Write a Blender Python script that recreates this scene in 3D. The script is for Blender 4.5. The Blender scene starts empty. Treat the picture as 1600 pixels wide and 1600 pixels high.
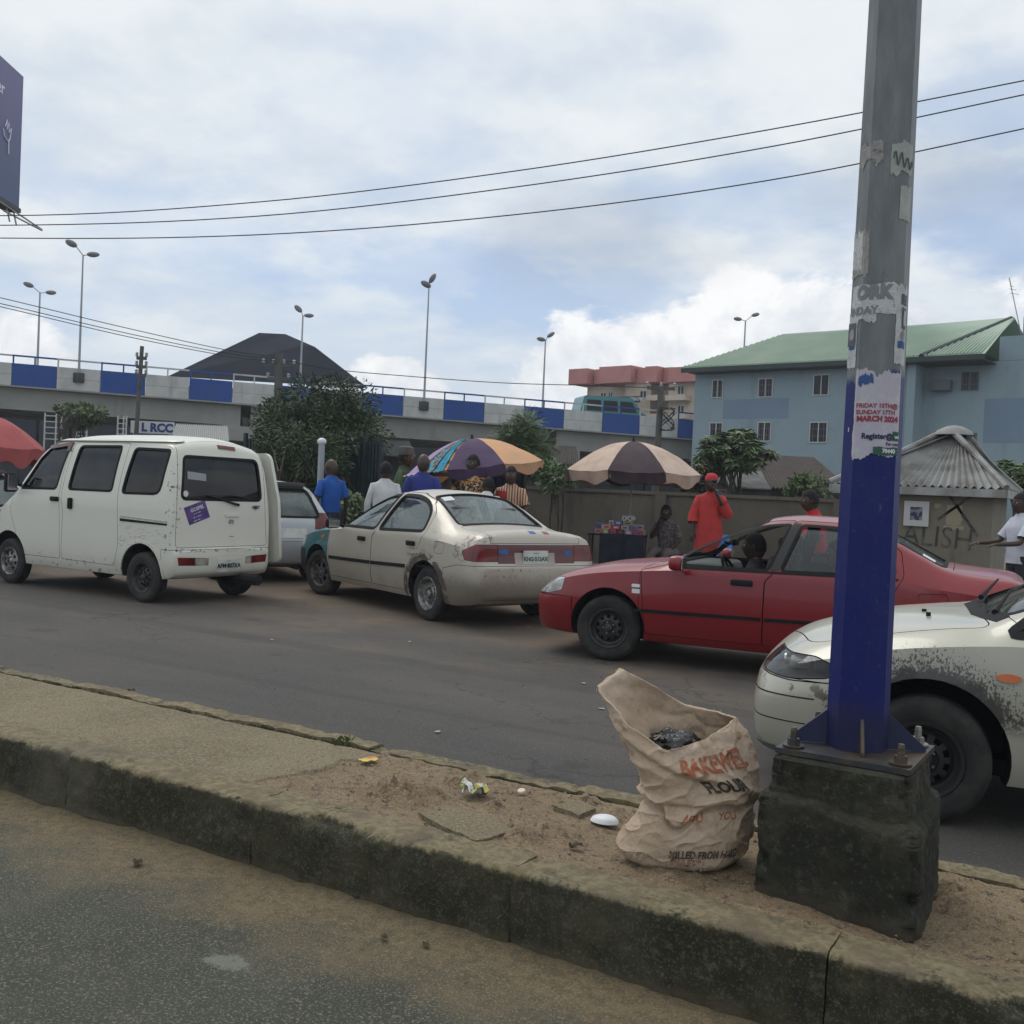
import bpy, bmesh, math, random
import numpy as np
from mathutils import Vector, Matrix, noise
PI=math.pi; rad=math.radians
S=bpy.context.scene; COL=S.collection
# ---------------------------------------------------------------- camera, light, sky
CAMH=1.5; FPX=1604.0
TH=rad(59.4)
F0=Vector((-math.cos(TH),math.sin(TH),0)); RR=Vector((math.sin(TH),math.cos(TH),0)); UP=Vector((0,0,1))
pit=math.atan((800-766)/FPX); rho=rad(2.58)
CF=(F0*math.cos(pit)-UP*math.sin(pit)); CU0=(F0*math.sin(pit)+UP*math.cos(pit))
CR=RR*math.cos(rho)+CU0*math.sin(rho); CU=-RR*math.sin(rho)+CU0*math.cos(rho)
CAM=Vector((0,0,CAMH))
cd=bpy.data.cameras.new('camera'); cam=bpy.data.objects.new('camera',cd); COL.objects.link(cam)
m3=Matrix((CR,CU,-CF)).transposed(); cam.matrix_world=Matrix.Translation(CAM)@m3.to_4x4()
cd.sensor_width=36; cd.lens=36*FPX/1600; cd.clip_end=3000; cd.clip_start=.05
S.camera=cam
def ray(x,y): return CF*FPX+CR*(x-800)-CU*(y-800)
def G(x,y,z=0.0):
    r=ray(x,y); return CAM+r*((z-CAMH)/r.z)
def D(x,y,d): return CAM+ray(x,y)*(d/FPX)
S.view_settings.view_transform='Standard'; S.view_settings.look='None'; S.view_settings.gamma=1
S.view_settings.exposure=.10; S.view_settings.use_curve_mapping=False
S.render.engine='CYCLES'; S.cycles.max_bounces=7; S.cycles.transparent_max_bounces=16; S.cycles.diffuse_bounces=3
try: S.cycles.use_denoising=True
except Exception: pass

class N:
    def __init__(s,nt): s.nt=nt; s.n=nt.nodes; s.l=nt.links
    def new(s,t,**k):
        n=s.n.new(t)
        for a,b in k.items(): setattr(n,a,b)
        return n
    def put(s,sock,v):
        if hasattr(v,'is_output'): s.l.new(v,sock)
        elif isinstance(v,(tuple,list)):
            sock.default_value=tuple(v)+((1,) if len(v)==3 and len(sock.default_value)==4 else ())
        else: sock.default_value=v
    def m(s,op,a,b=0.0,c=None,clamp=False):
        n=s.new('ShaderNodeMath',operation=op,use_clamp=clamp); s.put(n.inputs[0],a); s.put(n.inputs[1],b)
        if c is not None: s.put(n.inputs[2],c)
        return n.outputs[0]
    def vm(s,op,a,b=(0,0,0),scale=None):
        n=s.new('ShaderNodeVectorMath',operation=op); s.put(n.inputs[0],a); s.put(n.inputs[1],b)
        if scale is not None: s.put(n.inputs['Scale'],scale)
        return n.outputs['Value'] if op in('DOT_PRODUCT','LENGTH') else n.outputs[0]
    def noise(s,vec,scale=5.0,detail=4.0,rough=.55,dist=0.0):
        n=s.new('ShaderNodeTexNoise'); s.put(n.inputs['Vector'],vec); s.put(n.inputs['Scale'],scale)
        s.put(n.inputs['Detail'],detail); s.put(n.inputs['Roughness'],rough); s.put(n.inputs['Distortion'],dist)
        return n.outputs['Fac']
    def vor(s,vec,scale,feature='F1'):
        n=s.new('ShaderNodeTexVoronoi',feature=feature); s.put(n.inputs['Vector'],vec); s.put(n.inputs['Scale'],scale); return n.outputs['Distance']
    def mr(s,v,a,b,c=0.0,d=1.0,smooth=True):
        n=s.new('ShaderNodeMapRange'); n.interpolation_type='SMOOTHSTEP' if smooth else 'LINEAR'
        s.put(n.inputs['Value'],v)
        for k,x in zip(('From Min','From Max','To Min','To Max'),(a,b,c,d)): s.put(n.inputs[k],x)
        return n.outputs['Result']
    def mix(s,f,a,b,mode='MIX'):
        n=s.new('ShaderNodeMix',data_type='RGBA',blend_type=mode); s.put(n.inputs[0],f); s.put(n.inputs[6],a); s.put(n.inputs[7],b); return n.outputs[2]
    def comb(s,x,y,z):
        n=s.new('ShaderNodeCombineXYZ'); s.put(n.inputs[0],x); s.put(n.inputs[1],y); s.put(n.inputs[2],z); return n.outputs[0]
    def sep(s,v):
        n=s.new('ShaderNodeSeparateXYZ'); s.put(n.inputs[0],v); return n.outputs
    def obj(s): return s.new('ShaderNodeTexCoord').outputs['Object']
    def pos(s): return s.new('ShaderNodeNewGeometry').outputs['Position']
    def bump(s,h,strength=.3,dist=.01):
        n=s.new('ShaderNodeBump'); s.put(n.inputs['Height'],h); n.inputs['Strength'].default_value=strength; n.inputs['Distance'].default_value=dist; return n.outputs[0]

SUN_EL=rad(58); SUN_DIR=Vector((-.55,.25,0)).normalized()*math.cos(SUN_EL)+Vector((0,0,math.sin(SUN_EL)))
w=bpy.data.worlds.new('World'); S.world=w; w.use_nodes=True
n=N(w.node_tree); bg=w.node_tree.nodes['Background']
sky=n.new('ShaderNodeTexSky'); sky.sky_type='NISHITA'; sky.sun_disc=False; sky.sun_elevation=SUN_EL
sky.sun_rotation=math.atan2(SUN_DIR.x,SUN_DIR.y); sky.dust_density=2.0; sky.air_density=1.0; sky.ozone_density=2.0
d=n.vm('NORMALIZE',n.new('ShaderNodeTexCoord').outputs['Generated'])
ds=n.sep(d); el=n.m('ARCSINE',ds[2]); az=n.m('ARCTAN2',n.vm('DOT_PRODUCT',d,tuple(RR)),n.vm('DOT_PRODUCT',d,tuple(F0)))
zz=n.m('ADD',n.m('MAXIMUM',ds[2],0.0),.22)
flat=n.comb(n.m('DIVIDE',ds[0],zz),n.m('DIVIDE',ds[1],zz),0.0)
hi=n.noise(flat,1.15,7,.55,.3); hi2=n.noise(n.vm('ADD',flat,(7.3,2.1,0)),2.7,6,.55)
SB=1/.1
def K(c,k=SB): return tuple(x*k for x in c)
blue=n.mix(.55,n.mix(1.0,sky.outputs[0],(.9,1.0,1.15),'MULTIPLY'),K((.50,.61,.78)))
veil=n.mr(n.m('ADD',hi,n.m('ADD',n.m('MULTIPLY',hi2,.35),n.mr(el,.12,.5,0.0,.14))),.56,.80)
veil=n.m('ADD',n.m('MULTIPLY',veil,.35),.62)
for a0,e0,sa,se,st_ in [(.44,.35,.12,.05,.8),(.43,.25,.12,.05,.95),(-.10,.20,.15,.05,.75),(.10,.195,.12,.04,1.1),(.0,.16,.08,.05,.8),(.28,.20,.08,.03,.9),(-.33,.22,.20,.05,.5),(.20,.27,.16,.03,.5),(-.45,.14,.14,.03,.7),(1.1,.3,.3,.08,.8),(-1.2,.3,.3,.1,.8),(2.2,.35,.4,.1,.8),(-2.4,.3,.4,.1,.8),(-.2,1.2,.6,.1,.5)]:
    x_=n.m('DIVIDE',n.m('SUBTRACT',az,a0),sa); y_=n.m('DIVIDE',n.m('SUBTRACT',el,e0),se); q_=n.m('SQRT',n.m('ADD',n.m('MULTIPLY',x_,x_),n.m('MULTIPLY',y_,y_)))
    veil=n.m('SUBTRACT',veil,n.m('MULTIPLY',n.mr(n.m('ADD',q_,n.m('MULTIPLY',n.m('SUBTRACT',hi2,.5),2.4)),.35,1.15,1,0),st_*.7),clamp=True)
vcol=n.mix(n.mr(n.m('ADD',hi2,n.m('MULTIPLY',el,.35)),.42,.72),K((.62,.69,.77)),K((.80,.84,.86)))
c=n.mix(veil,blue,vcol)
hz=n.mr(el,.0,.24,.70,0.0)
c=n.mix(hz,c,K((.62,.70,.79)))
sn=n.noise(n.vm('MULTIPLY',d,(1,1,1.5)),6.5,9,.60,.25); sn2=n.noise(n.vm('ADD',d,(0,0,.035)),6.5,9,.60,.25)
def blob(a0,e0,sa,se,k=.9):
    x=n.m('DIVIDE',n.m('SUBTRACT',az,a0),sa); y=n.m('DIVIDE',n.m('SUBTRACT',el,e0),se)
    q=n.m('SQRT',n.m('ADD',n.m('MULTIPLY',x,x),n.m('MULTIPLY',y,y)))
    return n.m('ADD',n.m('SUBTRACT',1.0,q),n.m('MULTIPLY',n.m('SUBTRACT',sn,.5),k*2))
dens=None
for b in [(.115,.105,.15,.085),(.30,.12,.24,.10),(.20,.04,.30,.07),(.46,.09,.10,.08),(-.12,.075,.07,.05,.7),(-.52,.09,.12,.05,.7),(.80,.09,.3,.11),(-.95,.1,.35,.1),(1.7,.1,.5,.12),(2.7,.1,.5,.12),(-1.9,.1,.5,.12)]:
    x=blob(*b); dens=x if dens is None else n.m('MAXIMUM',dens,x)
cm=n.mr(dens,.0,.15)
shade=n.m('ADD',n.m('MULTIPLY',n.m('SUBTRACT',sn,sn2),4.0),n.m('ADD',.55,n.m('MULTIPLY',n.m('SUBTRACT',el,.08),3.0)),clamp=True)
ccol=n.mix(shade,K((.60,.66,.74)),K((.96,.96,.96)))
c=n.mix(n.m('MULTIPLY',cm,.92),c,ccol)
dk=None
for b in [(.075,.235,.13,.06,.8),(.36,.29,.12,.05,.9)]:
    x=blob(*b); dk=x if dk is None else n.m('MAXIMUM',dk,x)
c=n.mix(n.m('MULTIPLY',n.mr(dk,-.15,.7),.5),c,K((.42,.48,.57)))
w.node_tree.links.new(c,bg.inputs[0]); bg.inputs[1].default_value=.1
sd=bpy.data.lights.new('sun','SUN'); sd.energy=1.15; sd.angle=rad(35); sd.color=(1,.96,.9)
so=bpy.data.objects.new('sun',sd); COL.objects.link(so); so.rotation_euler=(-SUN_DIR).to_track_quat('-Z','Y').to_euler(); so.location=SUN_DIR*60

# ---------------------------------------------------------------- materials
MATS={}
def mat(name,base,rough=.7,metal=0,c2=None,ns=6,nb=None,bs=.3,bd=.01,coat=0,spec=.5,extra=None,lo=.4,hi=.65,world=False):
    if name in MATS: return MATS[name]
    m=bpy.data.materials.new(name); m.use_nodes=True; n=N(m.node_tree); b=m.node_tree.nodes['Principled BSDF']
    b.inputs['Roughness'].default_value=rough; b.inputs['Metallic'].default_value=metal
    b.inputs['Coat Weight'].default_value=coat; b.inputs['Coat Roughness'].default_value=.06; b.inputs['Specular IOR Level'].default_value=spec
    v=n.pos() if world else n.obj(); col=None
    if c2: col=n.mix(n.mr(n.noise(v,ns,5),lo,hi),base,c2)
    if extra: col=extra(n,v,col if col is not None else base,b)
    n.put(b.inputs['Base Color'],col if col is not None else base)
    if nb: n.l.new(n.bump(n.noise(v,nb,5),bs,bd),b.inputs['Normal'])
    MATS[name]=m; return m
def glass(name,tint,fac=.9,rough=.03,cl_=.30):
    m=bpy.data.materials.new(name); m.use_nodes=True; t=m.node_tree; n=N(t)
    t.nodes.remove(t.nodes['Principled BSDF']); out=t.nodes['Material Output']
    tr=n.new('ShaderNodeBsdfTransparent'); tr.inputs[0].default_value=(*tint,1)
    df=n.new('ShaderNodeBsdfDiffuse'); df.inputs[0].default_value=(.28,.27,.25,1)
    gl=n.new('ShaderNodeBsdfGlossy'); gl.inputs[0].default_value=(.92,.95,1,1); gl.inputs['Roughness'].default_value=rough
    fr=n.new('ShaderNodeFresnel'); fr.inputs[0].default_value=1.5
    m0=n.new('ShaderNodeMixShader'); dirt=n.m('MULTIPLY',n.mr(n.noise(n.obj(),3.0,5),.35,.75),1-fac)
    t.links.new(dirt,m0.inputs[0]); t.links.new(tr.outputs[0],m0.inputs[1]); t.links.new(df.outputs[0],m0.inputs[2])
    mx=n.new('ShaderNodeMixShader'); t.links.new(n.m('MINIMUM',n.m('MULTIPLY',fr.outputs[0],.8),cl_),mx.inputs[0]); t.links.new(m0.outputs[0],mx.inputs[1]); t.links.new(gl.outputs[0],mx.inputs[2])
    t.links.new(mx.outputs[0],out.inputs[0]); return m

# ---------------------------------------------------------------- mesh helpers
def tag(o,label=None,cat=None,group=None,kind=None):
    for k,v in (('label',label),('category',cat),('group',group),('kind',kind)):
        if v: o[k]=v
    return o
def empty(name,loc=(0,0,0),rz=0,label=None,cat=None,group=None,sc=1):
    o=bpy.data.objects.new(name,None); COL.objects.link(o); o.location=loc; o.rotation_euler=(0,0,rz); o.scale=(sc,sc,sc)
    o.empty_display_size=.1
    return tag(o,label,cat,group)
def addme(name,me,mats,parent=None,loc=None,rot=None,smooth=None):
    o=bpy.data.objects.new(name,me); COL.objects.link(o)
    if not isinstance(mats,(list,tuple)): mats=[mats]
    idx=np.zeros(len(me.polygons),dtype=np.int32); me.polygons.foreach_get('material_index',idx)
    me.materials.clear()
    for x in mats: me.materials.append(x)
    me.polygons.foreach_set('material_index',np.minimum(idx,len(mats)-1))
    if smooth is not None: shade(me,smooth)
    if parent: o.parent=parent
    if loc is not None: o.location=loc
    if rot is not None: o.rotation_euler=rot
    return o
def shade(me,ang):
    me.polygons.foreach_set('use_smooth',[True]*len(me.polygons))
    if ang<180: me.set_sharp_from_angle(angle=rad(ang))
class MB:
    def __init__(s): s.v=[]; s.f=[]; s.mi=[]
    def add(s,vs,fs,mi=0):
        o=len(s.v); s.v+= [tuple(x) for x in vs]; s.f+=[tuple(i+o for i in f) for f in fs]; s.mi+=[mi]*len(fs); return s
    def box(s,c,d,rz=0,mi=0,M=None,taper=1.0):
        c=Vector(c); R=Matrix.Rotation(rz,3,'Z') if M is None else M; vs=[]
        for z in (-1,1):
            for x,y in ((-1,-1),(1,-1),(1,1),(-1,1)):
                t=taper if z>0 else 1
                vs.append(c+R@Vector((x*d[0]/2*t,y*d[1]/2*t,z*d[2]/2)))
        return s.add(vs,[(3,2,1,0),(4,5,6,7),(0,1,5,4),(1,2,6,5),(2,3,7,6),(3,0,4,7)],mi)
    def tube(s,pts,r,n=8,mi=0,cap=True):
        pts=[Vector(p) for p in pts]; rs=r if isinstance(r,(list,tuple)) else [r]*len(pts); rings=[]; vs=[]; prev=None
        for i,p in enumerate(pts):
            t=(pts[min(i+1,len(pts)-1)]-pts[max(i-1,0)])
            if t.length<1e-9: t=Vector((0,0,1))
            t.normalize()
            if prev is None: a=t.orthogonal().normalized()
            else:
                a=prev-t*prev.dot(t)
                a=a.normalized() if a.length>1e-6 else t.orthogonal().normalized()
            prev=a; b=t.cross(a)
            for k in range(n):
                q=2*PI*k/n; vs.append(p+(a*math.cos(q)+b*math.sin(q))*rs[i])
        fs=[]
        for i in range(len(pts)-1):
            for k in range(n): fs.append((i*n+k,i*n+(k+1)%n,(i+1)*n+(k+1)%n,(i+1)*n+k))
        if cap: fs.append(tuple(range(n-1,-1,-1))); fs.append(tuple((len(pts)-1)*n+k for k in range(n)))
        return s.add(vs,fs,mi)
    def lathe(s,prof,n=32,M=None,mi=0,close=False,a0=0,a1=2*PI,sx=1,sy=1):
        full=abs(a1-a0-2*PI)<1e-6; nn=n if full else n+1; vs=[]
        for r,z in prof:
            for k in range(nn):
                q=a0+(a1-a0)*k/n; v=Vector((r*math.cos(q)*sx,r*math.sin(q)*sy,z)); vs.append(M@v if M else v)
        fs=[]; P=len(prof)
        for i in range(P if close else P-1):
            j=(i+1)%P
            for k in range(n): k2=(k+1)%nn if full else k+1; fs.append((i*nn+k,i*nn+k2,j*nn+k2,j*nn+k))
        return s.add(vs,fs,mi)
    def grid(s,fn,nu,nv,mi=0,wrapu=False,flip=False):
        vs=[fn(i/nu,j/nv) for j in range(nv+1) for i in range(nu+(0 if wrapu else 1))]; W=nu if wrapu else nu+1; fs=[]
        for j in range(nv):
            for i in range(nu):
                f=(j*W+i,j*W+(i+1)%W,(j+1)*W+(i+1)%W,(j+1)*W+i); fs.append(f[::-1] if flip else f)
        return s.add(vs,fs,mi)
    def poly(s,pts,th,axis='z',mi=0,at=0):
        # 2D outline extruded along an axis from `at` by th
        def P(a,b,c): return {'z':(a,b,c),'y':(a,c,b),'x':(c,a,b)}[axis]
        ar=sum(pts[i][0]*pts[(i+1)%len(pts)][1]-pts[(i+1)%len(pts)][0]*pts[i][1] for i in range(len(pts)))
        if (ar<0)!=(axis=='y'): pts=pts[::-1]
        k=len(pts); lo,hi=(at,at+th) if th>0 else (at+th,at)
        vs=[P(a,b,lo) for a,b in pts]+[P(a,b,hi) for a,b in pts]
        fs=[tuple(range(k-1,-1,-1)),tuple(range(k,2*k))]+[(i,(i+1)%k,k+(i+1)%k,k+i) for i in range(k)]
        return s.add(vs,fs,mi)
    def me(s,name='mesh'):
        m=bpy.data.meshes.new(name); m.from_pydata(s.v,[],s.f); m.polygons.foreach_set('material_index',s.mi); m.update(); return m
    def build(s,name,mats,parent=None,loc=None,rot=None,smooth=None):
        return addme(name,s.me(name),mats,parent,loc,rot,smooth)
def rbox(name,c,dim,r,mt,parent=None,rot=None,seg=2,loc=None):
    bm=bmesh.new(); bmesh.ops.create_cube(bm,size=1); 
    for v in bm.verts: v.co=Vector((v.co.x*dim[0],v.co.y*dim[1],v.co.z*dim[2]))
    bmesh.ops.bevel(bm,geom=bm.edges[:],offset=r,segments=seg,profile=.5,affect='EDGES')
    M=Matrix.Translation(c)@(rot.to_4x4() if rot is not None else Matrix())
    bm.transform(M); me=bpy.data.meshes.new(name); bm.to_mesh(me); bm.free()
    return addme(name,me,mt,parent,loc,smooth=40)
def rnd(pts,r=.05,k=3):
    out=[]; L=len(pts)
    for i in range(L):
        a,b,c=(Vector(pts[(i+j)%L][:2]) for j in (-1,0,1)); rr=pts[i][2] if len(pts[i])>2 else r
        u=(a-b); v=(c-b); q=min(rr,u.length*.48,v.length*.48)
        if q<1e-4: out.append(tuple(b)); continue
        p0=b+u.normalized()*q; p2=b+v.normalized()*q
        for t in range(k+1):
            t/=k; out.append(tuple(p0*(1-t)**2+b*2*t*(1-t)+p2*t*t))
    return out
def offs(pts,d):
    ar=sum(pts[i][0]*pts[(i+1)%len(pts)][1]-pts[(i+1)%len(pts)][0]*pts[i][1] for i in range(len(pts)))
    sg=1 if ar>0 else -1; out=[]; L=len(pts)
    for i in range(L):
        a,b,c=(Vector(pts[(i+j)%L][:2]) for j in (-1,0,1)); u=(b-a).normalized(); v=(c-b).normalized()
        n1=Vector((u.y,-u.x))*sg; n2=Vector((v.y,-v.x))*sg; m=n1+n2
        if m.length<1e-6: m=n1
        m.normalize(); out.append(tuple(b+m*(d/max(.5,m.dot(n1)))))
    return out
def text(s,size,mt,parent=None,name='lettering',M=None,mapper=None,align='CENTER',bold=0,ext=.0015,sub=0):
    cu=bpy.data.curves.new('t','FONT'); cu.body=s; cu.size=size; cu.align_x=align; cu.align_y='CENTER'; cu.offset=bold; cu.extrude=ext if mapper is None else 0
    cu.resolution_u=3
    o=bpy.data.objects.new('t',cu); COL.objects.link(o); bpy.context.view_layer.update()
    me=bpy.data.meshes.new_from_object(o.evaluated_get(bpy.context.evaluated_depsgraph_get())); bpy.data.objects.remove(o); bpy.data.curves.remove(cu)
    if mapper:
        bm=bmesh.new(); bm.from_mesh(me); bmesh.ops.triangulate(bm,faces=bm.faces[:])
        for _ in range(sub):
            es=[e for e in bm.edges if e.calc_length()>size*.12]; 
            if es: bmesh.ops.subdivide_edges(bm,edges=es,cuts=1); bmesh.ops.triangulate(bm,faces=bm.faces[:])
        for v in bm.verts: v.co=Vector(mapper(v.co.x,v.co.y))
        bm.to_mesh(me); bm.free()
    elif M is not None: me.transform(M)
    return addme(name,me,mt,parent)
mat('seam_black',(.008,.008,.009),.8)
# ---------------------------------------------------------------- booleans
def boo(A,B,op):
    oa=bpy.data.objects.new('a',A); ob=bpy.data.objects.new('b',B); COL.objects.link(oa); COL.objects.link(ob); res=None
    for solver in ('MANIFOLD','EXACT'):
        md=oa.modifiers.new('m','BOOLEAN'); md.object=ob; md.operation=op; md.solver=solver
        bpy.context.view_layer.update()
        res=bpy.data.meshes.new_from_object(oa.evaluated_get(bpy.context.evaluated_depsgraph_get())); oa.modifiers.clear()
        if op=='INTERSECT' and len(res.polygons)>0: break
        if op=='DIFFERENCE' and len(res.polygons)>0: break
    bpy.data.objects.remove(oa); bpy.data.objects.remove(ob)
    return res
PH=bpy.data.materials.new('placeholder')
def slots(m):
    idx=np.zeros(len(m.polygons),dtype=np.int32); m.polygons.foreach_get('material_index',idx); m.materials.clear(); m.materials.append(PH); m.materials.append(MATS['seam_black']); m.polygons.foreach_set('material_index',idx); return m
def prism(axis,pts,a,b,mi=1):
    m=MB().poly(pts,b-a,axis,mi,at=a).me('p'); slots(m); return m
# ---------------------------------------------------------------- vehicles
def pchip(X,Y,x):
    X=np.array(X,float);Y=np.array(Y,float);h=np.diff(X);d=np.diff(Y)/h;m=np.zeros(len(X))
    for i in range(1,len(X)-1):
        if d[i-1]*d[i]>0:
            w1=2*h[i]+h[i-1];w2=h[i]+2*h[i-1]; m[i]=(w1+w2)/(w1/d[i-1]+w2/d[i])
    m[0]=d[0];m[-1]=d[-1]
    i=np.clip(np.searchsorted(X,x)-1,0,len(X)-2); t=(x-X[i])/h[i]
    return (1+2*t)*(1-t)**2*Y[i]+t*(1-t)**2*h[i]*m[i]+t*t*(3-2*t)*Y[i+1]+t*t*(t-1)*h[i]*m[i+1]
class Hull:
    def __init__(s,keys,step=.055,crease=1):
        K=np.array(keys,float); xs=[]
        for i in range(len(K)-1):
            L=max(abs(K[i+1]-K[i])[[0,8,9]].max(),abs(K[i+1][0]-K[i][0])); k=max(2,int(math.ceil(L/step)))
            xs+=list(np.linspace(K[i][0],K[i+1][0],k+1)[:-1])
        xs.append(K[-1][0]); xs=np.array(xs)
        A=np.array([pchip(K[:,0],K[:,c],xs) for c in range(K.shape[1])]).T
        rings=[]
        for x,zb,wb,zm,wm,zt,wt,ze,we,zc in A:
            p=[]
            for t in (0,.5,.95): p.append((wb*t,zb))
            for t in np.linspace(0,1,11):
                if t<=.45: u=t/.45; y=wb+(wm-wb)*math.sin(u*PI/2)**.8; z=zb+(zm-zb)*u
                else: u=(t-.45)/.55; y=wm+(wt-wm)*u**1.8; z=zm+(zt-zm)*u
                p.append((y,z))
            for t in np.linspace(0,1,9)[1:]:
                p.append((wt+(we-wt)*t+.018*math.sin(PI*t)*min(1,(ze-zt)/.2),zt+(ze-zt)*t))
            for t in np.linspace(0,1,9)[1:]:
                p.append((we*(1-t),ze+(zc-ze)*(1-(1-t)**2)))
            p=np.array(p)
            for _ in range(crease):
                q=p.copy(); q[1:-1]=(p[:-2]+2*p[1:-1]+p[2:])/4; q[12:14]=p[12:14]; p=q
            full=[(y,z) for y,z in p]+[(-y,z) for y,z in p[-2:0:-1]]
            rings.append([(x,y,z) for y,z in full])
        s.R=np.array(rings); m,k,_=s.R.shape
        f=[]
        for i in range(m-1):
            for j in range(k): f.append((i*k+j,(i+1)*k+j,(i+1)*k+(j+1)%k,i*k+(j+1)%k))
        s.f=[q[::-1] for q in f]+[tuple(range(k))[::-1],tuple((m-1)*k+j for j in range(k))]
        s.v=s.R.reshape(-1,3)
        me=bpy.data.meshes.new('h'); me.from_pydata(s.v.tolist(),[],s.f); bm=bmesh.new(); bm.from_mesh(me); 
        bmesh.ops.recalc_face_normals(bm,faces=bm.faces[:]); bm.to_mesh(me); bm.free(); me.update()
        s.f=[tuple(p.vertices) for p in me.polygons]
        s.n=np.array([tuple(v.normal) for v in me.vertices]); s.cache={}
    def mesh(s,o=0.0,mi=0):
        me=bpy.data.meshes.new('h'); me.from_pydata((s.v+s.n*o).tolist(),[],s.f); slots(me)
        me.polygons.foreach_set('material_index',[mi]*len(me.polygons)); return me
    def skin(s,P,do,di):
        a=boo(s.mesh(do),P,'INTERSECT'); return boo(a,s.mesh(di,0),'DIFFERENCE')
def mirror(pts): return [(a,-b) for a,b in pts]
DARK=mat('seam_black',(.008,.008,.009),.8)
RUB=mat('rubber_trim',(.010,.010,.011),.8,spec=.25)
TYRE=mat('tyre_rubber',(.014,.014,.015),.82,c2=(.035,.032,.028),ns=9,nb=60,bs=.3)
CHROME=mat('dull_chrome',(.5,.5,.5),.25,metal=1)
STEEL=mat('worn_silver_wheel',(.33,.33,.33),.4,metal=.7,c2=(.12,.11,.10),ns=14)
BLKST=mat('black_steel_wheel',(.03,.03,.032),.5,metal=.3,c2=(.06,.055,.05),ns=12)
GREYST=mat('grey_steel_wheel',(.16,.16,.165),.45,metal=.5,c2=(.06,.055,.05),ns=12)
INT=mat('cabin_trim',(.035,.034,.034),.85); SEAT=mat('seat_cloth',(.05,.048,.048),.95,c2=(.03,.03,.03),ns=20)
BEIGE=mat('beige_trim',(.30,.27,.21),.8)
PLATE=mat('number_plate_white',(.62,.64,.62),.4,c2=(.5,.52,.5),ns=9); PINK=mat('plate_ink_green',(.03,.12,.08),.5); INK=mat('black_print',(.015,.015,.02),.5)
REDL=mat('red_lamp_plastic',(.15,.005,.005),.22,coat=.25,c2=(.07,.004,.004),ns=7)
CLEARL=mat('clear_lamp_plastic',(.42,.41,.38),.12,coat=.8,metal=.15,c2=(.16,.16,.15),ns=7)
AMBER=mat('amber_lamp_plastic',(.55,.12,.015),.2,coat=.6)
GL=glass('clear_car_glass',(.72,.80,.78),.75,cl_=.22); GR=glass('clean_screen_glass',(.85,.9,.88),.92,cl_=.07); GT=glass('tinted_car_glass',(.10,.12,.13),.9); GTT=glass('dark_privacy_glass',(.02,.025,.03),.93)
def paint(name,base,dirt=(.20,.17,.13),amt=.5,metal=0,rough=.35,ex=None,coat=.35):
    def f(n,v,col,b):
        s=n.sep(v); z=s[2]
        g=n.mr(n.m('ADD',z,n.m('MULTIPLY',n.noise(v,3,5),.35)),.35,.75,1,0)
        g2=n.mr(n.noise(v,2.2,6,.6),.5,.8)
        a=n.m('ADD',n.m('MULTIPLY',g,.8),n.m('MULTIPLY',g2,.35)); a=n.m('MULTIPLY',a,amt,clamp=True)
        c=n.mix(a,base,dirt)
        sp=n.mr(n.noise(v,38,3,.6),.66,.72); c=n.mix(n.m('MULTIPLY',sp,.22*amt*2),c,dirt)
        if ex: c=ex(n,v,s,c)
        n.put(b.inputs['Roughness'],n.mr(a,0,1,rough,.75)); return c
    return mat(name,base,rough,metal,coat=coat,extra=f)
def boxmask(n,s,lo,hi,nz,soft=.05):
    r=None
    for i in range(3):
        a=n.mr(n.m('ADD',s[i],nz),lo[i]-soft,lo[i]+soft); b=n.mr(n.m('ADD',s[i],nz),hi[i]-soft,hi[i]+soft,1,0)
        for q in (a,b): r=q if r is None else n.m('MULTIPLY',r,q)
    return r
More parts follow.
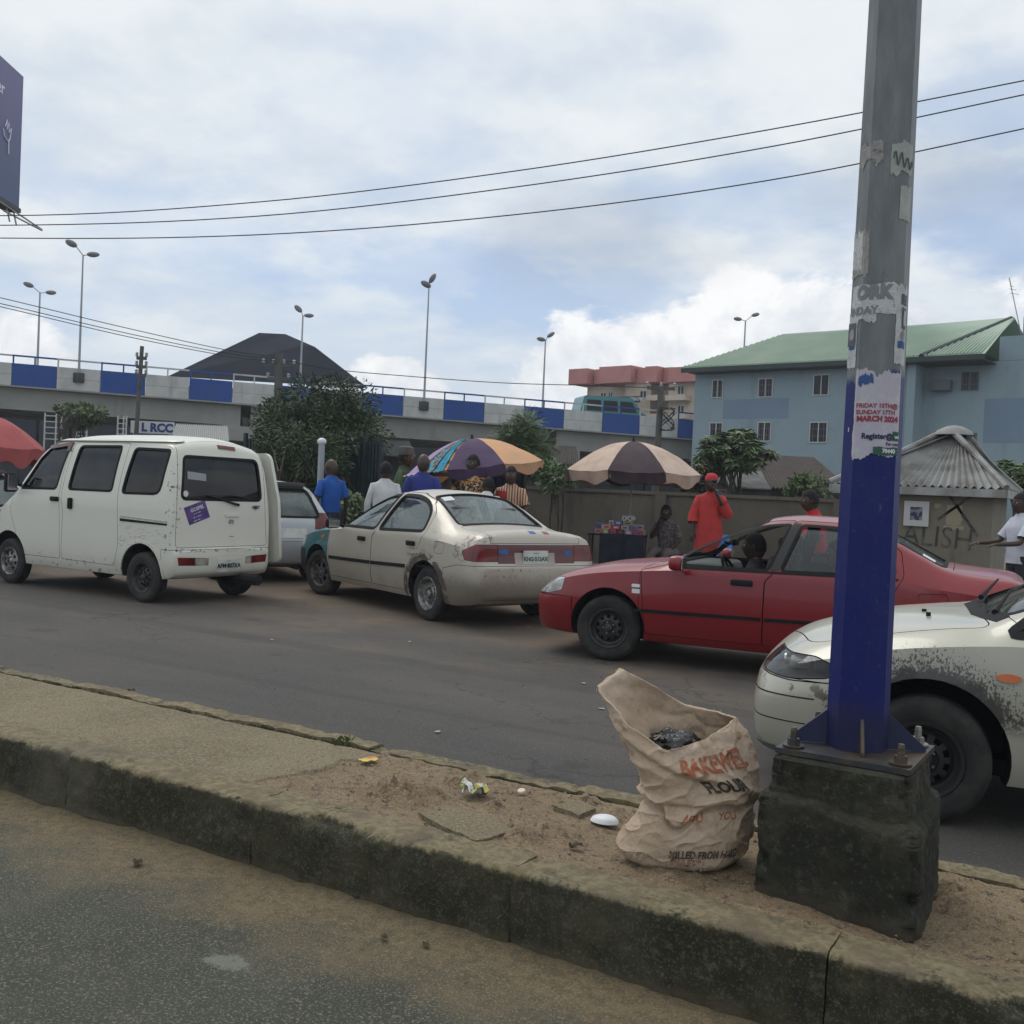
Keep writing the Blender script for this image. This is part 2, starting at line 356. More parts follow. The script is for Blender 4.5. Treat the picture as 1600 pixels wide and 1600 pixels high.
def wheel(parent,x,y,r,w,rimmat,style,steer=0,side=1,rimr=.19):
    # local Z of the lathe is the axle, outward = +Z
    M=Matrix.Translation((x,y,r))@Matrix.Rotation(steer,4,'Z')@Matrix.Rotation(-PI/2*side,4,'X')
    h=w/2
    tp=[(rimr+.005,-h+.01),(rimr+.03,-h),(r-.03,-h),(r-.008,-h+.02)]
    for k in range(5):
        z=-h+.03+(w-.06)*k/4; tp+=[(r,z-.008),(r,z+.008),(r-.008,z+.011)] if k<4 else [(r,z-.008),(r,z)]
    tp+=[(r-.008,h-.02),(r-.025,h-.004),(r-.045,h),(rimr+.03,h-.003),(rimr+.008,h-.012),(rimr-.002,h-.03),(rimr-.002,-h+.03)]
    wp=empty('wheel',(0,0,0)); wp.parent=parent
    ty=MB().lathe(tp,48,M,close=True).build('tyre',TYRE,wp,smooth=35)
    b=MB(); R=rimr
    b.lathe([(R-.002,-h+.02),(R-.004,h-.022),(R+.006,h-.012),(R+.002,h-.006),(R-.012,h-.01),(R-.022,h-.03),(R-.03,h-.06),(R-.045,h-.068)],40,M)
    N_={'steel':10,'holes':14,'alloy':7,'cover':8}[style]; seg=N_*6
    def ring(r0,z0,r1,z1,keep):
        vs=[];fs=[]
        for k in range(seg):
            q=2*PI*k/seg
            for rr_,z_ in ((r0,z0),(r1,z1)): vs.append(M@Vector((rr_*math.cos(q),rr_*math.sin(q),z_)))
        for k in range(seg):
            if keep(k%6): a=2*k;bb=(2*k+2)%(2*seg); fs.append((a,bb,bb+1,a+1))
        b.add(vs,fs)
    zc=h-.045
    if style in('steel','holes'):
        ring(R-.045,h-.068,R-.062,zc-.006,lambda k:True)
        ring(R-.062,zc-.006,R-.088,zc,lambda k:k in((0,3,4,5) if style=='holes' else (0,1,5)))
        ring(R-.088,zc,.07,zc+.006,lambda k:True)
    elif style=='alloy':
        ring(R-.03,h-.05,R-.045,zc+.012,lambda k:True)
        ring(R-.045,zc+.012,.075,zc+.012,lambda k:k in(0,1))
        ring(.075,zc+.012,.05,zc+.014,lambda k:True)
    else:
        ring(R-.03,h-.05,R-.05,zc+.015,lambda k:True); ring(R-.05,zc+.015,R-.085,zc+.02,lambda k:k in(0,1,2)); ring(R-.085,zc+.02,.05,zc+.022,lambda k:True)
    b.lathe([(.07,zc+.006),(.062,zc-.012),(.045,zc-.012),(.038,zc+.018),(.02,zc+.026),(0.001,zc+.026)],20,M)
    ri=b.build('rim',rimmat,wp,smooth=30)
    b=MB()
    for k in range(5):
        q=2*PI*k/5; p=Vector((.054*math.cos(q),.054*math.sin(q),0)); b.tube([M@(p+Vector((0,0,zc-.012))),M@(p+Vector((0,0,zc+.006)))],.008,6)
    b.build('wheel_nut',CHROME,wp); wp.children[-1]['kind']='stuff'
    MB().lathe([(.001,-h*.2),(R-.03,-h*.2),(R-.03,-h*.5),(.001,-h*.5)],24,M).build('brake_disc',DARK,wp)
def car(spec):
    root=empty(spec['name'],(spec['x'],spec['y'],0),spec['h'],spec['label'],spec.get('cat','car'),spec.get('group'),spec.get('s',1))
    H=Hull(spec['keys']); body=H.mesh(0); P=spec['paint']; two=[P,DARK]
    cx0,cx1,cz=spec['cavity']
    cav=boo(H.mesh(-spec.get('wall',.04),1),slots(MB().box(((cx0+cx1)/2,0,1.5+cz),(cx1-cx0,1.9,3),mi=1).me()),'INTERSECT')
    body=boo(body,cav,'DIFFERENCE'); wr,ay0,ay1=spec['arch']
    for wx in (0,spec['wb']):
        for sgn in (1,-1):
            c=MB().lathe([(.001,-.5),(wr,-.5),(wr,.5),(.001,.5)],40,Matrix.Translation((wx,sgn*(ay0+.5),spec['wr']+spec.get('archz',.02)))@Matrix.Rotation(PI/2,4,'X'),mi=1,close=True)
            bm=bmesh.new(); me=c.me(); bm.from_mesh(me); bmesh.ops.remove_doubles(bm,verts=bm.verts[:],dist=.0008); bmesh.ops.recalc_face_normals(bm,faces=bm.faces[:]); bm.to_mesh(me); bm.free(); slots(me)
            body=boo(body,me,'DIFFERENCE')
    for ax,o,a,b in spec.get('carve',[]): body=boo(body,prism(ax,o,a,b),'DIFFERENCE')
    panes=[]
    for wn,ax,o,a,b,gm,seal in spec['windows']:
        o=rnd(o,.05) if ax!='z' else rnd(o,.06)
        for sgn in ((1,-1) if ax=='y' else (1,)):
            aa,bb=(a,b) if sgn>0 else (-b,-a)
            body=boo(body,prism(ax,o,aa,bb),'DIFFERENCE')
            
            if gm: pn=H.skin(prism(ax,offs(o,.004),aa,bb,0),-.012,-.018); addme(wn,pn,[gm,gm],root,smooth=30)
            if seal:
                q=H.skin(prism(ax,offs(o,seal),aa,bb,0),.003,-.012); q=boo(q,prism(ax,offs(o,-.012),aa-.2,bb+.2,0),'DIFFERENCE'); addme('window_seal',q,[RUB,RUB],root,smooth=30)
    objs={}
    for it in spec['panels']:
        nm,mt,ax,o,a,b=it[:6]; gap=it[6] if len(it)>6 else .004
        part=boo(body,prism(ax,o,a,b),'INTERSECT'); body=boo(body,prism(ax,offs(o,gap),a-gap,b+gap),'DIFFERENCE')
        ob=addme(nm,part,[mt,DARK],root,smooth=32); objs.setdefault(nm,[]).append(ob)
    addme('body',body,two,root,smooth=32)
    for it in spec.get('skins',[]):
        nm,mt,ax,o,a,b,do=it[:7]
        q=H.skin(prism(ax,o,a,b,0),do,min(-.004,do-.004)); addme(nm,q,[mt,mt],root,smooth=32)
    for wx,sides in ((0,(1,-1)),(spec['wb'],(1,-1))):
        for sg in sides:
            rm,st=spec['rims'][0 if wx==0 else 1]
            wheel(root,wx,sg*spec['tr'],spec['wr'],spec.get('ww',.18),rm,st,spec.get('steer',0) if wx else 0,sg,spec.get('rimr',.185))
    # cabin
    if spec.get('seats',True):
        zf=cz; bx,fx,sc_=spec['seatx']
        for x,ys in ((fx,(.36,-.36)),(bx,(.0,))):
            for y in ys:
                wy=.5 if ys!=(.0,) else 1.15
                st=empty('seat',(0,0,0)); st.parent=root; z0=spec.get('seatz',.42)
                rbox('cushion',(x+.2,y,z0),(.5,wy,.16),.05,SEAT,st)
                rbox('backrest',(x-.1,y,z0+.33),(.13,wy,.62),.05,SEAT,st,rot=Matrix.Rotation(-.22,3,'Y'))
                for yy in ((y,) if wy<1 else (.33,-.33)): rbox('headrest',(x-.19,yy,z0+.70),(.09,.26,.17),.04,SEAT,st)
        dx,dz=spec['dash']
        rbox('dashboard',(dx,0,dz),(.45,1.30,.28),.06,spec.get('dashmat',INT),root)
        M=Matrix.Translation((dx-.32,.36,dz+.06))@Matrix.Rotation(rad(-62),4,'Y')
        b=MB().lathe([(.175+.014*math.cos(q),.014*math.sin(q)) for q in [k*PI/4 for k in range(8)]],28,M,close=True)
        for q in (0,2.2,-2.2): b.tube([M@Vector((0,0,0)),M@Vector((.17*math.cos(q),.17*math.sin(q),0))],.014,6)
        b.tube([M@Vector((0,0,.02)),M@Vector((0,0,-.25))],.03,8); b.build('steering_wheel',RUB,root,smooth=40)
    for sg in (1,-1):
        mx,my,mz,ms=spec['mirror']; 
        b=rbox('wing_mirror',(mx,sg*(my+ms[1]/2+.03),mz),ms,min(ms)*.35,spec.get('mirmat',P),root,seg=3)
        MB().box((mx-ms[0]/2+.0,sg*(my+ms[1]/2+.03),mz),(.006,ms[1]*.84,ms[2]*.78)).build('mirror_glass',CHROME,b)
        MB().tube([(mx+.02,sg*(my-.08),mz-.04),(mx+.01,sg*(my+.04),mz-.01)],.022,6).build('mirror_arm',RUB,b)
    for hx,hy,hz,hm,hl in spec.get('handles',[]):
        rbox('door_handle',(hx,hy,hz),(hl,.03,.055),.014,hm,root,seg=2)
    ub=MB().box((spec['wb']/2,0,spec.get('floor',.26)),(spec['wb']+.9,1.2,.08)); ub.tube([(-.75,-.3,.25),(-.4,-.3,.25)],.06,8)
    ub.tube([(0,-.6,.28),(0,.6,.28)],.035,8); ub.tube([(spec['wb'],-.6,.28),(spec['wb'],.6,.28)],.035,8)
    ub.build('underbody',DARK,root)
    for tx,ty,tz,ang in spec.get('wipers',[]): MB().tube([(tx,ty,tz),(tx+ang[0]*.5,ty+ang[1]*.5,tz+ang[2]*.5),(tx+ang[0],ty+ang[1],tz+ang[2])],[.016,.009,.006],6).build('wiper',RUB,root)
    return root,H
def facetext(s,size,mt,root,x,y,z,ax='rear',bold=.001,name='lettering',slant=0,roll=0):
    # text readable from behind (rear) or from the left side
    if ax=='rear': B=Matrix(((0,0,-1),(-1,0,0),(0,1,0)))
    else: B=Matrix(((-1,0,0),(0,0,1),(0,1,0)))   # seen from +y: right of text = -x
    M=Matrix.Translation((x,y,z))@(B@Matrix.Rotation(roll,3,'Z')@Matrix.Rotation(slant,3,'X')).to_4x4()
    return text(s,size,mt,root,name,M=M,bold=bold,ext=.001)
# --- white microvan
VK=[(-.50,.36,.60,.44,.66,.54,.66,.58,.60,.60),(-.485,.33,.66,.44,.705,.56,.70,.60,.66,.62),(-.462,.31,.69,.46,.72,.66,.715,.80,.69,.82),(-.45,.30,.70,.46,.725,.80,.72,1.08,.69,1.10),
(-.43,.29,.70,.48,.73,.95,.725,1.38,.665,1.41),(-.40,.28,.71,.50,.735,1.03,.73,1.58,.645,1.62),(-.36,.28,.71,.52,.7375,1.06,.733,1.69,.635,1.755),(-.30,.27,.71,.52,.7375,1.07,.735,1.735,.625,1.81),(-.15,.26,.71,.55,.7375,1.08,.735,1.755,.62,1.855),
(.6,.25,.71,.6,.7375,1.08,.735,1.775,.62,1.875),(1.4,.25,.71,.6,.7375,1.08,.735,1.765,.62,1.865),(1.75,.25,.71,.6,.7375,1.08,.732,1.72,.615,1.83),(1.95,.25,.71,.6,.7375,1.08,.73,1.65,.61,1.76),(2.25,.25,.71,.6,.7375,1.06,.73,1.36,.625,1.44),
(2.45,.25,.71,.6,.7375,1.02,.725,1.12,.64,1.20),(2.62,.26,.70,.58,.73,.94,.71,.99,.65,1.05),(2.80,.27,.66,.55,.70,.84,.66,.88,.60,.94),(2.90,.30,.56,.50,.62,.68,.58,.72,.50,.76),(2.94,.36,.42,.48,.48,.58,.44,.60,.38,.62)]
def van_ex(n,v,s,c):
    nz=n.m('MULTIPLY',n.m('SUBTRACT',n.noise(v,16,5,.7),.5),.16)
    a=boxmask(n,s,(-.44,.6,.58),(.42,1,.83),nz,.03)
    a=n.m('MULTIPLY',a,n.mr(n.noise(n.vm('MULTIPLY',v,(1,1,3)),9,7,.75,2.2),.575,.60))
    c=n.mix(n.m('MULTIPLY',a,.8),c,(.10,.07,.05))
    sm=boxmask(n,s,(-.475,.60,.56),(-.36,.80,1.62),n.m('MULTIPLY',nz,.5),.015)
    sm=n.m('MULTIPLY',sm,n.mr(n.noise(v,22,3,.6),.60,.64)); c=n.mix(n.m('MULTIPLY',sm,.85),c,(.07,.035,.02))
    sm=boxmask(n,s,(-.6,-.72,.575),(-.40,.72,.615),n.m('MULTIPLY',nz,.25),.01); sm=n.m('MULTIPLY',sm,n.mr(n.noise(v,19,3,.6),.57,.61)); c=n.mix(n.m('MULTIPLY',sm,.85),c,(.06,.03,.02))
    sm=boxmask(n,s,(.2,.6,.24),(2.3,1,.42),nz,.03); sm=n.m('MULTIPLY',sm,n.mr(n.noise(v,15,4,.7),.58,.62)); c=n.mix(n.m('MULTIPLY',sm,.7),c,(.10,.07,.045))
    return c
VP=paint('van_white_paint',(.64,.635,.565),amt=.42,ex=van_ex)
sw=[(1.24,1.70),(.50,1.71),(.55,1.20),(1.33,1.195)]; qw=[(.27,1.69),(-.31,1.68,.06),(-.25,1.20,.1),(.37,1.19)]; fw=[(2.26,1.175,.03),(1.99,1.54,.05),(1.82,1.685,.08),(1.43,1.72),(1.56,1.19)]
fdoor=[(1.42,1.745),(1.80,1.73),(2.03,1.58),(2.36,1.20),(2.44,.90),(2.33,.70),(2.20,.38),(1.44,.38),(1.47,.94),(1.50,1.10)]
sdoor=[(.38,1.745),(1.36,1.745),(1.45,1.10),(1.40,.94),(1.41,.38),(.46,.37),(.40,.60),(.43,1.0),(.44,1.2)]
van,VH=car(dict(name='white_microvan',label='boxy white microvan with dented rear arch and purple sticker on its tailgate',cat='van',x=-9.76,y=8.87,h=3.125,s=1.062,
 keys=VK,wb=2.45,wr=.275,ww=.155,tr=.645,rimr=.165,arch=(.335,.50,1.5),archz=.04,cavity=(-.38,2.35,.55),wall=.035,paint=VP,floor=.34,
 windows=[('side_window','y',fw,.4,1,GT,.014),('side_window','y',sw,.4,1,GT,.014),('side_window','y',qw,.4,1,GTT,.016),
  ('rear_window','x',[(.535,1.62,.06),(-.535,1.62,.06),(-.585,1.16,.06),(.585,1.16,.06)],-.7,-.25,GTT,.02),
  ('windscreen','z',[(2.46,.56),(2.46,-.56),(1.95,-.52),(1.95,.52)],1.05,2,GL,.02)],
 panels=[
  ('tail_light',REDL,'x',[(.655,.52),(.42,.51),(.42,.43),(.64,.44)],-.7,-.36,.004),('reversing_light',CLEARL,'x',[(.41,.51),(.23,.50),(.23,.43),(.41,.43)],-.7,-.40,.004),
  ('tail_light',REDL,'x',[(-.655,.52),(-.42,.51),(-.42,.43),(-.64,.44)],-.7,-.36,.004),('reversing_light',CLEARL,'x',[(-.41,.51),(-.33,.50),(-.33,.43),(-.41,.43)],-.7,-.40,.004),
  ('tailgate',VP,'x',rnd([(.625,1.60,.1),(.56,1.84,.12),(-.56,1.84,.12),(-.625,1.60,.1),(-.672,.63),(.672,.63)],.04),-.6,-.30,.005),
  ('rear_bumper',VP,'y',[(-.7,.2),(-.325,.2),(-.325,.60),(-.7,.60)],-.9,.9,.005),
  ('front_door',VP,'y',rnd(fdoor,.04),.35,1,.005),('sliding_door',VP,'y',rnd(sdoor,.04),.35,1,.005),
  ('front_bumper',VP,'y',[(2.78,.2),(3.1,.2),(3.1,.60),(2.78,.60)],-.9,.9,.005),
  ('headlight',CLEARL,'y',rnd([(2.68,.90),(3.1,.84),(3.1,.66),(2.72,.70)],.03),.28,1,.004),('headlight',CLEARL,'y',rnd([(2.68,.90),(3.1,.84),(3.1,.66),(2.72,.70)],.03),-1,-.28,.004)],
 skins=[('door_rail',RUB,'y',[(.37,.905),(-.40,.885),(-.40,.865),(.37,.875)],.5,1,.006),('door_rail',CHROME,'y',[(.37,.935),(-.40,.91),(-.40,.90),(.37,.925)],.5,1,.008),
  ('rain_gutter',VP,'y',[(2.0,1.735),(1.75,1.79),(-.30,1.80),(-.30,1.775),(1.75,1.765),(2.0,1.71)],.45,1,.022),
  ('sun_visor_strip',mat('visor_plastic',(.12,.06,.055),.3),'y',[(1.90,1.70),(1.40,1.745),(1.40,1.64),(1.46,1.64),(1.46,1.70),(1.80,1.66)],.5,1,.02),
  ('high_brake_light',REDL,'x',[(.03,1.775),(-.22,1.765),(-.22,1.725),(.03,1.735)],-.6,-.28,.012),
  ('number_plate',PLATE,'x',[(.10,.49),(-.235,.49),(-.235,.335),(.10,.335)],-.7,-.4,.008),
  ('sticker',mat('purple_sticker',(.055,.03,.16),.4,c2=(.12,.05,.24),ns=14),'x',[(.56,1.06),(.27,1.15),(.19,.96),(.48,.87)],-.6,-.38,.002),
  ('gate_handle_recess',VP,'x',rnd([(-.03,1.0),(-.25,1.0),(-.25,.965),(-.03,.965)],.012),-.6,-.38,.012),
  ('sticker',mat('round_white_sticker',(.6,.6,.6),.5),'x',[(.53+.035*math.cos(k*.7),1.215+.035*math.sin(k*.7)) for k in range(9)],-.6,-.38,.001),
  ('sticker',mat('grey_paper',(.28,.30,.32),.6),'x',[(.50,1.46),(.24,1.44),(.24,1.36),(.50,1.375)],-.6,-.3,-.003),
  ('wheel_arch_lip',VP,'y',[(.0+.365*math.cos(q),.315+.365*math.sin(q)) for q in np.linspace(-.1,PI+.1,24)]+[(.0+.335*math.cos(q),.315+.335*math.sin(q)) for q in np.linspace(PI+.1,-.1,24)],.5,1,.012)],
 rims=[(BLKST,'steel'),(STEEL,'cover')],steer=.0,seatx=(.35,1.35,0),seatz=.70,dash=(2.12,1.02),mirror=(2.28,.74,1.24,(.09,.14,.24)),mirmat=RUB,
 handles=[(1.56,.745,1.07,RUB,.15)],wipers=[(-.472,-.22,1.10,(.02,.45,.10))]))
rbox('door_handle',(1.26,.748,1.03),(.075,.03,.13),.014,RUB,van)
facetext('AFM·807XA',.068,INK,van,-.512,-.067,.41,bold=.002); facetext('- --- -',.03,PINK,van,-.512,-.067,.467,bold=.001)
facetext('HIJET',.05,INK,van,-.462,-.50,1.075,bold=.002)
WH=mat('white_print',(.65,.65,.68),.6)
for s_,z_,q_ in (('GOSPEL',1.055,.055),('- -- ---',1.01,.04),('-- - ----',.97,.04),('--- --',.93,.05)): facetext(s_,q_,WH,van,-.468-(.0 if z_>1 else .001),.385,z_,roll=.32,bold=.001,name='sticker_print')
facetext('(D)',.055,CHROME,van,-.466,-.12,.91,bold=.002,name='badge')
facetext('----',.05,INK,van,-.468,-.13,.745,bold=.001,name='badge')
# --- sedans share one family of hull keys
SK=[(-.93,.40,.40,.48,.56,.58,.56,.62,.50,.63),(-.925,.35,.56,.46,.68,.60,.66,.645,.62,.655),(-.905,.31,.66,.46,.77,.63,.75,.67,.70,.685),(-.885,.29,.70,.48,.80,.68,.785,.74,.73,.76),(-.875,.27,.72,.50,.815,.72,.80,.86,.73,.88),
(-.84,.25,.74,.52,.83,.78,.815,.955,.71,.985),(-.74,.23,.76,.54,.845,.82,.825,.985,.69,1.03),(-.50,.20,.78,.55,.85,.86,.835,1.0,.68,1.05),(-.28,.20,.79,.56,.855,.88,.84,1.035,.665,1.07),(-.05,.20,.79,.57,.855,.89,.84,1.14,.635,1.175),
(.15,.20,.79,.57,.855,.90,.84,1.24,.605,1.285),(.38,.20,.79,.57,.855,.90,.84,1.325,.575,1.385),(.65,.20,.79,.57,.855,.90,.84,1.36,.56,1.425),(.95,.20,.79,.57,.855,.90,.84,1.362,.555,1.43),(1.2,.20,.79,.57,.855,.895,.84,1.335,.56,1.405),
(1.5,.20,.79,.57,.855,.89,.84,1.235,.595,1.295),(1.8,.20,.79,.57,.855,.885,.84,1.095,.64,1.15),(2.02,.20,.79,.57,.855,.88,.835,.985,.67,1.03),(2.14,.20,.79,.57,.852,.87,.83,.935,.685,.965),(2.3,.20,.79,.57,.85,.855,.825,.915,.69,.945),
(2.7,.20,.78,.56,.845,.81,.81,.86,.68,.90),(3.0,.20,.76,.54,.83,.75,.79,.80,.66,.84),(3.18,.21,.72,.52,.79,.69,.75,.735,.62,.775),(3.30,.22,.66,.50,.73,.62,.69,.665,.56,.70),(3.37,.24,.58,.48,.66,.58,.61,.61,.48,.63),(3.41,.28,.46,.46,.54,.54,.50,.565,.38,.575),(3.425,.33,.34,.44,.42,.50,.38,.52,.28,.53)]
fwS=[(2.03,.935,.02),(1.84,1.085),(1.52,1.235,.1),(1.25,1.325,.1),(1.02,1.345,.03),(1.16,.94)]
rwS=[(1.06,.94),(.93,1.345,.03),(.62,1.34,.1),(.36,1.29,.12),(.17,1.17,.1),(.12,.97,.06)]
fdS=[(2.30,.865),(2.08,.92),(1.84,1.13),(1.5,1.28),(1.2,1.365),(.99,1.38),(1.14,.9),(1.19,.85),(1.19,.29),(2.24,.29)]
rdS=[(1.18,.29),(1.18,.85),(1.12,.9),(.98,1.38),(.60,1.375),(.30,1.31),(.10,1.17),(.06,.97),(.15,.80),(.42,.50),(.44,.29)]
ws=[(2.04,.60,.08),(2.10,.3,.3),(2.10,-.3,.3),(2.04,-.60,.08),(1.27,-.485,.08),(1.27,.485,.08)]; rg=[(-.24,.57,.06),(-.24,-.57,.06),(.40,-.49,.08),(.40,.49,.08)]
def sed_ex(n,v,s,c):
    nz=n.m('MULTIPLY',n.m('SUBTRACT',n.noise(v,18,5,.7),.5),.12)
    q=n.m('SUBTRACT',s[2],.30); dd=n.m('SQRT',n.m('ADD',n.m('MULTIPLY',s[0],s[0]),n.m('MULTIPLY',q,q)))
    a=n.mr(n.m('ADD',dd,n.m('MULTIPLY',nz,1.1)),.42,.45,1,0); a=n.m('MULTIPLY',a,n.mr(s[1],.3,.4)); a=n.m('MULTIPLY',a,n.mr(n.noise(v,10,4,.7),.42,.47))
    c=n.mix(n.m('MULTIPLY',a,.85),c,(.035,.02,.015))
    a=boxmask(n,s,(-.86,.55,.70),(-.55,1,.98),nz,.03); a=n.m('MULTIPLY',a,n.mr(n.noise(v,15,6,.75,1),.535,.58)); c=n.mix(n.m('MULTIPLY',a,.8),c,(.03,.015,.01))
    a=boxmask(n,s,(-1,-.2,.53),(-.7,.7,.63),n.m('MULTIPLY',nz,.6),.02); a=n.m('MULTIPLY',a,n.mr(n.noise(v,28,3,.7),.60,.64)); c=n.mix(n.m('MULTIPLY',a,.85),c,(.03,.03,.03))
    a=n.m('MULTIPLY',n.mr(n.m('ADD',s[2],n.m('MULTIPLY',nz,1.2)),.40,.60,1,0),n.mr(s[0],-.3,.1,1,0)); c=n.mix(n.m('MULTIPLY',a,.6),c,(.13,.11,.085))
    a=boxmask(n,s,(-.3,.55,.75),(.1,1,1.0),nz,.05); a=n.m('MULTIPLY',a,n.mr(n.noise(v,6,6,.7),.52,.62)); c=n.mix(n.m('MULTIPLY',a,.4),c,(.16,.11,.07))
    return c
CH=paint('champagne_paint',(.43,.40,.345),amt=.66,metal=.25,rough=.38,ex=sed_ex); TEAL=paint('teal_paint',(.006,.11,.13),amt=.3,rough=.35)  # champagne amt: sill dirt plus lower-body shading put into the colour
hood=rnd([(2.20,.66),(2.16,0,.01),(2.20,-.66),(3.20,-.58,.1),(3.27,0,.01),(3.20,.58,.1)],.05)
boot=rnd([(-.31,.60),(-.31,-.60),(-1.1,-.60),(-1.1,.60)],.03)
def tl(a,b): return ('tail_light',REDL,'y',rnd([(-1.2,.89),(-.84,.88),(-.68,.80),(-.74,.72),(-1.2,.69)],.02),a,b,.004)
sedan,SH=car(dict(name='champagne_sedan',label='battered champagne saloon with teal front wing and torn rear wheel arch',x=-6.33,y=10.20,h=2.753,s=1.03,
 keys=SK,wb=2.605,wr=.29,tr=.72,rimr=.18,arch=(.345,.50,1.5),cavity=(-.22,2.02,.34),paint=CH,
 windows=[('side_window','y',fwS,.4,1,GL,.022),('side_window','y',rwS,.4,1,GL,.022),('windscreen','z',ws,.96,2,GL,.02),('rear_window','z',rg,1.02,2,GL,.02)],
 panels=[tl(.52,1),tl(-1,-.52),('reflector_band',mat('maroon_reflector',(.085,.008,.013),.3,coat=.35),'x',[(.515,.88),(-.515,.88),(-.515,.69),(.515,.69)],-1,-.84,.003),
  ('rear_bumper',CH,'y',[(-1.2,.18),(-.35,.18),(-.37,.60),(-.62,.655),(-1.2,.665)],-.95,.95,.005),
  ('boot_lid',CH,'z',boot,.9,1.3,.005),('front_door',CH,'y',rnd(fdS,.03),.3,1,.005),('rear_door',CH,'y',rnd(rdS,.03),.3,1,.005),
  ('fuel_flap',CH,'y',rnd([(-.17,.87),(-.36,.87),(-.34,.75),(-.18,.75)],.03),.7,1,.004),
  ('headlight',CLEARL,'y',rnd([(2.98,.72),(3.6,.69),(3.6,.57),(3.02,.60)],.02),.3,1,.004),('headlight',CLEARL,'y',rnd([(2.98,.72),(3.6,.69),(3.6,.57),(3.02,.60)],.02),-1,-.3,.004),
  ('front_bumper',mat('black_bumper',(.02,.02,.022),.6),'y',[(2.96,.1),(3.6,.1),(3.6,.555),(2.96,.57)],-.95,.95,.005),
  ('bonnet',TEAL,'z',hood,.6,1.2,.005),('front_wing',TEAL,'y',rnd([(2.31,.20),(2.31,.87),(2.20,.94,.01),(2.25,1.05,.01),(3.1,.95),(3.4,.7),(3.4,.5),(2.95,.45),(2.95,.2)],.01),.45,1,.005)],
 skins=[('side_moulding',RUB,'y',[(2.24,.535),(1.20,.555),(1.20,.515),(2.24,.495)],.6,1,.010),('side_moulding',RUB,'y',[(1.17,.555),(.40,.58),(.40,.54),(1.17,.515)],.6,1,.010),
  ('marker_light',AMBER,'y',rnd([(2.42,.78),(2.50,.78),(2.50,.74),(2.42,.74)],.012),.6,1,.008),
  ('plate_recess',mat('pinkish_panel',(.36,.32,.29),.5),'x',[(.30,.80),(-.24,.80),(-.24,.68),(.30,.68)],-1,-.8,.004),
  ('sticker',mat('white_window_sticker',(.6,.62,.64),.6),'z',[(.36,.44),(.36,.30),(.26,.31),(.26,.45)],1.1,2,-.006),
  ('sticker',mat('blue_tape',(.03,.10,.32),.4),'x',[(.50,.84),(.38,.83),(.38,.78),(.50,.79)],-1,-.8,.003),('sticker',MATS['blue_tape'],'x',[(-.38,.83),(-.48,.82),(-.48,.77),(-.38,.78)],-1,-.8,.003),
  ('sticker',MATS['blue_tape'],'z',[(-.82,.05),(-.82,-.03),(-.76,-.03),(-.76,.05)],.9,1.2,.002),('sticker',mat('red_sticker',(.25,.03,.05),.4),'z',[(-.82,-.14),(-.82,-.21),(-.76,-.21),(-.76,-.14)],.9,1.2,.002),
  ('wiper_sill',RUB,'z',[(-.25,.55),(-.25,-.55),(-.28,-.55),(-.28,.55)],.95,1.2,.006)],
 rims=[(STEEL,'holes'),(GREYST,'alloy')],steer=rad(12),seatx=(.32,1.18,0),seatz=.46,dash=(1.86,.82),mirror=(1.96,.85,.95,(.10,.17,.12)),mirmat=RUB,
 handles=[(1.42,.858,.80,RUB,.17),(.30,.858,.82,RUB,.17)]))
pl=MB().box((-.905,.03,.75),(.008,.33,.15)).build('number_plate',PLATE,sedan)
facetext('KHG·513AX',.062,PINK,sedan,-.911,.03,.735,bold=.002); facetext('-- --- -',.028,INK,sedan,-.911,.03,.80,bold=.001)
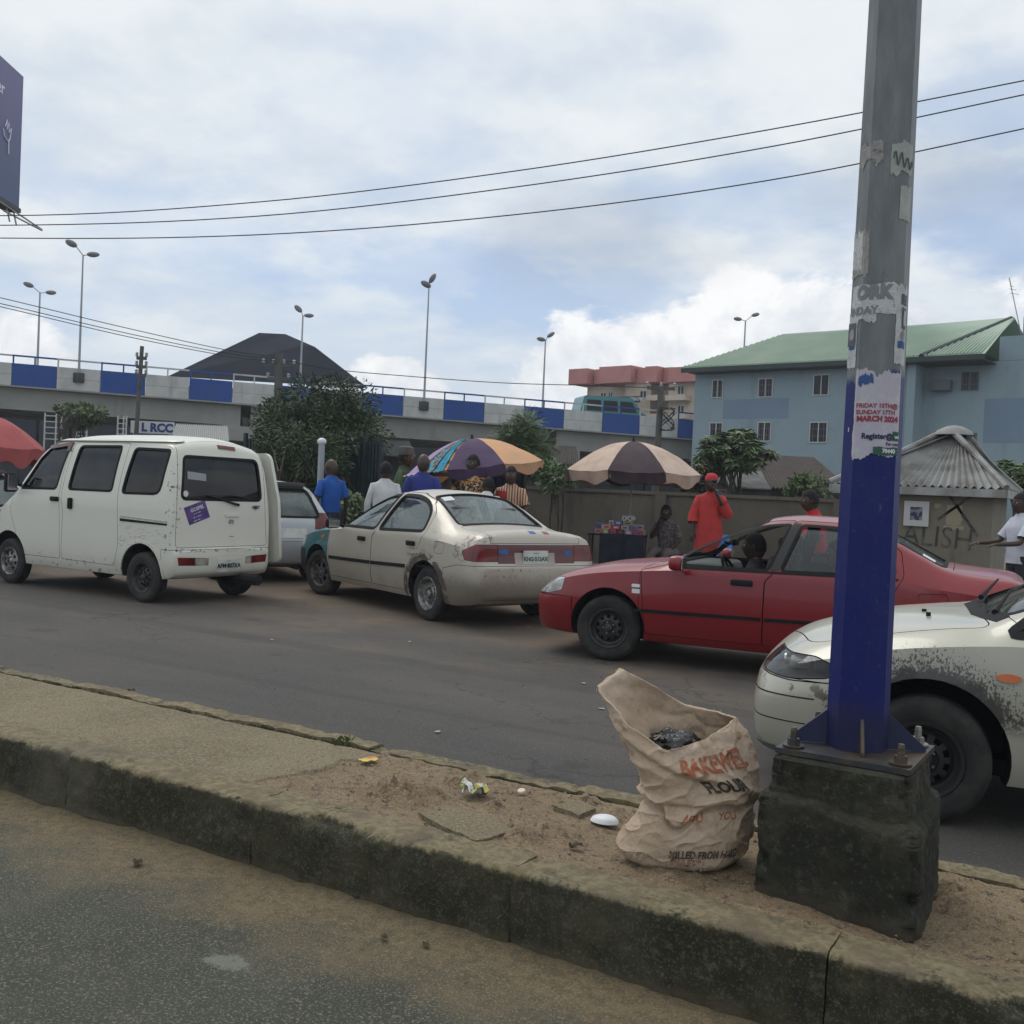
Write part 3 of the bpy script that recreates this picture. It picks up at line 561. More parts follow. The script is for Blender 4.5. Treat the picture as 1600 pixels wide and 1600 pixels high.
# dangling arch flap torn upward over the rear wheel
b=MB().grid(lambda u,v:(.36-.62*u,.868+.02*math.sin(u*5),.71+.055*v-.10*(u-.25)**2+.012*math.sin(u*17)*v),10,2); b.grid(lambda u,v:(.36-.62*u,.852+.02*math.sin(u*5),.71+.055*v-.10*(u-.25)**2+.012*math.sin(u*17)*v),10,2,flip=True)
b.build('torn_trim',CH,sedan)
def red_ex(n,v,s,c):
    a=n.mr(n.noise(v,5,6,.7),.58,.72); return n.mix(n.m('MULTIPLY',a,.25),c,(.22,.06,.05))
RP=paint('red_paint',(.20,.004,.009),dirt=(.07,.015,.015),amt=.35,rough=.32,ex=red_ex,coat=.4)
def mod(keys,f): return [f(list(k)) for k in keys]
def rf(k):
    x=k[0]
    if x>2.9: k[9]-=.01; 
    return k
red,RH=car(dict(name='red_sedan',label='red saloon with front window wound down, driver inside and black front wheel',x=-1.493,y=9.496,h=3.25,s=.975,
 keys=mod(SK,rf),wb=2.61,wr=.30,tr=.73,rimr=.18,arch=(.36,.50,1.5),cavity=(-.22,2.02,.34),paint=RP,
 windows=[('side_window','y',fwS,.4,1,None,.012),('side_window','y',rwS,.4,1,glass('side_glass_red',(.85,.88,.88),1.0,cl_=.07),.012),('windscreen','z',ws,.96,2,GR,.02),('rear_window','z',rg,1.02,2,GL,.02)],
 panels=[('tail_light',REDL,'y',rnd([(-1.2,.90),(-.70,.88),(-.64,.80),(-.74,.70),(-1.2,.69)],.02),.45,1,.004),('tail_light',REDL,'y',rnd([(-1.2,.90),(-.70,.88),(-.64,.80),(-.74,.70),(-1.2,.69)],.02),-1,-.45,.004),
  ('rear_bumper',RP,'y',[(-1.2,.18),(-.38,.18),(-.38,.60),(-.62,.655),(-1.2,.665)],-.95,.95,.005),
  ('boot_lid',RP,'z',boot,.9,1.3,.005),('front_door',RP,'y',rnd(fdS,.03),.3,1,.005),('rear_door',RP,'y',rnd(rdS,.03),.3,1,.005),
  ('fuel_flap',RP,'y',rnd([(-.06,.84),(-.28,.85),(-.28,.73),(-.07,.72)],.03),.7,1,.004),
  ('headlight',CLEARL,'y',rnd([(3.06,.74),(3.6,.69),(3.6,.575),(3.22,.58),(3.08,.62)],.02),.3,1,.004),('headlight',CLEARL,'y',rnd([(3.06,.74),(3.6,.69),(3.6,.575),(3.22,.58),(3.08,.62)],.02),-1,-.3,.004),
  ('front_bumper',RP,'y',[(2.97,.1),(3.6,.1),(3.6,.555),(2.97,.565)],-.95,.95,.005),('bonnet',RP,'z',hood,.6,1.2,.005),
  ('front_wing',RP,'y',rnd([(2.31,.20),(2.31,.87),(2.20,.94,.01),(2.25,1.05,.01),(3.1,.95),(3.4,.8),(3.4,.57),(2.96,.57),(2.95,.2)],.01),.55,1,.004)],
 skins=[('side_moulding',RUB,'y',[(2.36,.51),(1.20,.53),(1.20,.50),(2.36,.48)],.6,1,.010),('side_moulding',RUB,'y',[(1.17,.53),(.42,.545),(.42,.515),(1.17,.50)],.6,1,.010),
  ('badge',CHROME,'y',rnd([(2.38,.735),(2.30,.735),(2.30,.705),(2.38,.705)],.012),.6,1,.006),('badge',PLATE,'y',[(2.375,.69),(2.30,.69),(2.30,.65),(2.375,.65)],.6,1,.003),
  ('pillar_cover',INT,'y',[(1.145,.945),(1.07,.945),(.94,1.36),(1.01,1.36)],.4,1,.004),
  ('belt_trim',RUB,'y',[(2.05,.925),(.10,.95),(.10,.935),(2.05,.905)],.6,1,.006),
  ('grille_slot',DARK,'x',[(.38,.50),(-.38,.50),(-.38,.42),(.38,.42)],3.2,3.6,.004),
  ('sticker',MATS['white_window_sticker'],'z',[(-.06,.47),(-.16,.50),(-.16,.34),(-.06,.33)],1.02,2,-.006)],
 rims=[(BLKST,'steel'),(BLKST,'steel')],steer=rad(8),seatx=(.32,1.30,0),seatz=.44,dash=(1.90,.80),dashmat=mat('grey_dash',(.11,.11,.115),.7),mirror=(1.93,.85,.96,(.13,.19,.13)),
 handles=[(1.38,.862,.82,RUB,.19),(.28,.862,.84,RUB,.19)],wipers=[(2.05,-.35,1.0,(.05,.55,.01)),(2.07,.2,1.0,(.03,.45,.0))]))
MB().tube([(1.72,.08,1.14),(1.66,.08,1.12)],.012,6).build('mirror_stalk',RUB,red); rbox('rear_view_mirror',(1.62,.05,1.14),(.03,.22,.065),.015,RUB,red)
def wh_ex(n,v,s,c):
    q=n.m('SUBTRACT',s[2],.32); p=n.m('SUBTRACT',s[0],2.6); dd=n.m('SQRT',n.m('ADD',n.m('MULTIPLY',p,p),n.m('MULTIPLY',q,q)))
    nz=n.m('SUBTRACT',n.noise(v,24,5,.75),.5)
    a=n.mr(n.m('ADD',dd,n.m('MULTIPLY',nz,.16)),.405,.425,1,0); a=n.m('MULTIPLY',a,n.mr(s[2],.50,.56)); 
    c=n.mix(n.m('MULTIPLY',a,.92),c,(.02,.02,.022))
    thr=n.mr(dd,.42,.60,.44,.72,False); sp=n.m('SUBTRACT',n.noise(n.vm('MULTIPLY',v,(1.5,1,1)),58,4,.65),thr); sp=n.m('MULTIPLY',n.mr(sp,0,.03),n.mr(s[2],.44,.54)); c=n.mix(n.m('MULTIPLY',sp,.88),c,(.03,.03,.03)); dsty=n.m('MULTIPLY',n.mr(dd,.42,.62,1,0),n.mr(s[2],.40,.55)); c=n.mix(n.m('MULTIPLY',dsty,.30),c,(.10,.095,.08))
    a=boxmask(n,s,(3.0,-.9,.535),(3.6,.9,.60),n.m('MULTIPLY',nz,.12),.012); a=n.m('MULTIPLY',a,n.mr(n.noise(v,9,4,.7),.5,.56)); c=n.mix(n.m('MULTIPLY',a,.8),c,(.07,.06,.045))
    return c
WP=paint('cream_paint',(.44,.43,.36),amt=.28,rough=.3,metal=.15,ex=wh_ex,coat=.5)
def sh(x): return x+(.22*min(1,max(0,(x-.9)/.5)) if x<2.2 else .22*max(0,1-(x-2.2)/.85)) + (.03 if x>3.1 else 0)
def shp(o): return [(sh(p[0]),)+tuple(p[1:]) for p in o]
def wf(k):
    x=k[0]
    if x>2.0: k[9]+=.035*min(1,(x-2)/.5); k[7]+=.02
    if x>3.2: k[6]-=.02
    k[0]=sh(x); return k
WK=[(a,)+tuple(b) for a,*b in mod(SK,wf)]
white,WHH=car(dict(name='cream_sedan',label='cream saloon nearest the camera with scraped black front wheel arch',x=1.675,y=6.485,h=rad(190),s=1.0,
 keys=WK,wb=2.6,wr=.30,tr=.74,rimr=.18,arch=(.375,.48,1.5),cavity=(-.22,2.22,.34),paint=WP,
 windows=[('side_window','y',shp(fwS),.4,1,GL,.022),('side_window','y',rwS,.4,1,GL,.022),('windscreen','z',shp(ws),.97,2,GL,.03),('rear_window','z',rg,1.02,2,GL,.02)],
 panels=[('tail_light',REDL,'y',rnd([(-1.2,.90),(-.70,.88),(-.64,.80),(-.74,.70),(-1.2,.69)],.02),.45,1,.004),
  ('headlight',glass('headlamp_lens',(.92,.92,.88),.8),'y',rnd([(3.02,.70,.02),(3.12,.735,.03),(3.6,.705,.02),(3.6,.628,.02),(3.25,.618,.04),(3.05,.645,.04)],.02),.26,1,.005),('headlight',CLEARL,'y',rnd([(3.04,.72),(3.6,.72),(3.6,.585),(3.06,.60)],.02),-1,-.26,.005),
  ('front_bumper',WP,'y',[(2.98,.1),(3.6,.1),(3.6,.615),(3.25,.605),(2.98,.62)],-.95,.95,.006),
  ('bonnet',WP,'z',rnd([(2.34,.70),(2.38,0,.01),(2.34,-.70),(2.9,-.68),(3.16,-.60,.1),(3.29,0,.01),(3.16,.60,.1),(2.9,.68)],.05),.6,1.3,.006),
  ('front_door',WP,'y',rnd([(2.04,.865),(2.0,.95),(1.84,1.13),(1.5,1.28),(1.2,1.365),(.99,1.38),(1.14,.9),(1.19,.85),(1.19,.29),(2.0,.29)],.03),.3,1,.005),('rear_door',WP,'y',rnd(rdS,.03),.3,1,.005),
  ('front_wing',WP,'y',rnd([(2.02,.20),(2.06,.87),(2.26,1.0,.01),(2.34,1.1,.01),(3.1,.95),(3.4,.8),(3.4,.62),(2.96,.62),(2.95,.2)],.01),.5,1,.004)],
 skins=[('marker_light',AMBER,'y',[(2.26+.055*math.cos(k*PI/7),.735+.02*math.sin(k*PI/7)) for k in range(14)],.6,1,.012),('bumper_groove',DARK,'y',[(3.6,.528),(3.12,.535),(3.12,.528),(3.6,.521)],-.9,.9,.0015),('bumper_groove',DARK,'y',[(3.6,.40),(3.0,.405),(3.0,.399),(3.6,.394)],-.9,.9,.0015),('bumper_lip',mat('grey_scuffed_plastic',(.09,.09,.085),.7),'y',[(3.6,.255),(3.05,.255),(3.05,.22),(3.6,.22)],-.9,.9,.012),
  ('cowl',RUB,'z',[(2.31,.66),(2.40,.3),(2.40,-.3),(2.31,-.66),(2.25,-.64),(2.33,0),(2.25,.64)],.9,1.2,.003),
  ('sticker',mat('black_rub_strip',(.02,.02,.02),.6),'y',[(1.98,.38),(1.2,.38),(1.2,.35),(1.98,.35)],.6,1,.008)],
 rims=[(BLKST,'steel'),(mat('grimy_black_wheel',(.012,.012,.012),.75),'steel')],steer=rad(-4),seatx=(.32,1.18,0),seatz=.46,dash=(1.86,.82),mirror=(1.93,.85,.97,(.13,.19,.13)),  # front rim colour darkened to carry the shade on the wheel
 handles=[(1.38,.862,.82,RUB,.19)],wipers=[(2.30,.45,1.0,(-.12,-.5,.09)),(2.32,-.2,1.02,(-.12,-.45,.08))]))
# lamp innards behind the clear lens
rbox('lamp_reflector',(3.215,.42,.668),(.12,.20,.085),.03,mat('lamp_reflector_mirror',(.55,.54,.50),.25,metal=.7),white); rbox('lamp_housing',(3.07,.60,.675),(.14,.16,.08),.03,DARK,white); MB().lathe([(.001,.0),(.028,.004),(.034,.02),(.030,.03)],16,Matrix.Translation((3.275,.44,.668))@Matrix.Rotation(PI/2,4,'Y')).build('lamp_bulb_cup',CHROME,white,smooth=40)
for sx in (.0,.17): MB().tube([(2.62-sx*.1,.18+sx,.93),(2.62-sx*.1,.18+sx,.965)],.012,8).build('washer_jet',RUB,white)
# --- silver hatchback (only its tail shows past the van)
HK=[(-.80,.40,.40,.48,.56,.58,.56,.62,.50,.63),(-.79,.33,.60,.46,.72,.60,.70,.66,.66,.68),(-.76,.28,.70,.50,.80,.72,.78,.86,.74,.90),(-.70,.26,.74,.54,.84,.84,.81,1.0,.72,1.03),(-.55,.22,.78,.55,.85,.90,.83,1.20,.64,1.24),(-.35,.20,.79,.56,.855,.92,.84,1.38,.58,1.43),(-.1,.20,.79,.57,.855,.93,.84,1.42,.57,1.49)]
HK+=[tuple([k[0]]+list(k[1:7])+[k[7]+(.07 if k[0]<1.7 else 0),k[8],k[9]+(.07 if k[0]<1.7 else 0)]) for k in SK if k[0]>.5]
SP=paint('silver_paint',(.40,.42,.45),amt=.25,metal=.4,rough=.35)
HX,HY=-1.0,1.6; hp=D(392,890,13.5); hatch,HH=car(dict(name='silver_hatchback',label='silver hatchback seen between the white van and the champagne saloon',x=hp.x-.35+HX,y=hp.y+HY,h=rad(150),s=1.0,keys=HK,wb=2.6,wr=.30,tr=.72,arch=(.35,.50,1.5),cavity=(-.5,2.02,.34),paint=SP,
 windows=[('side_window','y',rwS,.4,1,GT,.02),('rear_window','x',[(.50,1.36,.06),(-.50,1.36,.06),(-.62,.97,.06),(.62,.97,.06)],-1,-.15,GL,.02)],
 panels=[('tail_light',REDL,'y',rnd([(-1.2,1.02),(-.68,1.04),(-.62,.98),(-.66,.80),(-1.2,.78)],.03),.55,1,.004),('tail_light',REDL,'y',rnd([(-1.2,1.02),(-.68,1.04),(-.62,.98),(-.66,.80),(-1.2,.78)],.03),-1,-.55,.004),
  ('rear_bumper',SP,'y',[(-1.2,.18),(-.38,.18),(-.38,.60),(-1.2,.62)],-.95,.95,.005),('tailgate',SP,'x',rnd([(.56,1.30),(.5,1.44),(-.5,1.44),(-.56,1.30),(-.54,.66),(.54,.66)],.04),-1.2,-.3,.005)],
 skins=[('number_plate',PLATE,'x',[(.02,.80),(-.42,.80),(-.42,.66),(.02,.66)],-1,-.6,.008),('spoiler',RUB,'x',rnd([(.46,1.47),(-.46,1.47),(-.5,1.41),(.5,1.41)],.02),-.5,-.2,.06),('badge',CHROME,'x',[(.04,.93),(-.04,.93),(-.04,.89),(.04,.89)],-1,-.6,.006)],
 rims=[(STEEL,'alloy'),(STEEL,'alloy')],seatx=(.1,1.1,0),dash=(1.86,.82),mirror=(1.93,.85,.97,(.13,.19,.13)),wipers=[(-.72,0,.98,(.02,.4,.06))]))
facetext('--- ----',.07,INK,hatch,-.775,-.2,.73,bold=.002)
sd_=MB().poly(rnd([(-.52,.42),(.55,.42),(.50,1.1),(.40,1.72),(-.38,1.72),(-.46,1.1)],.08),.045,'y',at=-.90); sd_.v=[(x,y+.10*max(0,(z-1.05)/.65)**2,z) for x,y,z in sd_.v]; sd_.build('open_sliding_door',VP,van,smooth=40)
def copy_tree(o,parent=None):
    c=o.copy(); COL.objects.link(c)
    if parent: c.parent=parent
    for ch in list(o.children): copy_tree(ch,c)
    return c
# ---------------------------------------------------------------- ground, roads, median
def fb(x,y,z=0,o=4):
    return noise.fractal(Vector((x,y,z)),.8,2.0,o)
def ground_ex(n,v,col,b):
    p=n.pos(); s=n.sep(p); a=n.mr(n.noise(p,.35,5),.4,.65); c=n.mix(a,(.13,.10,.07),(.09,.08,.062))
    return n.mix(n.mr(n.noise(p,6,5),.5,.8),c,(.16,.13,.10))
def road_ex(n,v,col,b):
    p=n.pos(); s=n.sep(p)
    big=n.noise(n.vm('MULTIPLY',p,(.35,1,1)),.9,6,.6); c=n.mix(n.mr(big,.35,.7),(.050,.047,.045),(.078,.070,.062))
    sp=n.mr(n.noise(p,95,3,.6),.5,.75); c=n.mix(n.m('MULTIPLY',sp,.75),c,(.14,.13,.12))
    dk=n.mr(n.noise(p,160,2,.6),.52,.7); c=n.mix(n.m('MULTIPLY',dk,.35),c,(.02,.02,.02))
    st=n.mr(n.vor(p,5.5),.015,.028,1,0); c=n.mix(n.m('MULTIPLY',st,.5),c,(.35,.33,.29))
    trk=n.noise(n.vm('MULTIPLY',p,(.05,2.2,1)),1.0,3,.5); c=n.mix(n.m('MULTIPLY',n.mr(trk,.52,.66),.45),c,(.034,.032,.032))
    oil=n.mr(n.noise(p,1.7,4,.6),.62,.70); c=n.mix(n.m('MULTIPLY',oil,.5),c,(.028,.026,.026))
    fl=n.mr(n.vor(n.vm('ADD',p,(2,7,1)),22),.04,.08,1,0); c=n.mix(n.m('MULTIPLY',fl,.35),c,(.17,.16,.145))
    dirt=n.m('ADD',n.mr(s[1],7.6,11.5),n.mr(n.noise(p,.9,6,.65),.42,.75)); dirt=n.m('MULTIPLY',dirt,n.mr(n.m('ADD',s[1],n.m('MULTIPLY',s[0],.12)),5.5,8.2))
    c=n.mix(n.m('MULTIPLY',dirt,.8,clamp=True),c,(.150,.108,.075))
    e=n.mr(n.m('ADD',s[1],n.m('MULTIPLY',n.noise(p,3,5),.35)),4.15,4.5,1,0); c=n.mix(n.m('MULTIPLY',e,.6),c,(.12,.10,.078))
    vd=n.vor(n.vm('ADD',n.vm('MULTIPLY',p,(.55,.9,1)),n.vm('MULTIPLY',n.comb(n.noise(p,3,4),n.noise(p,3.3,4),0.0),(.5,.5,0))),.8,'DISTANCE_TO_EDGE'); ck=n.m('MULTIPLY',n.mr(vd,.0,.010,1,0),n.mr(n.noise(p,.5,3),.48,.56)); c=n.mix(n.m('MULTIPLY',ck,.65),c,(.02,.018,.017))
    n.l.new(n.bump(n.noise(p,130,4,.7),.5,.006),b.inputs['Normal']); return c
def near_ex(n,v,col,b):
    p=n.pos(); s=n.sep(p)
    c=n.mix(n.mr(n.noise(p,1.3,6,.6),.35,.7),(.030,.036,.026),(.054,.059,.045))
    sp=n.mr(n.noise(p,120,3,.6),.5,.75); c=n.mix(n.m('MULTIPLY',sp,.4),c,(.12,.122,.108))
    st=n.mr(n.vor(p,26),.03,.055,1,0); g=n.mr(n.noise(p,9,3),.5,.6); c=n.mix(n.m('MULTIPLY',n.m('MULTIPLY',st,g),.9),c,(.30,.30,.26)); st=n.mr(n.vor(n.vm('ADD',p,(9,3,0)),40),.05,.09,1,0); c=n.mix(n.m('MULTIPLY',st,.45),c,(.20,.205,.18)); dkk=n.mr(n.noise(p,75,4,.7),.54,.64); c=n.mix(n.m('MULTIPLY',dkk,.5),c,(.018,.020,.018))
    st=n.mr(n.vor(n.vm('ADD',p,(3,3,3)),60),.04,.07,1,0); c=n.mix(n.m('MULTIPLY',st,.35),c,(.24,.23,.20))
    nz=n.m('MULTIPLY',n.m('SUBTRACT',n.noise(p,2.6,7,.68),.5),1.1)
    dy=n.m('ADD',s[1],nz); d=n.mr(dy,2.30,2.82); c=n.mix(n.m('MULTIPLY',d,.88),c,n.mix(n.mr(n.noise(p,22,5,.6),.4,.65),(.155,.114,.058),(.100,.076,.040)))
    fine=n.mr(n.noise(p,120,3,.7),.53,.62); c=n.mix(n.m('MULTIPLY',fine,.6),c,(.23,.195,.14)); fd=n.mr(n.noise(n.vm('ADD',p,(5,5,5)),95,3,.7),.55,.63); c=n.mix(n.m('MULTIPLY',fd,.5),c,(.045,.036,.024))
    x=n.m('SUBTRACT',s[0],PATCH.x); y=n.m('SUBTRACT',s[1],PATCH.y); q=n.m('SQRT',n.m('ADD',n.m('MULTIPLY',n.m('MULTIPLY',x,x),1.0),n.m('MULTIPLY',n.m('MULTIPLY',y,y),3.0)))
    q=n.m('ADD',q,n.m('MULTIPLY',n.m('SUBTRACT',n.noise(p,18,5,.7),.5),.22)); c=n.mix(n.m('MULTIPLY',n.mr(q,.06,.10,1,0),.6),c,(.19,.20,.17))
    n.l.new(n.bump(n.m('ADD',n.noise(p,110,4,.7),n.m('MULTIPLY',n.noise(p,12,4),.6)),.6,.008),b.inputs['Normal']); return c
PATCH=G(355,1503,0)
tag(MB().add([(-260,-60,-.012),(140,-60,-.012),(140,260,-.012),(-260,260,-.012)],[(0,1,2,3)]).build('ground',mat('dusty_ground',(.1,.08,.06),.95,extra=ground_ex)),kind='structure')
tag(MB().add([(-200,3.9,-.004),(120,3.9,-.004),(120,13,-.004),(-200,13,-.004)],[(0,1,2,3)]).build('road',mat('asphalt_far',(.05,.05,.05),.9,extra=road_ex)),kind='structure')
def nearz(u,v):
    x=-9+12*u; y=-1.2+4.25*v; return (x,y,.012*fb(x*1.3,y*1.3,3)+.02*max(0,(y-2.6)/.45)**2*(.6+.6*fb(x*2,y*4,9)))
b=MB().grid(nearz,240,90); o=len(b.v)
b.add([(-200,-30,-.006),(120,-30,-.006),(120,3.0,-.006),(-200,3.0,-.006)],[(0,1,2,3)])
tag(b.build('near_road',mat('asphalt_near',(.05,.05,.05),.9,extra=near_ex),smooth=180),kind='structure')
# kerb stones
def kerb_ex(n,v,col,b):
    p=n.pos(); s=n.sep(p)
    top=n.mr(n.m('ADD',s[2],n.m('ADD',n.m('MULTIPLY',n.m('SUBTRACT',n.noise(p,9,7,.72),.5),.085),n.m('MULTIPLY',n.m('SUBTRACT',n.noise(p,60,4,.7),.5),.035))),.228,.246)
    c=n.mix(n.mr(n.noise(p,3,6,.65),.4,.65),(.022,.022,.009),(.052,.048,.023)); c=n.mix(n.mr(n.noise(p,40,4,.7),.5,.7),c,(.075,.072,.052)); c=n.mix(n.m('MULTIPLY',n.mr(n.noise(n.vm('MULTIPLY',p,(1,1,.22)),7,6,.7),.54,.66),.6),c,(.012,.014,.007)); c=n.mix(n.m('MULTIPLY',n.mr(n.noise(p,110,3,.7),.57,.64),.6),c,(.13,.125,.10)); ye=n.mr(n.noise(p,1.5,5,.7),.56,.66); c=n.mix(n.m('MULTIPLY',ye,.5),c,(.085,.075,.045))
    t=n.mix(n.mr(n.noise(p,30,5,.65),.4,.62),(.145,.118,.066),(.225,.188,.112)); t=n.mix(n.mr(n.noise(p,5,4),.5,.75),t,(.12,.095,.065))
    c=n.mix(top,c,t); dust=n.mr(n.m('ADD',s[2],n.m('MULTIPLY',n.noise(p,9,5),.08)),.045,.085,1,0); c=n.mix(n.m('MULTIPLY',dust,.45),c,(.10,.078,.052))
    lt=n.mr(n.noise(n.vm('MULTIPLY',p,(1,1,.3)),1.1,3),.55,.7); c=n.mix(n.m('MULTIPLY',lt,.35),c,(.10,.095,.075))
    n.l.new(n.bump(n.noise(p,55,6,.75),.75,.012),b.inputs['Normal']); return c
KM=mat('mossy_kerb_concrete',(.1,.1,.1),.95,extra=kerb_ex)
kerb=empty('near_kerb',(0,0,0)); kerb['kind']='structure'; fk=empty('far_kerb',(0,0,0)); fk['kind']='structure'
def kerb_block(x0,x1,y0,y1,zt,par,near=True,seed=0,res=.016):
    nx=max(4,int((x1-x0)/res)); prof=[]
    if near:
        for k in range(15): prof.append((y0+.012*k/14,zt*k/14*.93,1))
        for k in range(1,6): a=k/5*PI/2; prof.append((y0+.012+.025*(1-math.cos(a)),zt*.93+zt*.07*math.sin(a),1))
        for k in range(1,9): prof.append((y0+.037+(y1-y0-.037)*k/8,zt,1))
        prof.append((y1,zt-.04,1)); prof.append((y1,-.01,0))
    else:
        prof=[(y0,-.01,0),(y0,zt-.03,1)]+[(y0+(y1-y0-.02)*k/7,zt,1) for k in range(8)]+[(y1-.006,zt-.006,1),(y1,zt-.025,1),(y1,0,0)]
    def fn(u,v):
        x=x0+(x1-x0)*u; i=min(int(v*(len(prof)-1)+1e-6),len(prof)-1); y,z,k=prof[i]
        a=fb(x*5,y*5,z*5+seed,5)*.016+fb(x*22,y*22,z*22+seed,3)*.006
        edge=1 if not near else math.exp(-((z-zt)**2)/.0012)*math.exp(-((y-y0-.02)**2)/.0012)
        ch=max(0,fb(x*2.2,seed*.1,7,4)-.05)*.07*edge if near else max(0,fb(x*3,seed,2,4))*.02
        y2=y+(a*-.9+ch if near else a*.7)*k; z2=z+(a*.45-ch*.9)*k if z>.03 else z
        e=min(x-x0,x1-x); y2+=(.006*math.exp(-e/.012)) if near and k else 0
        return (x+.004*fb(z*9,y*9,seed)*(1 if u in(0,1) else 0),y2,z2)
    b=MB().grid(fn,nx,len(prof)-1); W=nx+1; k=len(prof)
    b.f.append(tuple(j*W for j in range(k))[::-1]); b.mi.append(0); b.f.append(tuple(j*W+nx for j in range(k))); b.mi.append(0)
    return b.build('kerb_stone',KM,par,smooth=60)
xs=[-60,-40,-25,-15,-10,-7.4,-6.2,-5.05,-3.95,-2.83,-1.66,-.64,.45,1.6,3,8,30]
for i in range(len(xs)-1):
    big=xs[i+1]-xs[i]>1.3
    kerb_block(xs[i]+.0015,xs[i+1]-.0015,2.905,3.09,.25,kerb,True,i*3.1,.016 if not big else .2)
xs=[-60,-40,-25,-15,-10,-8.1,-6.3,-5.2,-4.1,-3.0,-1.9,-.8,.3,1.6,3,8,30]
for i in range(len(xs)-1):
    big=xs[i+1]-xs[i]>2.0
    kerb_block(xs[i]+.003,xs[i+1]-.003,3.85,3.965,.252+.006*math.sin(i*4),fk,False,i*2.3,.02 if not big else .2)
# median fill: concrete slab on the left, broken earth on the right
def slab_ex(n,v,col,b):
    p=n.pos(); c=n.mix(n.mr(n.noise(p,1.8,5),.35,.7),(.160,.128,.072),(.210,.172,.100)); c=n.mix(n.mr(n.noise(p,70,3,.6),.45,.65),c,(.235,.208,.150)); c=n.mix(n.mr(n.noise(p,110,3,.6),.54,.66),c,(.08,.052,.038))
    n.l.new(n.bump(n.noise(p,75,4,.65),.9,.012),b.inputs['Normal']); return c
def dirt_ex(n,v,col,b):
    p=n.pos(); c=n.mix(n.mr(n.noise(p,3.5,6,.6),.35,.65),(.160,.112,.062),(.208,.152,.088)); c=n.mix(n.mr(n.noise(p,25,6,.7),.5,.64),c,(.075,.052,.034)); c=n.mix(n.m('MULTIPLY',n.mr(n.noise(p,120,3,.6),.54,.62),.75),c,(.29,.235,.175)); c=n.mix(n.m('MULTIPLY',n.mr(n.noise(n.vm('ADD',p,(3,3,3)),90,3,.6),.57,.64),.6),c,(.05,.035,.022))
    n.l.new(n.bump(n.noise(p,60,6,.7),.6,.01),b.inputs['Normal']); return c
SLAB=mat('rough_concrete_slab',(.2,.18,.14),.95,extra=slab_ex); DIRT=mat('dry_brown_earth',(.15,.11,.07),.95,extra=dirt_ex)
XB=-2.75
def slabedge(y): return XB-.10-(3.85-y)*.18+.06*fb(y*6,1,1)+(.25 if y>3.6 else 0)*0
def slabf(u,v):
    y=3.05+.79*v; x=-9+(slabedge(y)+9)*u; g=-.04*math.exp(-((y-3.828)/.014)**2)
    z=.250+g-.022*max(0,1-(y-3.05)/.05)+.0035*fb(x*9,y*9,2)+.004*fb(x*2,y*2,1)+.0018*fb(x*60,y*60,3,2)
    if u>.995: z-=.02
    return (x,y,z)
def clump(x,y,cx,cy,r,h):
    d=math.hypot(x-cx,(y-cy))/r
    return h*1.05*max(0,1-d*d)*(.35+1.3*abs(fb(x*17,y*17,cx*7,5))) if d<1 else 0
cl=[]
for px,py,r,h in [(610,1240,.13,.05),(650,1250,.12,.045),(680,1245,.07,.03),(560,1232,.06,.03),(710,1225,.07,.035),(735,1215,.06,.03),(640,1195,.08,.02),(770,1262,.045,.03),(815,1310,.07,.035),(840,1305,.05,.02),(885,1310,.05,.02),(870,1290,.09,.015),(920,1250,.06,.02),(960,1270,.08,.015),(600,1180,.05,.015),(690,1180,.07,.02),(1020,1350,.12,.02),(1060,1375,.12,.02),(1500,1390,.12,.03),(1540,1430,.12,.02),(1480,1410,.08,.03)]:
    g=G(px,py,.24); cl.append((g.x,g.y,r,h))
def earthf(u,v):
    y=3.045+.81*v; x0=slabedge(y)-.04; x=x0+(2.2-x0)*u
    z=.236+.010*fb(x*3.1,y*3.1,5)+.012*fb(x*11,y*11,6,3)*max(0,fb(x*1.7,y*3,4)+.25)+.0025*fb(x*45,y*45,2,2)
    for c in cl:
        if abs(x-c[0])<c[2] and abs(y-c[1])<c[2]: z+=clump(x,y,*c)*1.0
    e=min(y-3.045,3.855-y); z+=.012*math.exp(-abs(e-.05)/.05)-.03*max(0,1-e/.045)
    return (x,y,z)
tag(MB().grid(slabf,520,64).build('median_slab',SLAB,smooth=180),kind='structure')
tag(MB().grid(earthf,420,78).build('median_earth',DIRT,smooth=180),kind='structure')
tag(MB().box((-35,3.47,.12),(52,.76,.24)).box((18,3.47,.11),(32,.76,.22)).build('median_core',SLAB),kind='structure')
tag(empty('x'),None) if False else None
# broken slab pieces lying in the earth
rs=random.Random(5)
def slabpiece(pts,zt,th,label):
    P_=[G(px,py,zt) for px,py in pts]; m=MB(); k=len(P_)
    top=[];c=sum(P_,Vector())/k; out=[]
    for i in range(k):
        a,b2=P_[i],P_[(i+1)%k]
        for t in (0,.33,.66): q=a.lerp(b2,t); j=.012*fb(q.x*20,q.y*20,1); out.append(Vector((q.x+j,q.y-j,zt+.004*fb(q.x*9,q.y*9,3))))
    K_=len(out); m.add([c+Vector((0,0,.003))]+out+[q-Vector((0,0,th)) for q in out],[(0,1+i,1+(i+1)%K_) for i in range(K_)]+[(1+i,1+K_+i,1+K_+(i+1)%K_,1+(i+1)%K_) for i in range(K_)])
    o=m.build('concrete_slab',SLAB,smooth=40); tag(o,label,'concrete slab')
slabpiece([(655,1270),(715,1262),(775,1278),(800,1296),(745,1315),(722,1302),(690,1290)],.256,.03,'flat grey slab of broken concrete sunk in the brown earth')
slabpiece([(865,1258),(905,1250),(930,1262),(905,1274)],.252,.02,'small chip of concrete in the earth between wrapper and white shell')
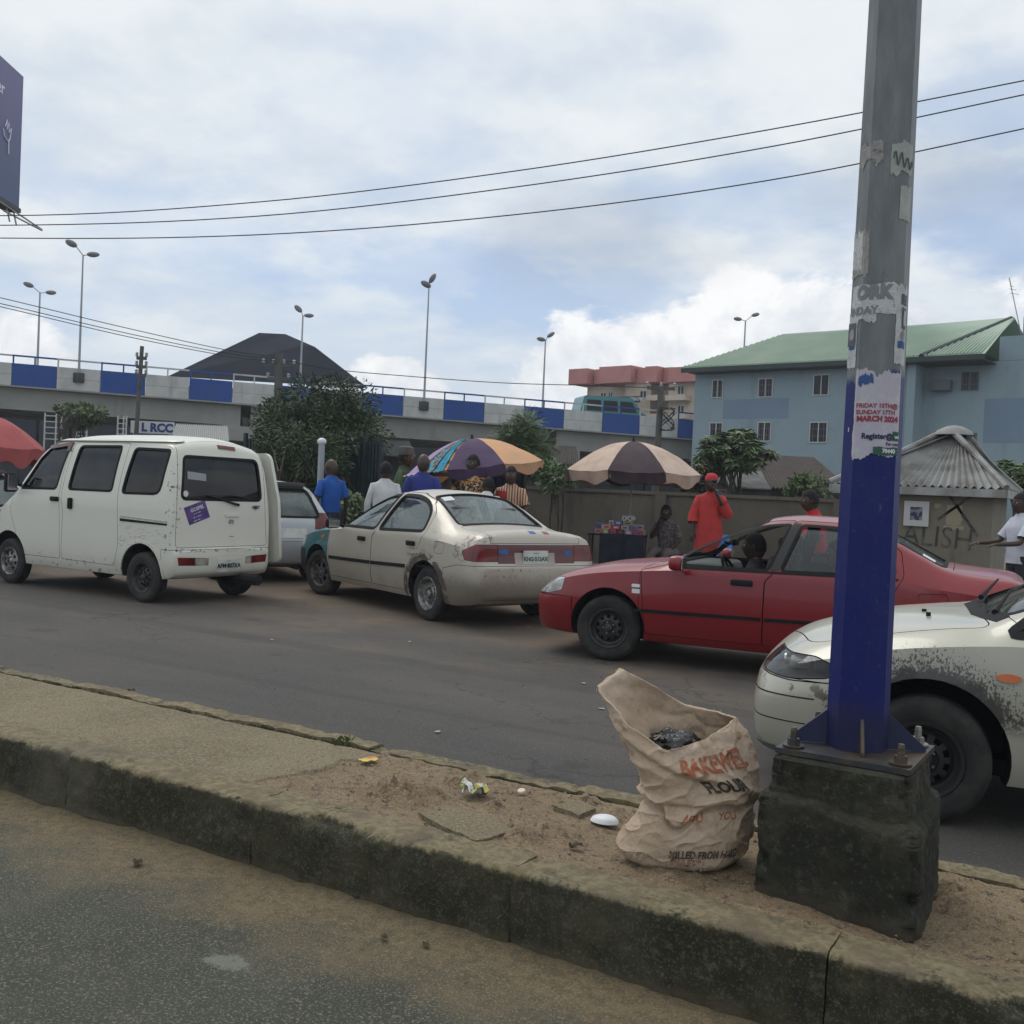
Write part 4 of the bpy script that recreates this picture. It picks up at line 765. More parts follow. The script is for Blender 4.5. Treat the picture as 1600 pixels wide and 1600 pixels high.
# pebbles and crumbs
PEB=mat('pebble',(.20,.17,.13),.9,c2=(.11,.09,.07),ns=12)
def pebbles(name,label,rng,k,zf,rmin,rmax,mt,seed):
    r=random.Random(seed); m=MB()
    for _ in range(k):
        x,y=rng(r); s_=rmin+(rmax-rmin)*r.random()**3; z=zf(x,y); a=r.random()*3; vs=[]
        for q in [(1,0,0),(-1,0,0),(0,1,0),(0,-1,0),(0,0,.7),(0,0,-.6)]:
            f=.7+.6*r.random(); vs.append(Vector((x,y,z+s_*.3))+Matrix.Rotation(a,3,'Z')@Vector(q)*s_*f)
        m.add(vs,[(0,2,4),(2,1,4),(1,3,4),(3,0,4),(2,0,5),(1,2,5),(3,1,5),(0,3,5)])
    return tag(m.build(name,mt),label,kind='stuff')
pebbles('pebbles','loose pebbles and crumbs scattered over the median earth',lambda r:(-2.9+3.6*r.random(),3.1+.72*r.random()),900,lambda x,y:.242,.0015,.010,PEB,3)
pebbles('gravel','fine gravel and grit along the foot of the kerb',lambda r:(-6+7*r.random(),2.88-.75*r.random()**1.6),2200,lambda x,y:.003,.001,.0048,PEB,4)
pebbles('grit','pale grit scattered on the far carriageway',lambda r:(-9+11*r.random(),4.1+6*r.random()),900,lambda x,y:.0,.0015,.009,PEB,8)
LEAFD=mat('dead_leaf',(.05,.035,.02),.9); 
def litter(nm,px,py,z,size,mt,label,cat,seed,curl=.3,rt=1.4):
    c=G(px,py,z); r=random.Random(seed); a=r.random()*6
    def f(u,v):
        x=(u-.5)*size*rt; y=(v-.5)*size; h=size*curl*(.5+fb(u*2.2+seed,v*2.2,seed,3))+.004
        q=Matrix.Rotation(a,3,'Z')@Vector((x*(1-.25*abs(v-.5)),y*(1-.3*abs(u-.5)),0)); return (c.x+q.x,c.y+q.y,z+abs(h))
    return tag(MB().grid(f,10,8).build(nm,mt,smooth=50),label,cat)
def wrap_ex(n,v,col,b):
    x=n.noise(v,22,2,.4); return n.mix(n.mr(x,.47,.50),(.50,.50,.47),n.mix(n.mr(n.noise(n.vm('ADD',v,(4,4,4)),18,2),.5,.52),(.10,.11,.12),(.35,.33,.05)))
litter('wrapper',742,1240,.25,.10,mat('printed_wrapper',(.5,.5,.5),.4,extra=wrap_ex),'crumpled white and black wrapper on the earth','wrapper',2,.42)
def wr2(n,v,col,b):
    return n.mix(n.mr(n.noise(v,9,1),.46,.52),(.55,.42,.03),(.50,.09,.05))
litter('wrapper',576,1188,.25,.065,mat('yellow_red_wrapper',(.5,.3,.05),.4,extra=wr2),'small yellow and red sachet lying flat near the slab edge','wrapper',4,.08)
c0=G(947,1286,.247)
m=MB().grid(lambda u,v:(c0.x+.052*(v)*math.cos(2*PI*u)*(1.25 if math.cos(2*PI*u)<0 else .95),c0.y+.042*v*math.sin(2*PI*u),.252+.026*math.sqrt(max(0,1-v*v))+.001*math.sin(9*u)),28,8,wrapu=True); tag(m.build('foam_shell',mat('white_foam',(.66,.67,.70),.45),smooth=60),'smooth white shell-shaped lid lying left of the sack','lid')
c0=G(815,1238,.247); tag(MB().lathe([(.001,.012),(.014,.012),(.017,.009),(.017,0)],14,Matrix.Translation((c0.x,c0.y,.247))@Matrix.Rotation(.3,4,'X')).build('bottle_cap',mat('cap_white',(.6,.5,.42),.5),smooth=40),'tiny pale bottle cap beside the crumpled wrapper','bottle cap')
for k,(px,py,z) in enumerate([(600,1466,.01),(560,1402,.01),(215,1350,.01),(665,1478,.01),(1000,1350,.245),(1140,1350,.245),(370,1250,.25),(205,1080,.25),(900,1325,.245)]):
    litter('dead_leaf',px,py,z,.022+.008*(k%3),LEAFD,'shrivelled brown leaf '+['in the dusty gutter, lowest in the view','in the gutter midway between the two kerb joints','in the gutter nearest the left edge','in the gutter just right of the lowest leaf','on the earth right under the sack','on the earth between sack and mossy block','on the slab nearest the kerb','on the slab at the far left','on the earth below the white lid'][k],'leaf',20+k,.35)['group']='scraps of dead leaf'
for k,(px,py) in enumerate([(425,1000),(640,1003),(825,980),(940,1108),(1060,1100),(684,1144),(912,1068)]):
    litter('paper_scrap',px,py,0,.032,mat('pale_paper',(.3,.3,.28),.8),'pale paper scrap on the asphalt '+['behind the white van','between the van and the champagne saloon','by the rear wheel of the champagne saloon','below the front wheel of the red saloon','just left of the sack top','nearest the small yellow sachet','left of the red saloon, in front of its nose'][k],'paper scrap',40+k,.1)['group']='paper scraps on the far carriageway'
# grass tuft at the slab corner
m=MB(); r=random.Random(2)
for k in range(46):
    g=G(523+r.random()*26,1158+r.random()*8,.245); h=.015+.03*r.random(); a=r.random()*6; dx,dy=math.cos(a)*h*.8,math.sin(a)*h*.8; w_=.0018
    m.add([(g.x-w_,g.y,.24),(g.x+w_,g.y,.24),(g.x+dx*.5+w_,g.y+dy*.5,.24+h*.8),(g.x+dx,g.y+dy,.24+h)],[(0,1,2),(0,2,3)])
tag(m.build('grass_tuft',mat('grass_green',(.05,.075,.02),.8)),'small tuft of grass against the far kerb',kind='stuff')
# ---------------------------------------------------------------- pedestal and pole
def ped_ex(n,v,col,b):
    p=n.pos(); s=n.sep(p); c=n.mix(n.mr(n.noise(p,4,6,.65),.4,.62),(.026,.028,.017),(.070,.068,.046)); c=n.mix(n.mr(n.noise(p,7,6,.7),.52,.62),c,(.085,.082,.062))
    g=n.mr(n.noise(n.vm('ADD',p,(5,1,2)),5,5,.7),.54,.68); c=n.mix(n.m('MULTIPLY',g,.6),c,(.026,.034,.010))
    c=n.mix(n.m('MULTIPLY',n.mr(n.noise(p,45,5,.75),.56,.64),.6),c,(.13,.13,.105)); c=n.mix(n.m('MULTIPLY',n.mr(n.noise(n.vm('MULTIPLY',p,(1,1,.3)),10,5,.7),.55,.65),.6),c,(.008,.010,.006))
    d=n.mr(n.m('ADD',s[2],n.m('MULTIPLY',n.noise(p,12,4),.06)),.27,.33,1,0); c=n.mix(n.m('MULTIPLY',d,.5),c,(.09,.07,.045))
    n.l.new(n.bump(n.noise(p,30,8,.8),1.0,.035),b.inputs['Normal']); return c
PM=mat('mossy_dark_concrete',(.04,.04,.03),.95,extra=ped_ex)
lamp=empty('lamp_post',(-.706,3.482,.69),0,'tall octagonal pole, blue below and grey above, pasted with torn posters','lamp post')
PC=Vector((-.7125,3.462,0)); PA=rad(-10)
def pedf(u,v):
    # u around the square, v up the profile
    prof=[(.200,.0),(.266,.225),(.265,.30),(.263,.40),(.261,.50),(.258,.535),(.246,.552),(.226,.565),(.222,.60),(.217,.65),(.212,.682),(.19,.69),(.10,.69),(.0,.69)]
    prof[0]=(.266,.20)
    k=v*(len(prof)-1); i=min(int(k+1e-6),len(prof)-2); t=k-i; r=prof[i][0]*(1-t)+prof[i+1][0]*t; z=prof[i][1]*(1-t)+prof[i+1][1]*t
    q=u*4; s_=int(q)%4; w_=q-int(q); c=[(-1,-1),(1,-1),(1,1),(-1,1)]; a=Vector(c[s_]).lerp(Vector(c[(s_+1)%4]),w_); PQ=[Vector(t_) for t_ in ((-.2575,-.19),(.2725,-.30),(.2525,.23),(-.2675,.26))]; base=PQ[s_].lerp(PQ[(s_+1)%4],w_)
    # rounded corners
    m=max(abs(a.x),abs(a.y)); L=a.length; a=a*(1-.03*max(0,(L-1.30))/.11)
    kq=max(0,min(1,(.70-z)/.2)) if r>.15 else 0; sq=a*r; bq=base*(r/.266)*(1-.03*max(0,(L-1.30))/.11); x,y=(sq.lerp(bq,kq))[:]; p=Vector((x,y,z)); nz=fb(x*5,y*5,z*5,4)*.006+fb(x*26,y*26,z*26,4)*.0045
    ch=max(0,(L-1.27)/.14)*max(0,fb(z*16,s_*3,1,5)+.05)*.04
    f=1+(nz-ch)/max(r,.15) if r>.15 else 1
    x*=f;y*=f; z+= (nz*.6 if .3<z<.68 else 0)+( .03*fb(x*3,y*3,4) if .5<z<.58 else 0)
    R=Matrix.Rotation(0,3,'Z')@Vector((x,y,0)); return (PC.x+R.x,PC.y+R.y,z)
prof_n=13
ped=tag(MB().grid(pedf,240,130,wrapu=True).build('concrete_pedestal',PM,smooth=50),'mossy two-tier concrete block under the blue pole','pedestal')
PLT=mat('grey_painted_plate',(.045,.048,.055),.45,metal=.4,c2=(.10,.075,.05),ns=8,nb=40)
def pole_ex(n,v,col,b):
    s=n.sep(v); z=n.m('ADD',s[2],.69); nz=n.m('MULTIPLY',n.m('SUBTRACT',n.noise(v,5,5,.6),.5),.22)
    g=n.mix(n.mr(n.noise(n.vm('MULTIPLY',v,(1,1,.25)),14,5,.6),.35,.7),(.135,.150,.158),(.20,.215,.22)); g=n.mix(n.m('MULTIPLY',n.mr(n.noise(v,8,6,.7),.58,.7),.5),g,(.09,.10,.105))
    bl=n.mix(n.mr(n.noise(v,6,6,.65),.45,.75),(.004,.010,.115),(.010,.018,.12)); bl=n.mix(n.m('MULTIPLY',n.mr(n.noise(v,55,3,.7),.62,.7),.25),bl,(.12,.12,.13))
    t=n.mr(n.m('ADD',z,nz),1.90,1.93); c=n.mix(t,bl,g); sc=n.mr(n.noise(n.vm('MULTIPLY',v,(1,1,.35)),19,6,.75),.63,.67); c=n.mix(n.m('MULTIPLY',sc,.55),c,(.10,.11,.12)); ru=n.mr(n.noise(n.vm('MULTIPLY',v,(1,1,.2)),9,6,.75),.66,.72); c=n.mix(n.m('MULTIPLY',ru,.5),c,(.07,.045,.03)); d=n.mr(n.m('ADD',z,nz),.78,.90,1,0); c=n.mix(n.m('MULTIPLY',d,.6),c,(.02,.02,.028)); return c
POLEM=mat('blue_grey_pole_paint',(.1,.1,.1),.5,extra=pole_ex,coat=.0,spec=.3,nb=30,bs=.12)
pd=(Vector((0,0,0))-Vector((-.69,3.49,0))); FA=math.atan2(pd.y,pd.x)
def pr(z): return .099-(z-.69)*.0072      # circumradius
A0=FA+rad(8)
def polept(th,z,o=0.0):
    k=(th-A0)/(PI/4); i=math.floor(k); ra=pr(z)*math.cos(PI/8); a=th-(A0+(i+.5)*PI/4); r=ra/math.cos(a)+o
    return Vector((r*math.cos(th),r*math.sin(th),z-.69))
b=MB(); zs=[.70+.35*i for i in range(28)]
b.grid(lambda u,v:polept(A0+u*2*PI,.70+9.4*v),8,24,wrapu=True); b.build('pole_shaft',POLEM,lamp,smooth=20)
b=MB(); b.tube([(0,0,9.35),(0,0,9.9)],.045,10); 
for sg in (1,-1): b.tube([(0,0,9.8),(sg*.5,0,10.1),(sg*1.4,0,10.25)],.03,8)
b.build('lamp_arm',POLEM,lamp)
for sg in (1,-1): rbox('lamp_head',(sg*1.6,0,10.26),(.6,.25,.12),.05,MATS['blue_grey_pole_paint'],lamp)
rp=Matrix.Rotation(rad(-2),3,'Z')
b=MB().box((0,-.0,.012),(.415,.40,.018),rz=rad(-1.5)); b.build('base_plate',PLT,lamp)
for k in range(4):
    a=FA+rad(8)+k*PI/2+rad(0); dr=Vector((math.cos(a),math.sin(a),0)); pp=Vector((-dr.y,dr.x,0))*.005
    q=[dr*.09+Vector((0,0,.023)),dr*.215+Vector((0,0,.023)),dr*.215+Vector((0,0,.035)),dr*.098+Vector((0,0,.135)),dr*.09+Vector((0,0,.135))] if k%2 else [dr*.09+Vector((0,0,.023)),dr*.15+Vector((0,0,.023)),dr*.15+Vector((0,0,.035)),dr*.104+Vector((0,0,.13)),dr*.09+Vector((0,0,.13))]
    m=MB().add([x+pp for x in q]+[x-pp for x in q],[(0,1,2,3,4),(9,8,7,6,5)]+[(i,i+5,(i+1)%5+5,(i+1)%5) for i in range(5)]); m.build('gusset',PLT if k%2==0 else mat('gusset_blue',(.015,.02,.06),.4),lamp)
for sx,sy in ((-1,-1),(1,-1),(1,1),(-1,1)):
    x,y=sx*.165,sy*.155; bt=MB().lathe([(.001,.024),(.034,.024),(.034,.029),(.001,.029)],20,Matrix.Translation((x,y,0))).lathe([(.001,.029),(.020,.029),(.020,.050),(.001,.050)],6,Matrix.Translation((x,y,0))).lathe([(.001,.05),(.011,.05),(.0115,.06),(.010,.066),(.0115,.072),(.010,.078),(.009,.085),(.001,.085)],12,Matrix.Translation((x,y,0))).build('bolt',PLT if (sx,sy)!=(1,1) else mat('pale_bolt',(.25,.24,.22),.5,metal=.6),lamp,smooth=30)
# posters wrapped on the pole: d0..d1 degrees to the right of the camera-facing line
def poster_ex(base,tint,thr=.55):
    def f(n,v,col,b): 
        c=n.mix(n.mr(n.noise(v,16,5,.7),.45,.7),base,tint); return n.mix(n.mr(n.noise(v,42,5,.75),thr,thr+.06),c,(.14,.15,.16))
    return f
PW=mat('poster_paper',(.4,.4,.4),.7,extra=poster_ex((.50,.51,.52),(.36,.37,.38),.60)); PLIL=mat('lilac_flyer',(.4,.4,.4),.6,extra=poster_ex((.42,.40,.47),(.50,.48,.50),.66)); PGREY=mat('faded_poster',(.3,.3,.3),.8,extra=poster_ex((.30,.29,.27),(.22,.22,.22),.56))
PBLU=mat('blue_ink',(.03,.08,.25),.6); PGRN=mat('dark_green_print',(.02,.09,.06),.6); PRED=mat('crimson_print',(.28,.02,.05),.6); PDK=mat('grey_print',(.10,.11,.13),.7); PNAVY=mat('navy_print',(.02,.025,.07),.6)
def pm(d,z,o=.002): return polept(FA+rad(d),z,o)
def poster(d0,d1,z0,z1,mt,label=None,tear=.012,o=.0015,seed=0,nm='poster'):
    ob=o
    def f(u,v):
        z=z0+(z1-z0)*v; kv=abs(2*v-1)**6; ku=abs(2*u-1)**6; e=(tear*.8*fb(u*3+seed,seed+(v>.5),0,3)+tear*.35*fb(u*17+seed,seed+(v>.5),0,3))*kv; du=(tear*90*fb(v*3+seed,3+seed+(u>.5),0,3)+tear*35*fb(v*15+seed,3+seed+(u>.5),0,3))*ku; o=ob+.0012*max(0,fb(u*9+seed,v*9,2,3))
        return pm(d0+(d1-d0)*u+du,z+e,o)
    return MB().grid(f,44,32).build(nm,mt,lamp)
def ptext(s,size,d,z,mt,o=.0035,bold=.0005):
    r=pr(z); text(s,size,mt,lamp,'poster_print',mapper=lambda x,y:pm(d+math.degrees(x/r),z+y,o),bold=bold,sub=2)
PZ=lambda y:1.5+(792-y)/474.
poster(-42,60,PZ(716),PZ(588),PLIL,tear=.03,seed=1); poster(-34,-4,PZ(607),PZ(594),PBLU,o=.003,tear=.02,seed=2)
ptext('FRIDAY 15TH@',.0195,7,PZ(640),PRED); ptext('SUNDAY 17TH',.0195,5,PZ(650),PRED); ptext('MARCH 2024',.0235,9,PZ(660),PRED,bold=.0012)
poster(42,62,PZ(692),PZ(678),PGRN,o=.003,tear=.002); ptext('wl',.018,51,PZ(686),MATS['white_print'],o=.005)
ptext('Register@',.024,10,PZ(686),PNAVY,bold=.001); ptext('For more',.014,45,PZ(697),PNAVY); poster(2,60,PZ(714),PZ(702),PGRN,o=.003,tear=.003); ptext('70440',.018,34,PZ(708),MATS['white_print'],o=.005,bold=.0008); ptext('3',.018,-58,PZ(676),MATS['white_print'])
poster(-75,38,PZ(500),PZ(456),PW,seed=3); ptext('ORK',.058,-14,PZ(469),mat('poster_grey_ink',(.20,.21,.22),.7),bold=.004); poster(-75,-5,PZ(512),PZ(486),PW,seed=4,tear=.02); ptext('INDAY',.036,-38,PZ(496),MATS['poster_grey_ink'],bold=.001)
poster(-90,-48,PZ(580),PZ(500),PW,seed=5); poster(-86,-52,PZ(546),PZ(512),PDK,o=.003,tear=.004,seed=5); poster(-76,-54,PZ(552),PZ(546),PBLU,o=.004,tear=.003)
poster(38,82,PZ(576),PZ(458),PW,seed=6,tear=.02); poster(48,74,PZ(486),PZ(470),PDK,o=.003,tear=.003); poster(50,72,PZ(522),PZ(490),PDK,o=.003,tear=.002); poster(54,68,PZ(517),PZ(495),PW,o=.0045,tear=.002); poster(44,72,PZ(551),PZ(541),PBLU,o=.003,tear=.003,seed=9)
b=MB(); 
for k in range(12):pass
def head_print(d,z):
    MB().grid(lambda u,v:pm(d+9*v*math.cos(2*PI*u),z+.019*v*math.sin(2*PI*u),.0045),16,3,wrapu=True).build('poster_portrait',mat('portrait_grey',(.20,.20,.21),.7,c2=(.36,.36,.36),ns=60),lamp)
head_print(58,PZ(532)); head_print(-66,PZ(530))
poster(8,72,PZ(290),PZ(245),mat('sage_poster',(.3,.3,.3),.7,extra=poster_ex((.30,.34,.31),(.36,.38,.35),.62)),seed=7,tear=.02); 
m=MB(); pts=[]
for i in range(60):
    t=i/59; pts.append(pm(14+50*t,PZ(268)+.022*math.sin(t*22)*(1-.4*t)-.02*t*(t>.5),.004))
m.tube(pts,.0022,4); m.build('poster_print',PDK,lamp)
poster(34,74,PZ(360),PZ(308),mat('sage_poster2',(.3,.3,.3),.7,extra=poster_ex((.33,.35,.33),(.40,.41,.39),.64)),seed=8); poster(-75,-8,PZ(270),PZ(240),PGREY,seed=9,tear=.03)
poster(-85,-28,PZ(440),PZ(372),PGREY,seed=10,tear=.02); poster(-80,-45,PZ(432),PZ(376),PW,seed=11,tear=.03,o=.002)
# ---------------------------------------------------------------- flour sack
def W(px,z,d):
    x=(px-800-(z-CAMH)*FPX/d*math.sin(rho))*d/FPX
    return Vector((0,0,z))+RR*x+F0*d
LV=[ # z: left, right, front px, front depth, back depth
 (.243,(985,1142),1068,3.44,3.62),(.262,(966,1160),1068,3.425,3.66),(.295,(958,1172),1070,3.42,3.68),(.335,(972,1177),1072,3.42,3.69),(.375,(984,1179),1075,3.425,3.69),(.42,(996,1181),1080,3.43,3.69),(.455,(1004,1184),1085,3.44,3.69),(.475,(1000,1186),1088,3.425,3.70),(.52,(996,1187),1085,3.42,3.70)]
rings=[]
for z,(l,r_),fx,fd,bd in LV:
    m_=(l+r_)/2; dm=(fd+bd)/2; h=(bd-fd)*.30
    rings.append([W(r_,z,dm),W(m_+(r_-m_)*.74,z,bd-h*.3),W(m_,z,bd),W(m_-(m_-l)*.74,z,bd-h*.3),W(l,z,dm),W(fx-(fx-l)*.70,z,fd+h*.3),W(fx,z,fd),W(fx+(r_-fx)*.70,z,fd+h*.3)])
rings.append([W(1184,.60,3.56),W(1140,.60,3.66),W(1080,.60,3.71),W(1020,.62,3.68),W(984,.60,3.56),W(1003,.57,3.46),W(1055,.575,3.42),W(1130,.59,3.44)])
rings.append([W(1172,.685,3.56),W(1140,.69,3.66),W(1078,.69,3.72),W(995,.765,3.68),W(955,.715,3.56),W(985,.655,3.47),W(1045,.62,3.43),W(1118,.65,3.44)])
rings.append([W(1153,.745,3.56),W(1125,.745,3.65),W(1072,.752,3.70),W(966,.885,3.65),W(930,.835,3.555),W(975,.722,3.48),W(1040,.648,3.44),W(1106,.690,3.45)])
NR=len(rings)
def cr(a,b,c,d,t): return .5*((2*b)+(c-a)*t+(2*a-5*b+4*c-d)*t*t+(3*b-a-3*c+d)*t**3)
def ringpt(i,u):
    R=rings[i]; k=u*8; j=int(k)%8; t=k-int(k); w_=(.85 if i==NR-1 else .6 if i==NR-2 else .3 if i==NR-3 else .12); return cr(R[(j-1)%8],R[j],R[(j+1)%8],R[(j+2)%8],t)*(1-w_)+R[j].lerp(R[(j+1)%8],t)*w_
def sackpt(u,v,disp=0.0):
    k=min(max(v,0),1)*(NR-1); i=min(int(k),NR-2); t=k-i
    a=ringpt(max(i-1,0),u); b_=ringpt(i,u); c=ringpt(i+1,u); d_=ringpt(min(i+2,NR-1),u)
    p=cr(a,b_,c,d_,t); cen=W(1085,p.z,3.56); nrm=(p-cen); nrm.z=0; nrm.normalize()
    q=p*1.0; w1=fb(q.x*6+3,q.y*6,q.z*11,3); w2=1-abs(noise.noise(Vector((q.x*9+q.z*7,q.y*9,q.z*16-q.x*6))))*2; w3=1-abs(noise.noise(Vector((q.x*22-q.z*14,q.y*22,q.z*30+3))))*2
    amp=min(1,v*6)
    n1=noise.noise(Vector((q.x*7+q.z*9,q.y*7,q.z*9-q.x*5))); n2=noise.noise(Vector((q.x*15-q.z*13,q.y*15+2,q.z*17))); n3=noise.noise(Vector((q.x*34+q.z*20,q.y*34,q.z*38)))
    dd=(w1*.010+(1-abs(n1))**11*.011+(1-abs(n2))**10*.0035+(1-abs(n3))**6*.0012-.007)*amp
    # deep diagonal fold at the waist
    x=(u-.68); zc=.462-.10*max(0,1-abs(u-.70)/.10)*.0
    fz=.455 if u<.60 or u>.86 else .455-.075*math.exp(-((u-.715)/.05)**2)+.03*(u-.72)
    if .4<u<.92: e=(p.z-fz); dd+=-.020*math.exp(-(e/.011)**2)+.014*math.exp(-((e-.024)/.017)**2)
    if u>.5: dd+=.010*math.exp(-((p.z-.60+.5*(u-.75))/.02)**2)-.010*math.exp(-((p.z-.565+.5*(u-.75))/.018)**2)
    dd+=.008*math.exp(-((v-1)/.02)**2)*math.sin(u*40+2*math.sin(u*17))*.5
    return p+nrm*(dd+disp)
sack=empty('flour_sack',(0,0,0),0,'crumpled tan woven flour sack standing open beside the mossy block','sack')
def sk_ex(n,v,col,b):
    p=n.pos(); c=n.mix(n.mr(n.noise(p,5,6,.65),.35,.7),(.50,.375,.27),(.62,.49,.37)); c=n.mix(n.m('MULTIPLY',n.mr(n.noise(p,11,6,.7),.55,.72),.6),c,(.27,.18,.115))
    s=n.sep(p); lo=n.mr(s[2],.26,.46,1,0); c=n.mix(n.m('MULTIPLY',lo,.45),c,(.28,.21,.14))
    wv=n.new('ShaderNodeTexWave',wave_type='BANDS',bands_direction='Z'); n.put(wv.inputs['Vector'],p); wv.inputs['Scale'].default_value=130; wv.inputs['Distortion'].default_value=2
    wx=n.new('ShaderNodeTexWave',wave_type='BANDS',bands_direction='X'); n.put(wx.inputs['Vector'],p); wx.inputs['Scale'].default_value=130; wx.inputs['Distortion'].default_value=2
    rg=n.m('ABSOLUTE',n.m('SUBTRACT',n.noise(n.vm('MULTIPLY',p,(1,1,.7)),17,5,.6,.8),.5)); rg2=n.m('ABSOLUTE',n.m('SUBTRACT',n.noise(p,42,5,.6,.5),.5))
    h=n.m('ADD',n.m('ADD',n.m('MULTIPLY',rg,-7.0),n.m('MULTIPLY',rg2,-3.0)),n.m('ADD',n.m('ADD',n.m('MULTIPLY',wv.outputs['Fac'],.25),n.m('MULTIPLY',wx.outputs['Fac'],.25)),n.m('MULTIPLY',n.noise(n.vm('MULTIPLY',p,(1,1,.5)),34,6,.7),1.3)))
    n.l.new(n.bump(h,.55,.006),b.inputs['Normal']); return c
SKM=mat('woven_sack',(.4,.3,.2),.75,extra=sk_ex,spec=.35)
def sackall(u,v):
    if v<=.72: return sackpt(u,v/.72)
    t=(v-.72)/.28; p=sackpt(u,1-.02*math.sin(min(t*6,PI/2))-t*.52); cen=W(1085,p.z,3.57); n_=(p-cen); n_.z=0; n_.normalize(); return p-n_*(.008+.03*t)
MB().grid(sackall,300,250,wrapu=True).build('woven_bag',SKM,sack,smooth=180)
MB().add([W(1085,.246,3.56)]+[sackpt(k/40,0) for k in range(40)],[(0,1+(k+1)%40,1+k) for k in range(40)]).build('bag_base',SKM,sack)
# frayed threads on rim and bottom seam
m=MB(); r=random.Random(9)
def threads(k,fu,fv,L):
    for _ in range(k):
        u=fu(); v=fv(); p=sackpt(u,v,.004); d_=Vector((r.gauss(0,1),r.gauss(0,1),r.gauss(0,.8))).normalized()*L*(.4+r.random()); m.tube([p,p+d_*.5+Vector((0,0,.002)),p+d_+Vector((0,0,-.006*r.random()))],.0006,3,cap=False)
threads(90,lambda:.60+.12*r.random(),lambda:.16+.05*r.random(),.016); threads(60,lambda:.77+.05*r.random(),lambda:.10+.08*r.random(),.016); threads(90,lambda:r.random(),lambda:.995,.008)
for _ in range(70):
    u=.17+.28*r.random(); p=sackall(u,.80+.03*r.random()); m.tube([p,p+Vector((r.gauss(0,.008),r.gauss(0,.008)-.006,r.gauss(0,.010)))],.0006,3,cap=False)
o=m.build('frayed_thread',mat('pale_thread',(.52,.44,.33),.8),sack); o['kind']='stuff'
m=MB()
def thread(n_,u0,u1,v0,v1):pass
ORI=mat('faded_orange_ink',(.34,.10,.05),.8,c2=(.42,.24,.15),ns=40,lo=.45,hi=.7); BKI=mat('faded_black_ink',(.055,.048,.04),.8,c2=(.13,.10,.075),ns=40,lo=.5,hi=.75); BRI=mat('brown_ink',(.20,.10,.06),.8,c2=(.3,.2,.14),ns=30)
def u_of(px,lim=(.5,1.0),v=.7):
    lo,hi=lim
    for _ in range(26):
        mm=(lo+hi)/2; p=sackpt(mm,v)-CAM; x=800+FPX*p.dot(CR)/p.dot(CF)
        if x<px: lo=mm
        else: hi=mm
    return (lo+hi)/2
def v_of(py,u):
    lo,hi=0,1
    for _ in range(26):
        mm=(lo+hi)/2; p=sackpt(u,mm)-CAM; y=800-FPX*p.dot(CU)/p.dot(CF)
        if y>py: lo=mm
        else: hi=mm
    return (lo+hi)/2
def stext(s,px,py,size,mt,slope=0,bold=.002,stretch=1.0):
    v0=.6; u0=u_of(px,v=v0); v0=v_of(py,u0); u0=u_of(px,v=v0); v0=v_of(py,u0)
    du=(sackpt(u0+.02,v0)-sackpt(u0-.02,v0)).length/.04; dv=(sackpt(u0,min(v0+.03,1))-sackpt(u0,v0-.03)).length/.06
    text(s,size,mt,sack,'sack_print',mapper=lambda x,y:sackpt(u0+x*stretch/du,min(v0+(y+slope*x)/dv,.995),.0035),bold=bold,sub=3)
stext('BAKEWEL',1114,1194,.088,ORI,.0,.003,.62); stext('FLOUR',1136,1231,.068,BKI,.05,.003,.78)
stext('ADU      YOU',1110,1277,.040,ORI,.05,.001,.8); stext('MILLED FROM HARD',1104,1337,.036,BKI,.02,.0012,.75); stext('®',1140,1150,.034,ORI,.0,.001); stext('NAFED',1075,1350,.036,BRI,-.1,.001)
# black bag of rubbish inside
cb=W(1052,.612,3.57)
def bagf(u,v):
    th=2*PI*u; ph=PI*(v-.5); q=Vector((math.cos(ph)*math.cos(th),math.cos(ph)*math.sin(th),math.sin(ph))); d_=.125*(1+.16*fb(q.x*2,q.y*2,q.z*2,4)+.12*abs(fb(q.x*7,q.y*7,q.z*7,3)))
    a=q.dot(RR)*d_*.78; b_=q.dot(F0)*d_*.62; return cb+RR*a+F0*b_+UP*(q.z*d_*.62)
tag(MB().grid(bagf,64,40,wrapu=True).build('rubbish_bag',mat('black_polythene',(.008,.008,.009),.22,coat=.3,nb=26,bs=.6,bd=.02),smooth=180),'shiny black plastic bag stuffed inside the open sack','bag')
kn=W(1035,.665,3.53); m=MB()
for k in range(7): a=k*.9; m.tube([kn-UP*.03,kn+RR*(.012*math.cos(a))+F0*(.012*math.sin(a))+UP*.01,kn+RR*(.035*math.cos(a))+F0*.03*math.sin(a)+UP*(.004*math.sin(k*3))],[.012,.008,.006],5)
m.build('bag_knot',MATS['black_polythene'],[o for o in COL.objects if o.name=='rubbish_bag'][0],smooth=60)
# ---------------------------------------------------------------- backdrop structures
class Pl:
    def __init__(s,P0,P1): s.a=Vector((P0[0],P0[1],0)); s.d=(Vector((P1[0],P1[1],0))-s.a).normalized(); s.n=Vector((s.d.y,-s.d.x,0)); s.rz=math.atan2(s.d.y,s.d.x)
    def at(s,px,py):
        r=ray(px,py); t=((s.a-CAM).dot(s.n))/r.dot(s.n); return CAM+r*t
    def uz(s,px,py): p=s.at(px,py); return (p-s.a).dot(s.d),p.z
    def P(s,u,z,o=0): return s.a+s.d*u+Vector((0,0,z))+s.n*o      # n points towards the camera side
    def box(s,m,u0,u1,z0,z1,o0,o1,mi=0):
        q=[s.P(u,z,o) for z in (z0,z1) for u,o in ((u0,o0),(u1,o0),(u1,o1),(u0,o1))]
        return m.add(q,[(3,2,1,0),(4,5,6,7),(0,1,5,4),(1,2,6,5),(2,3,7,6),(3,0,4,7)],mi)
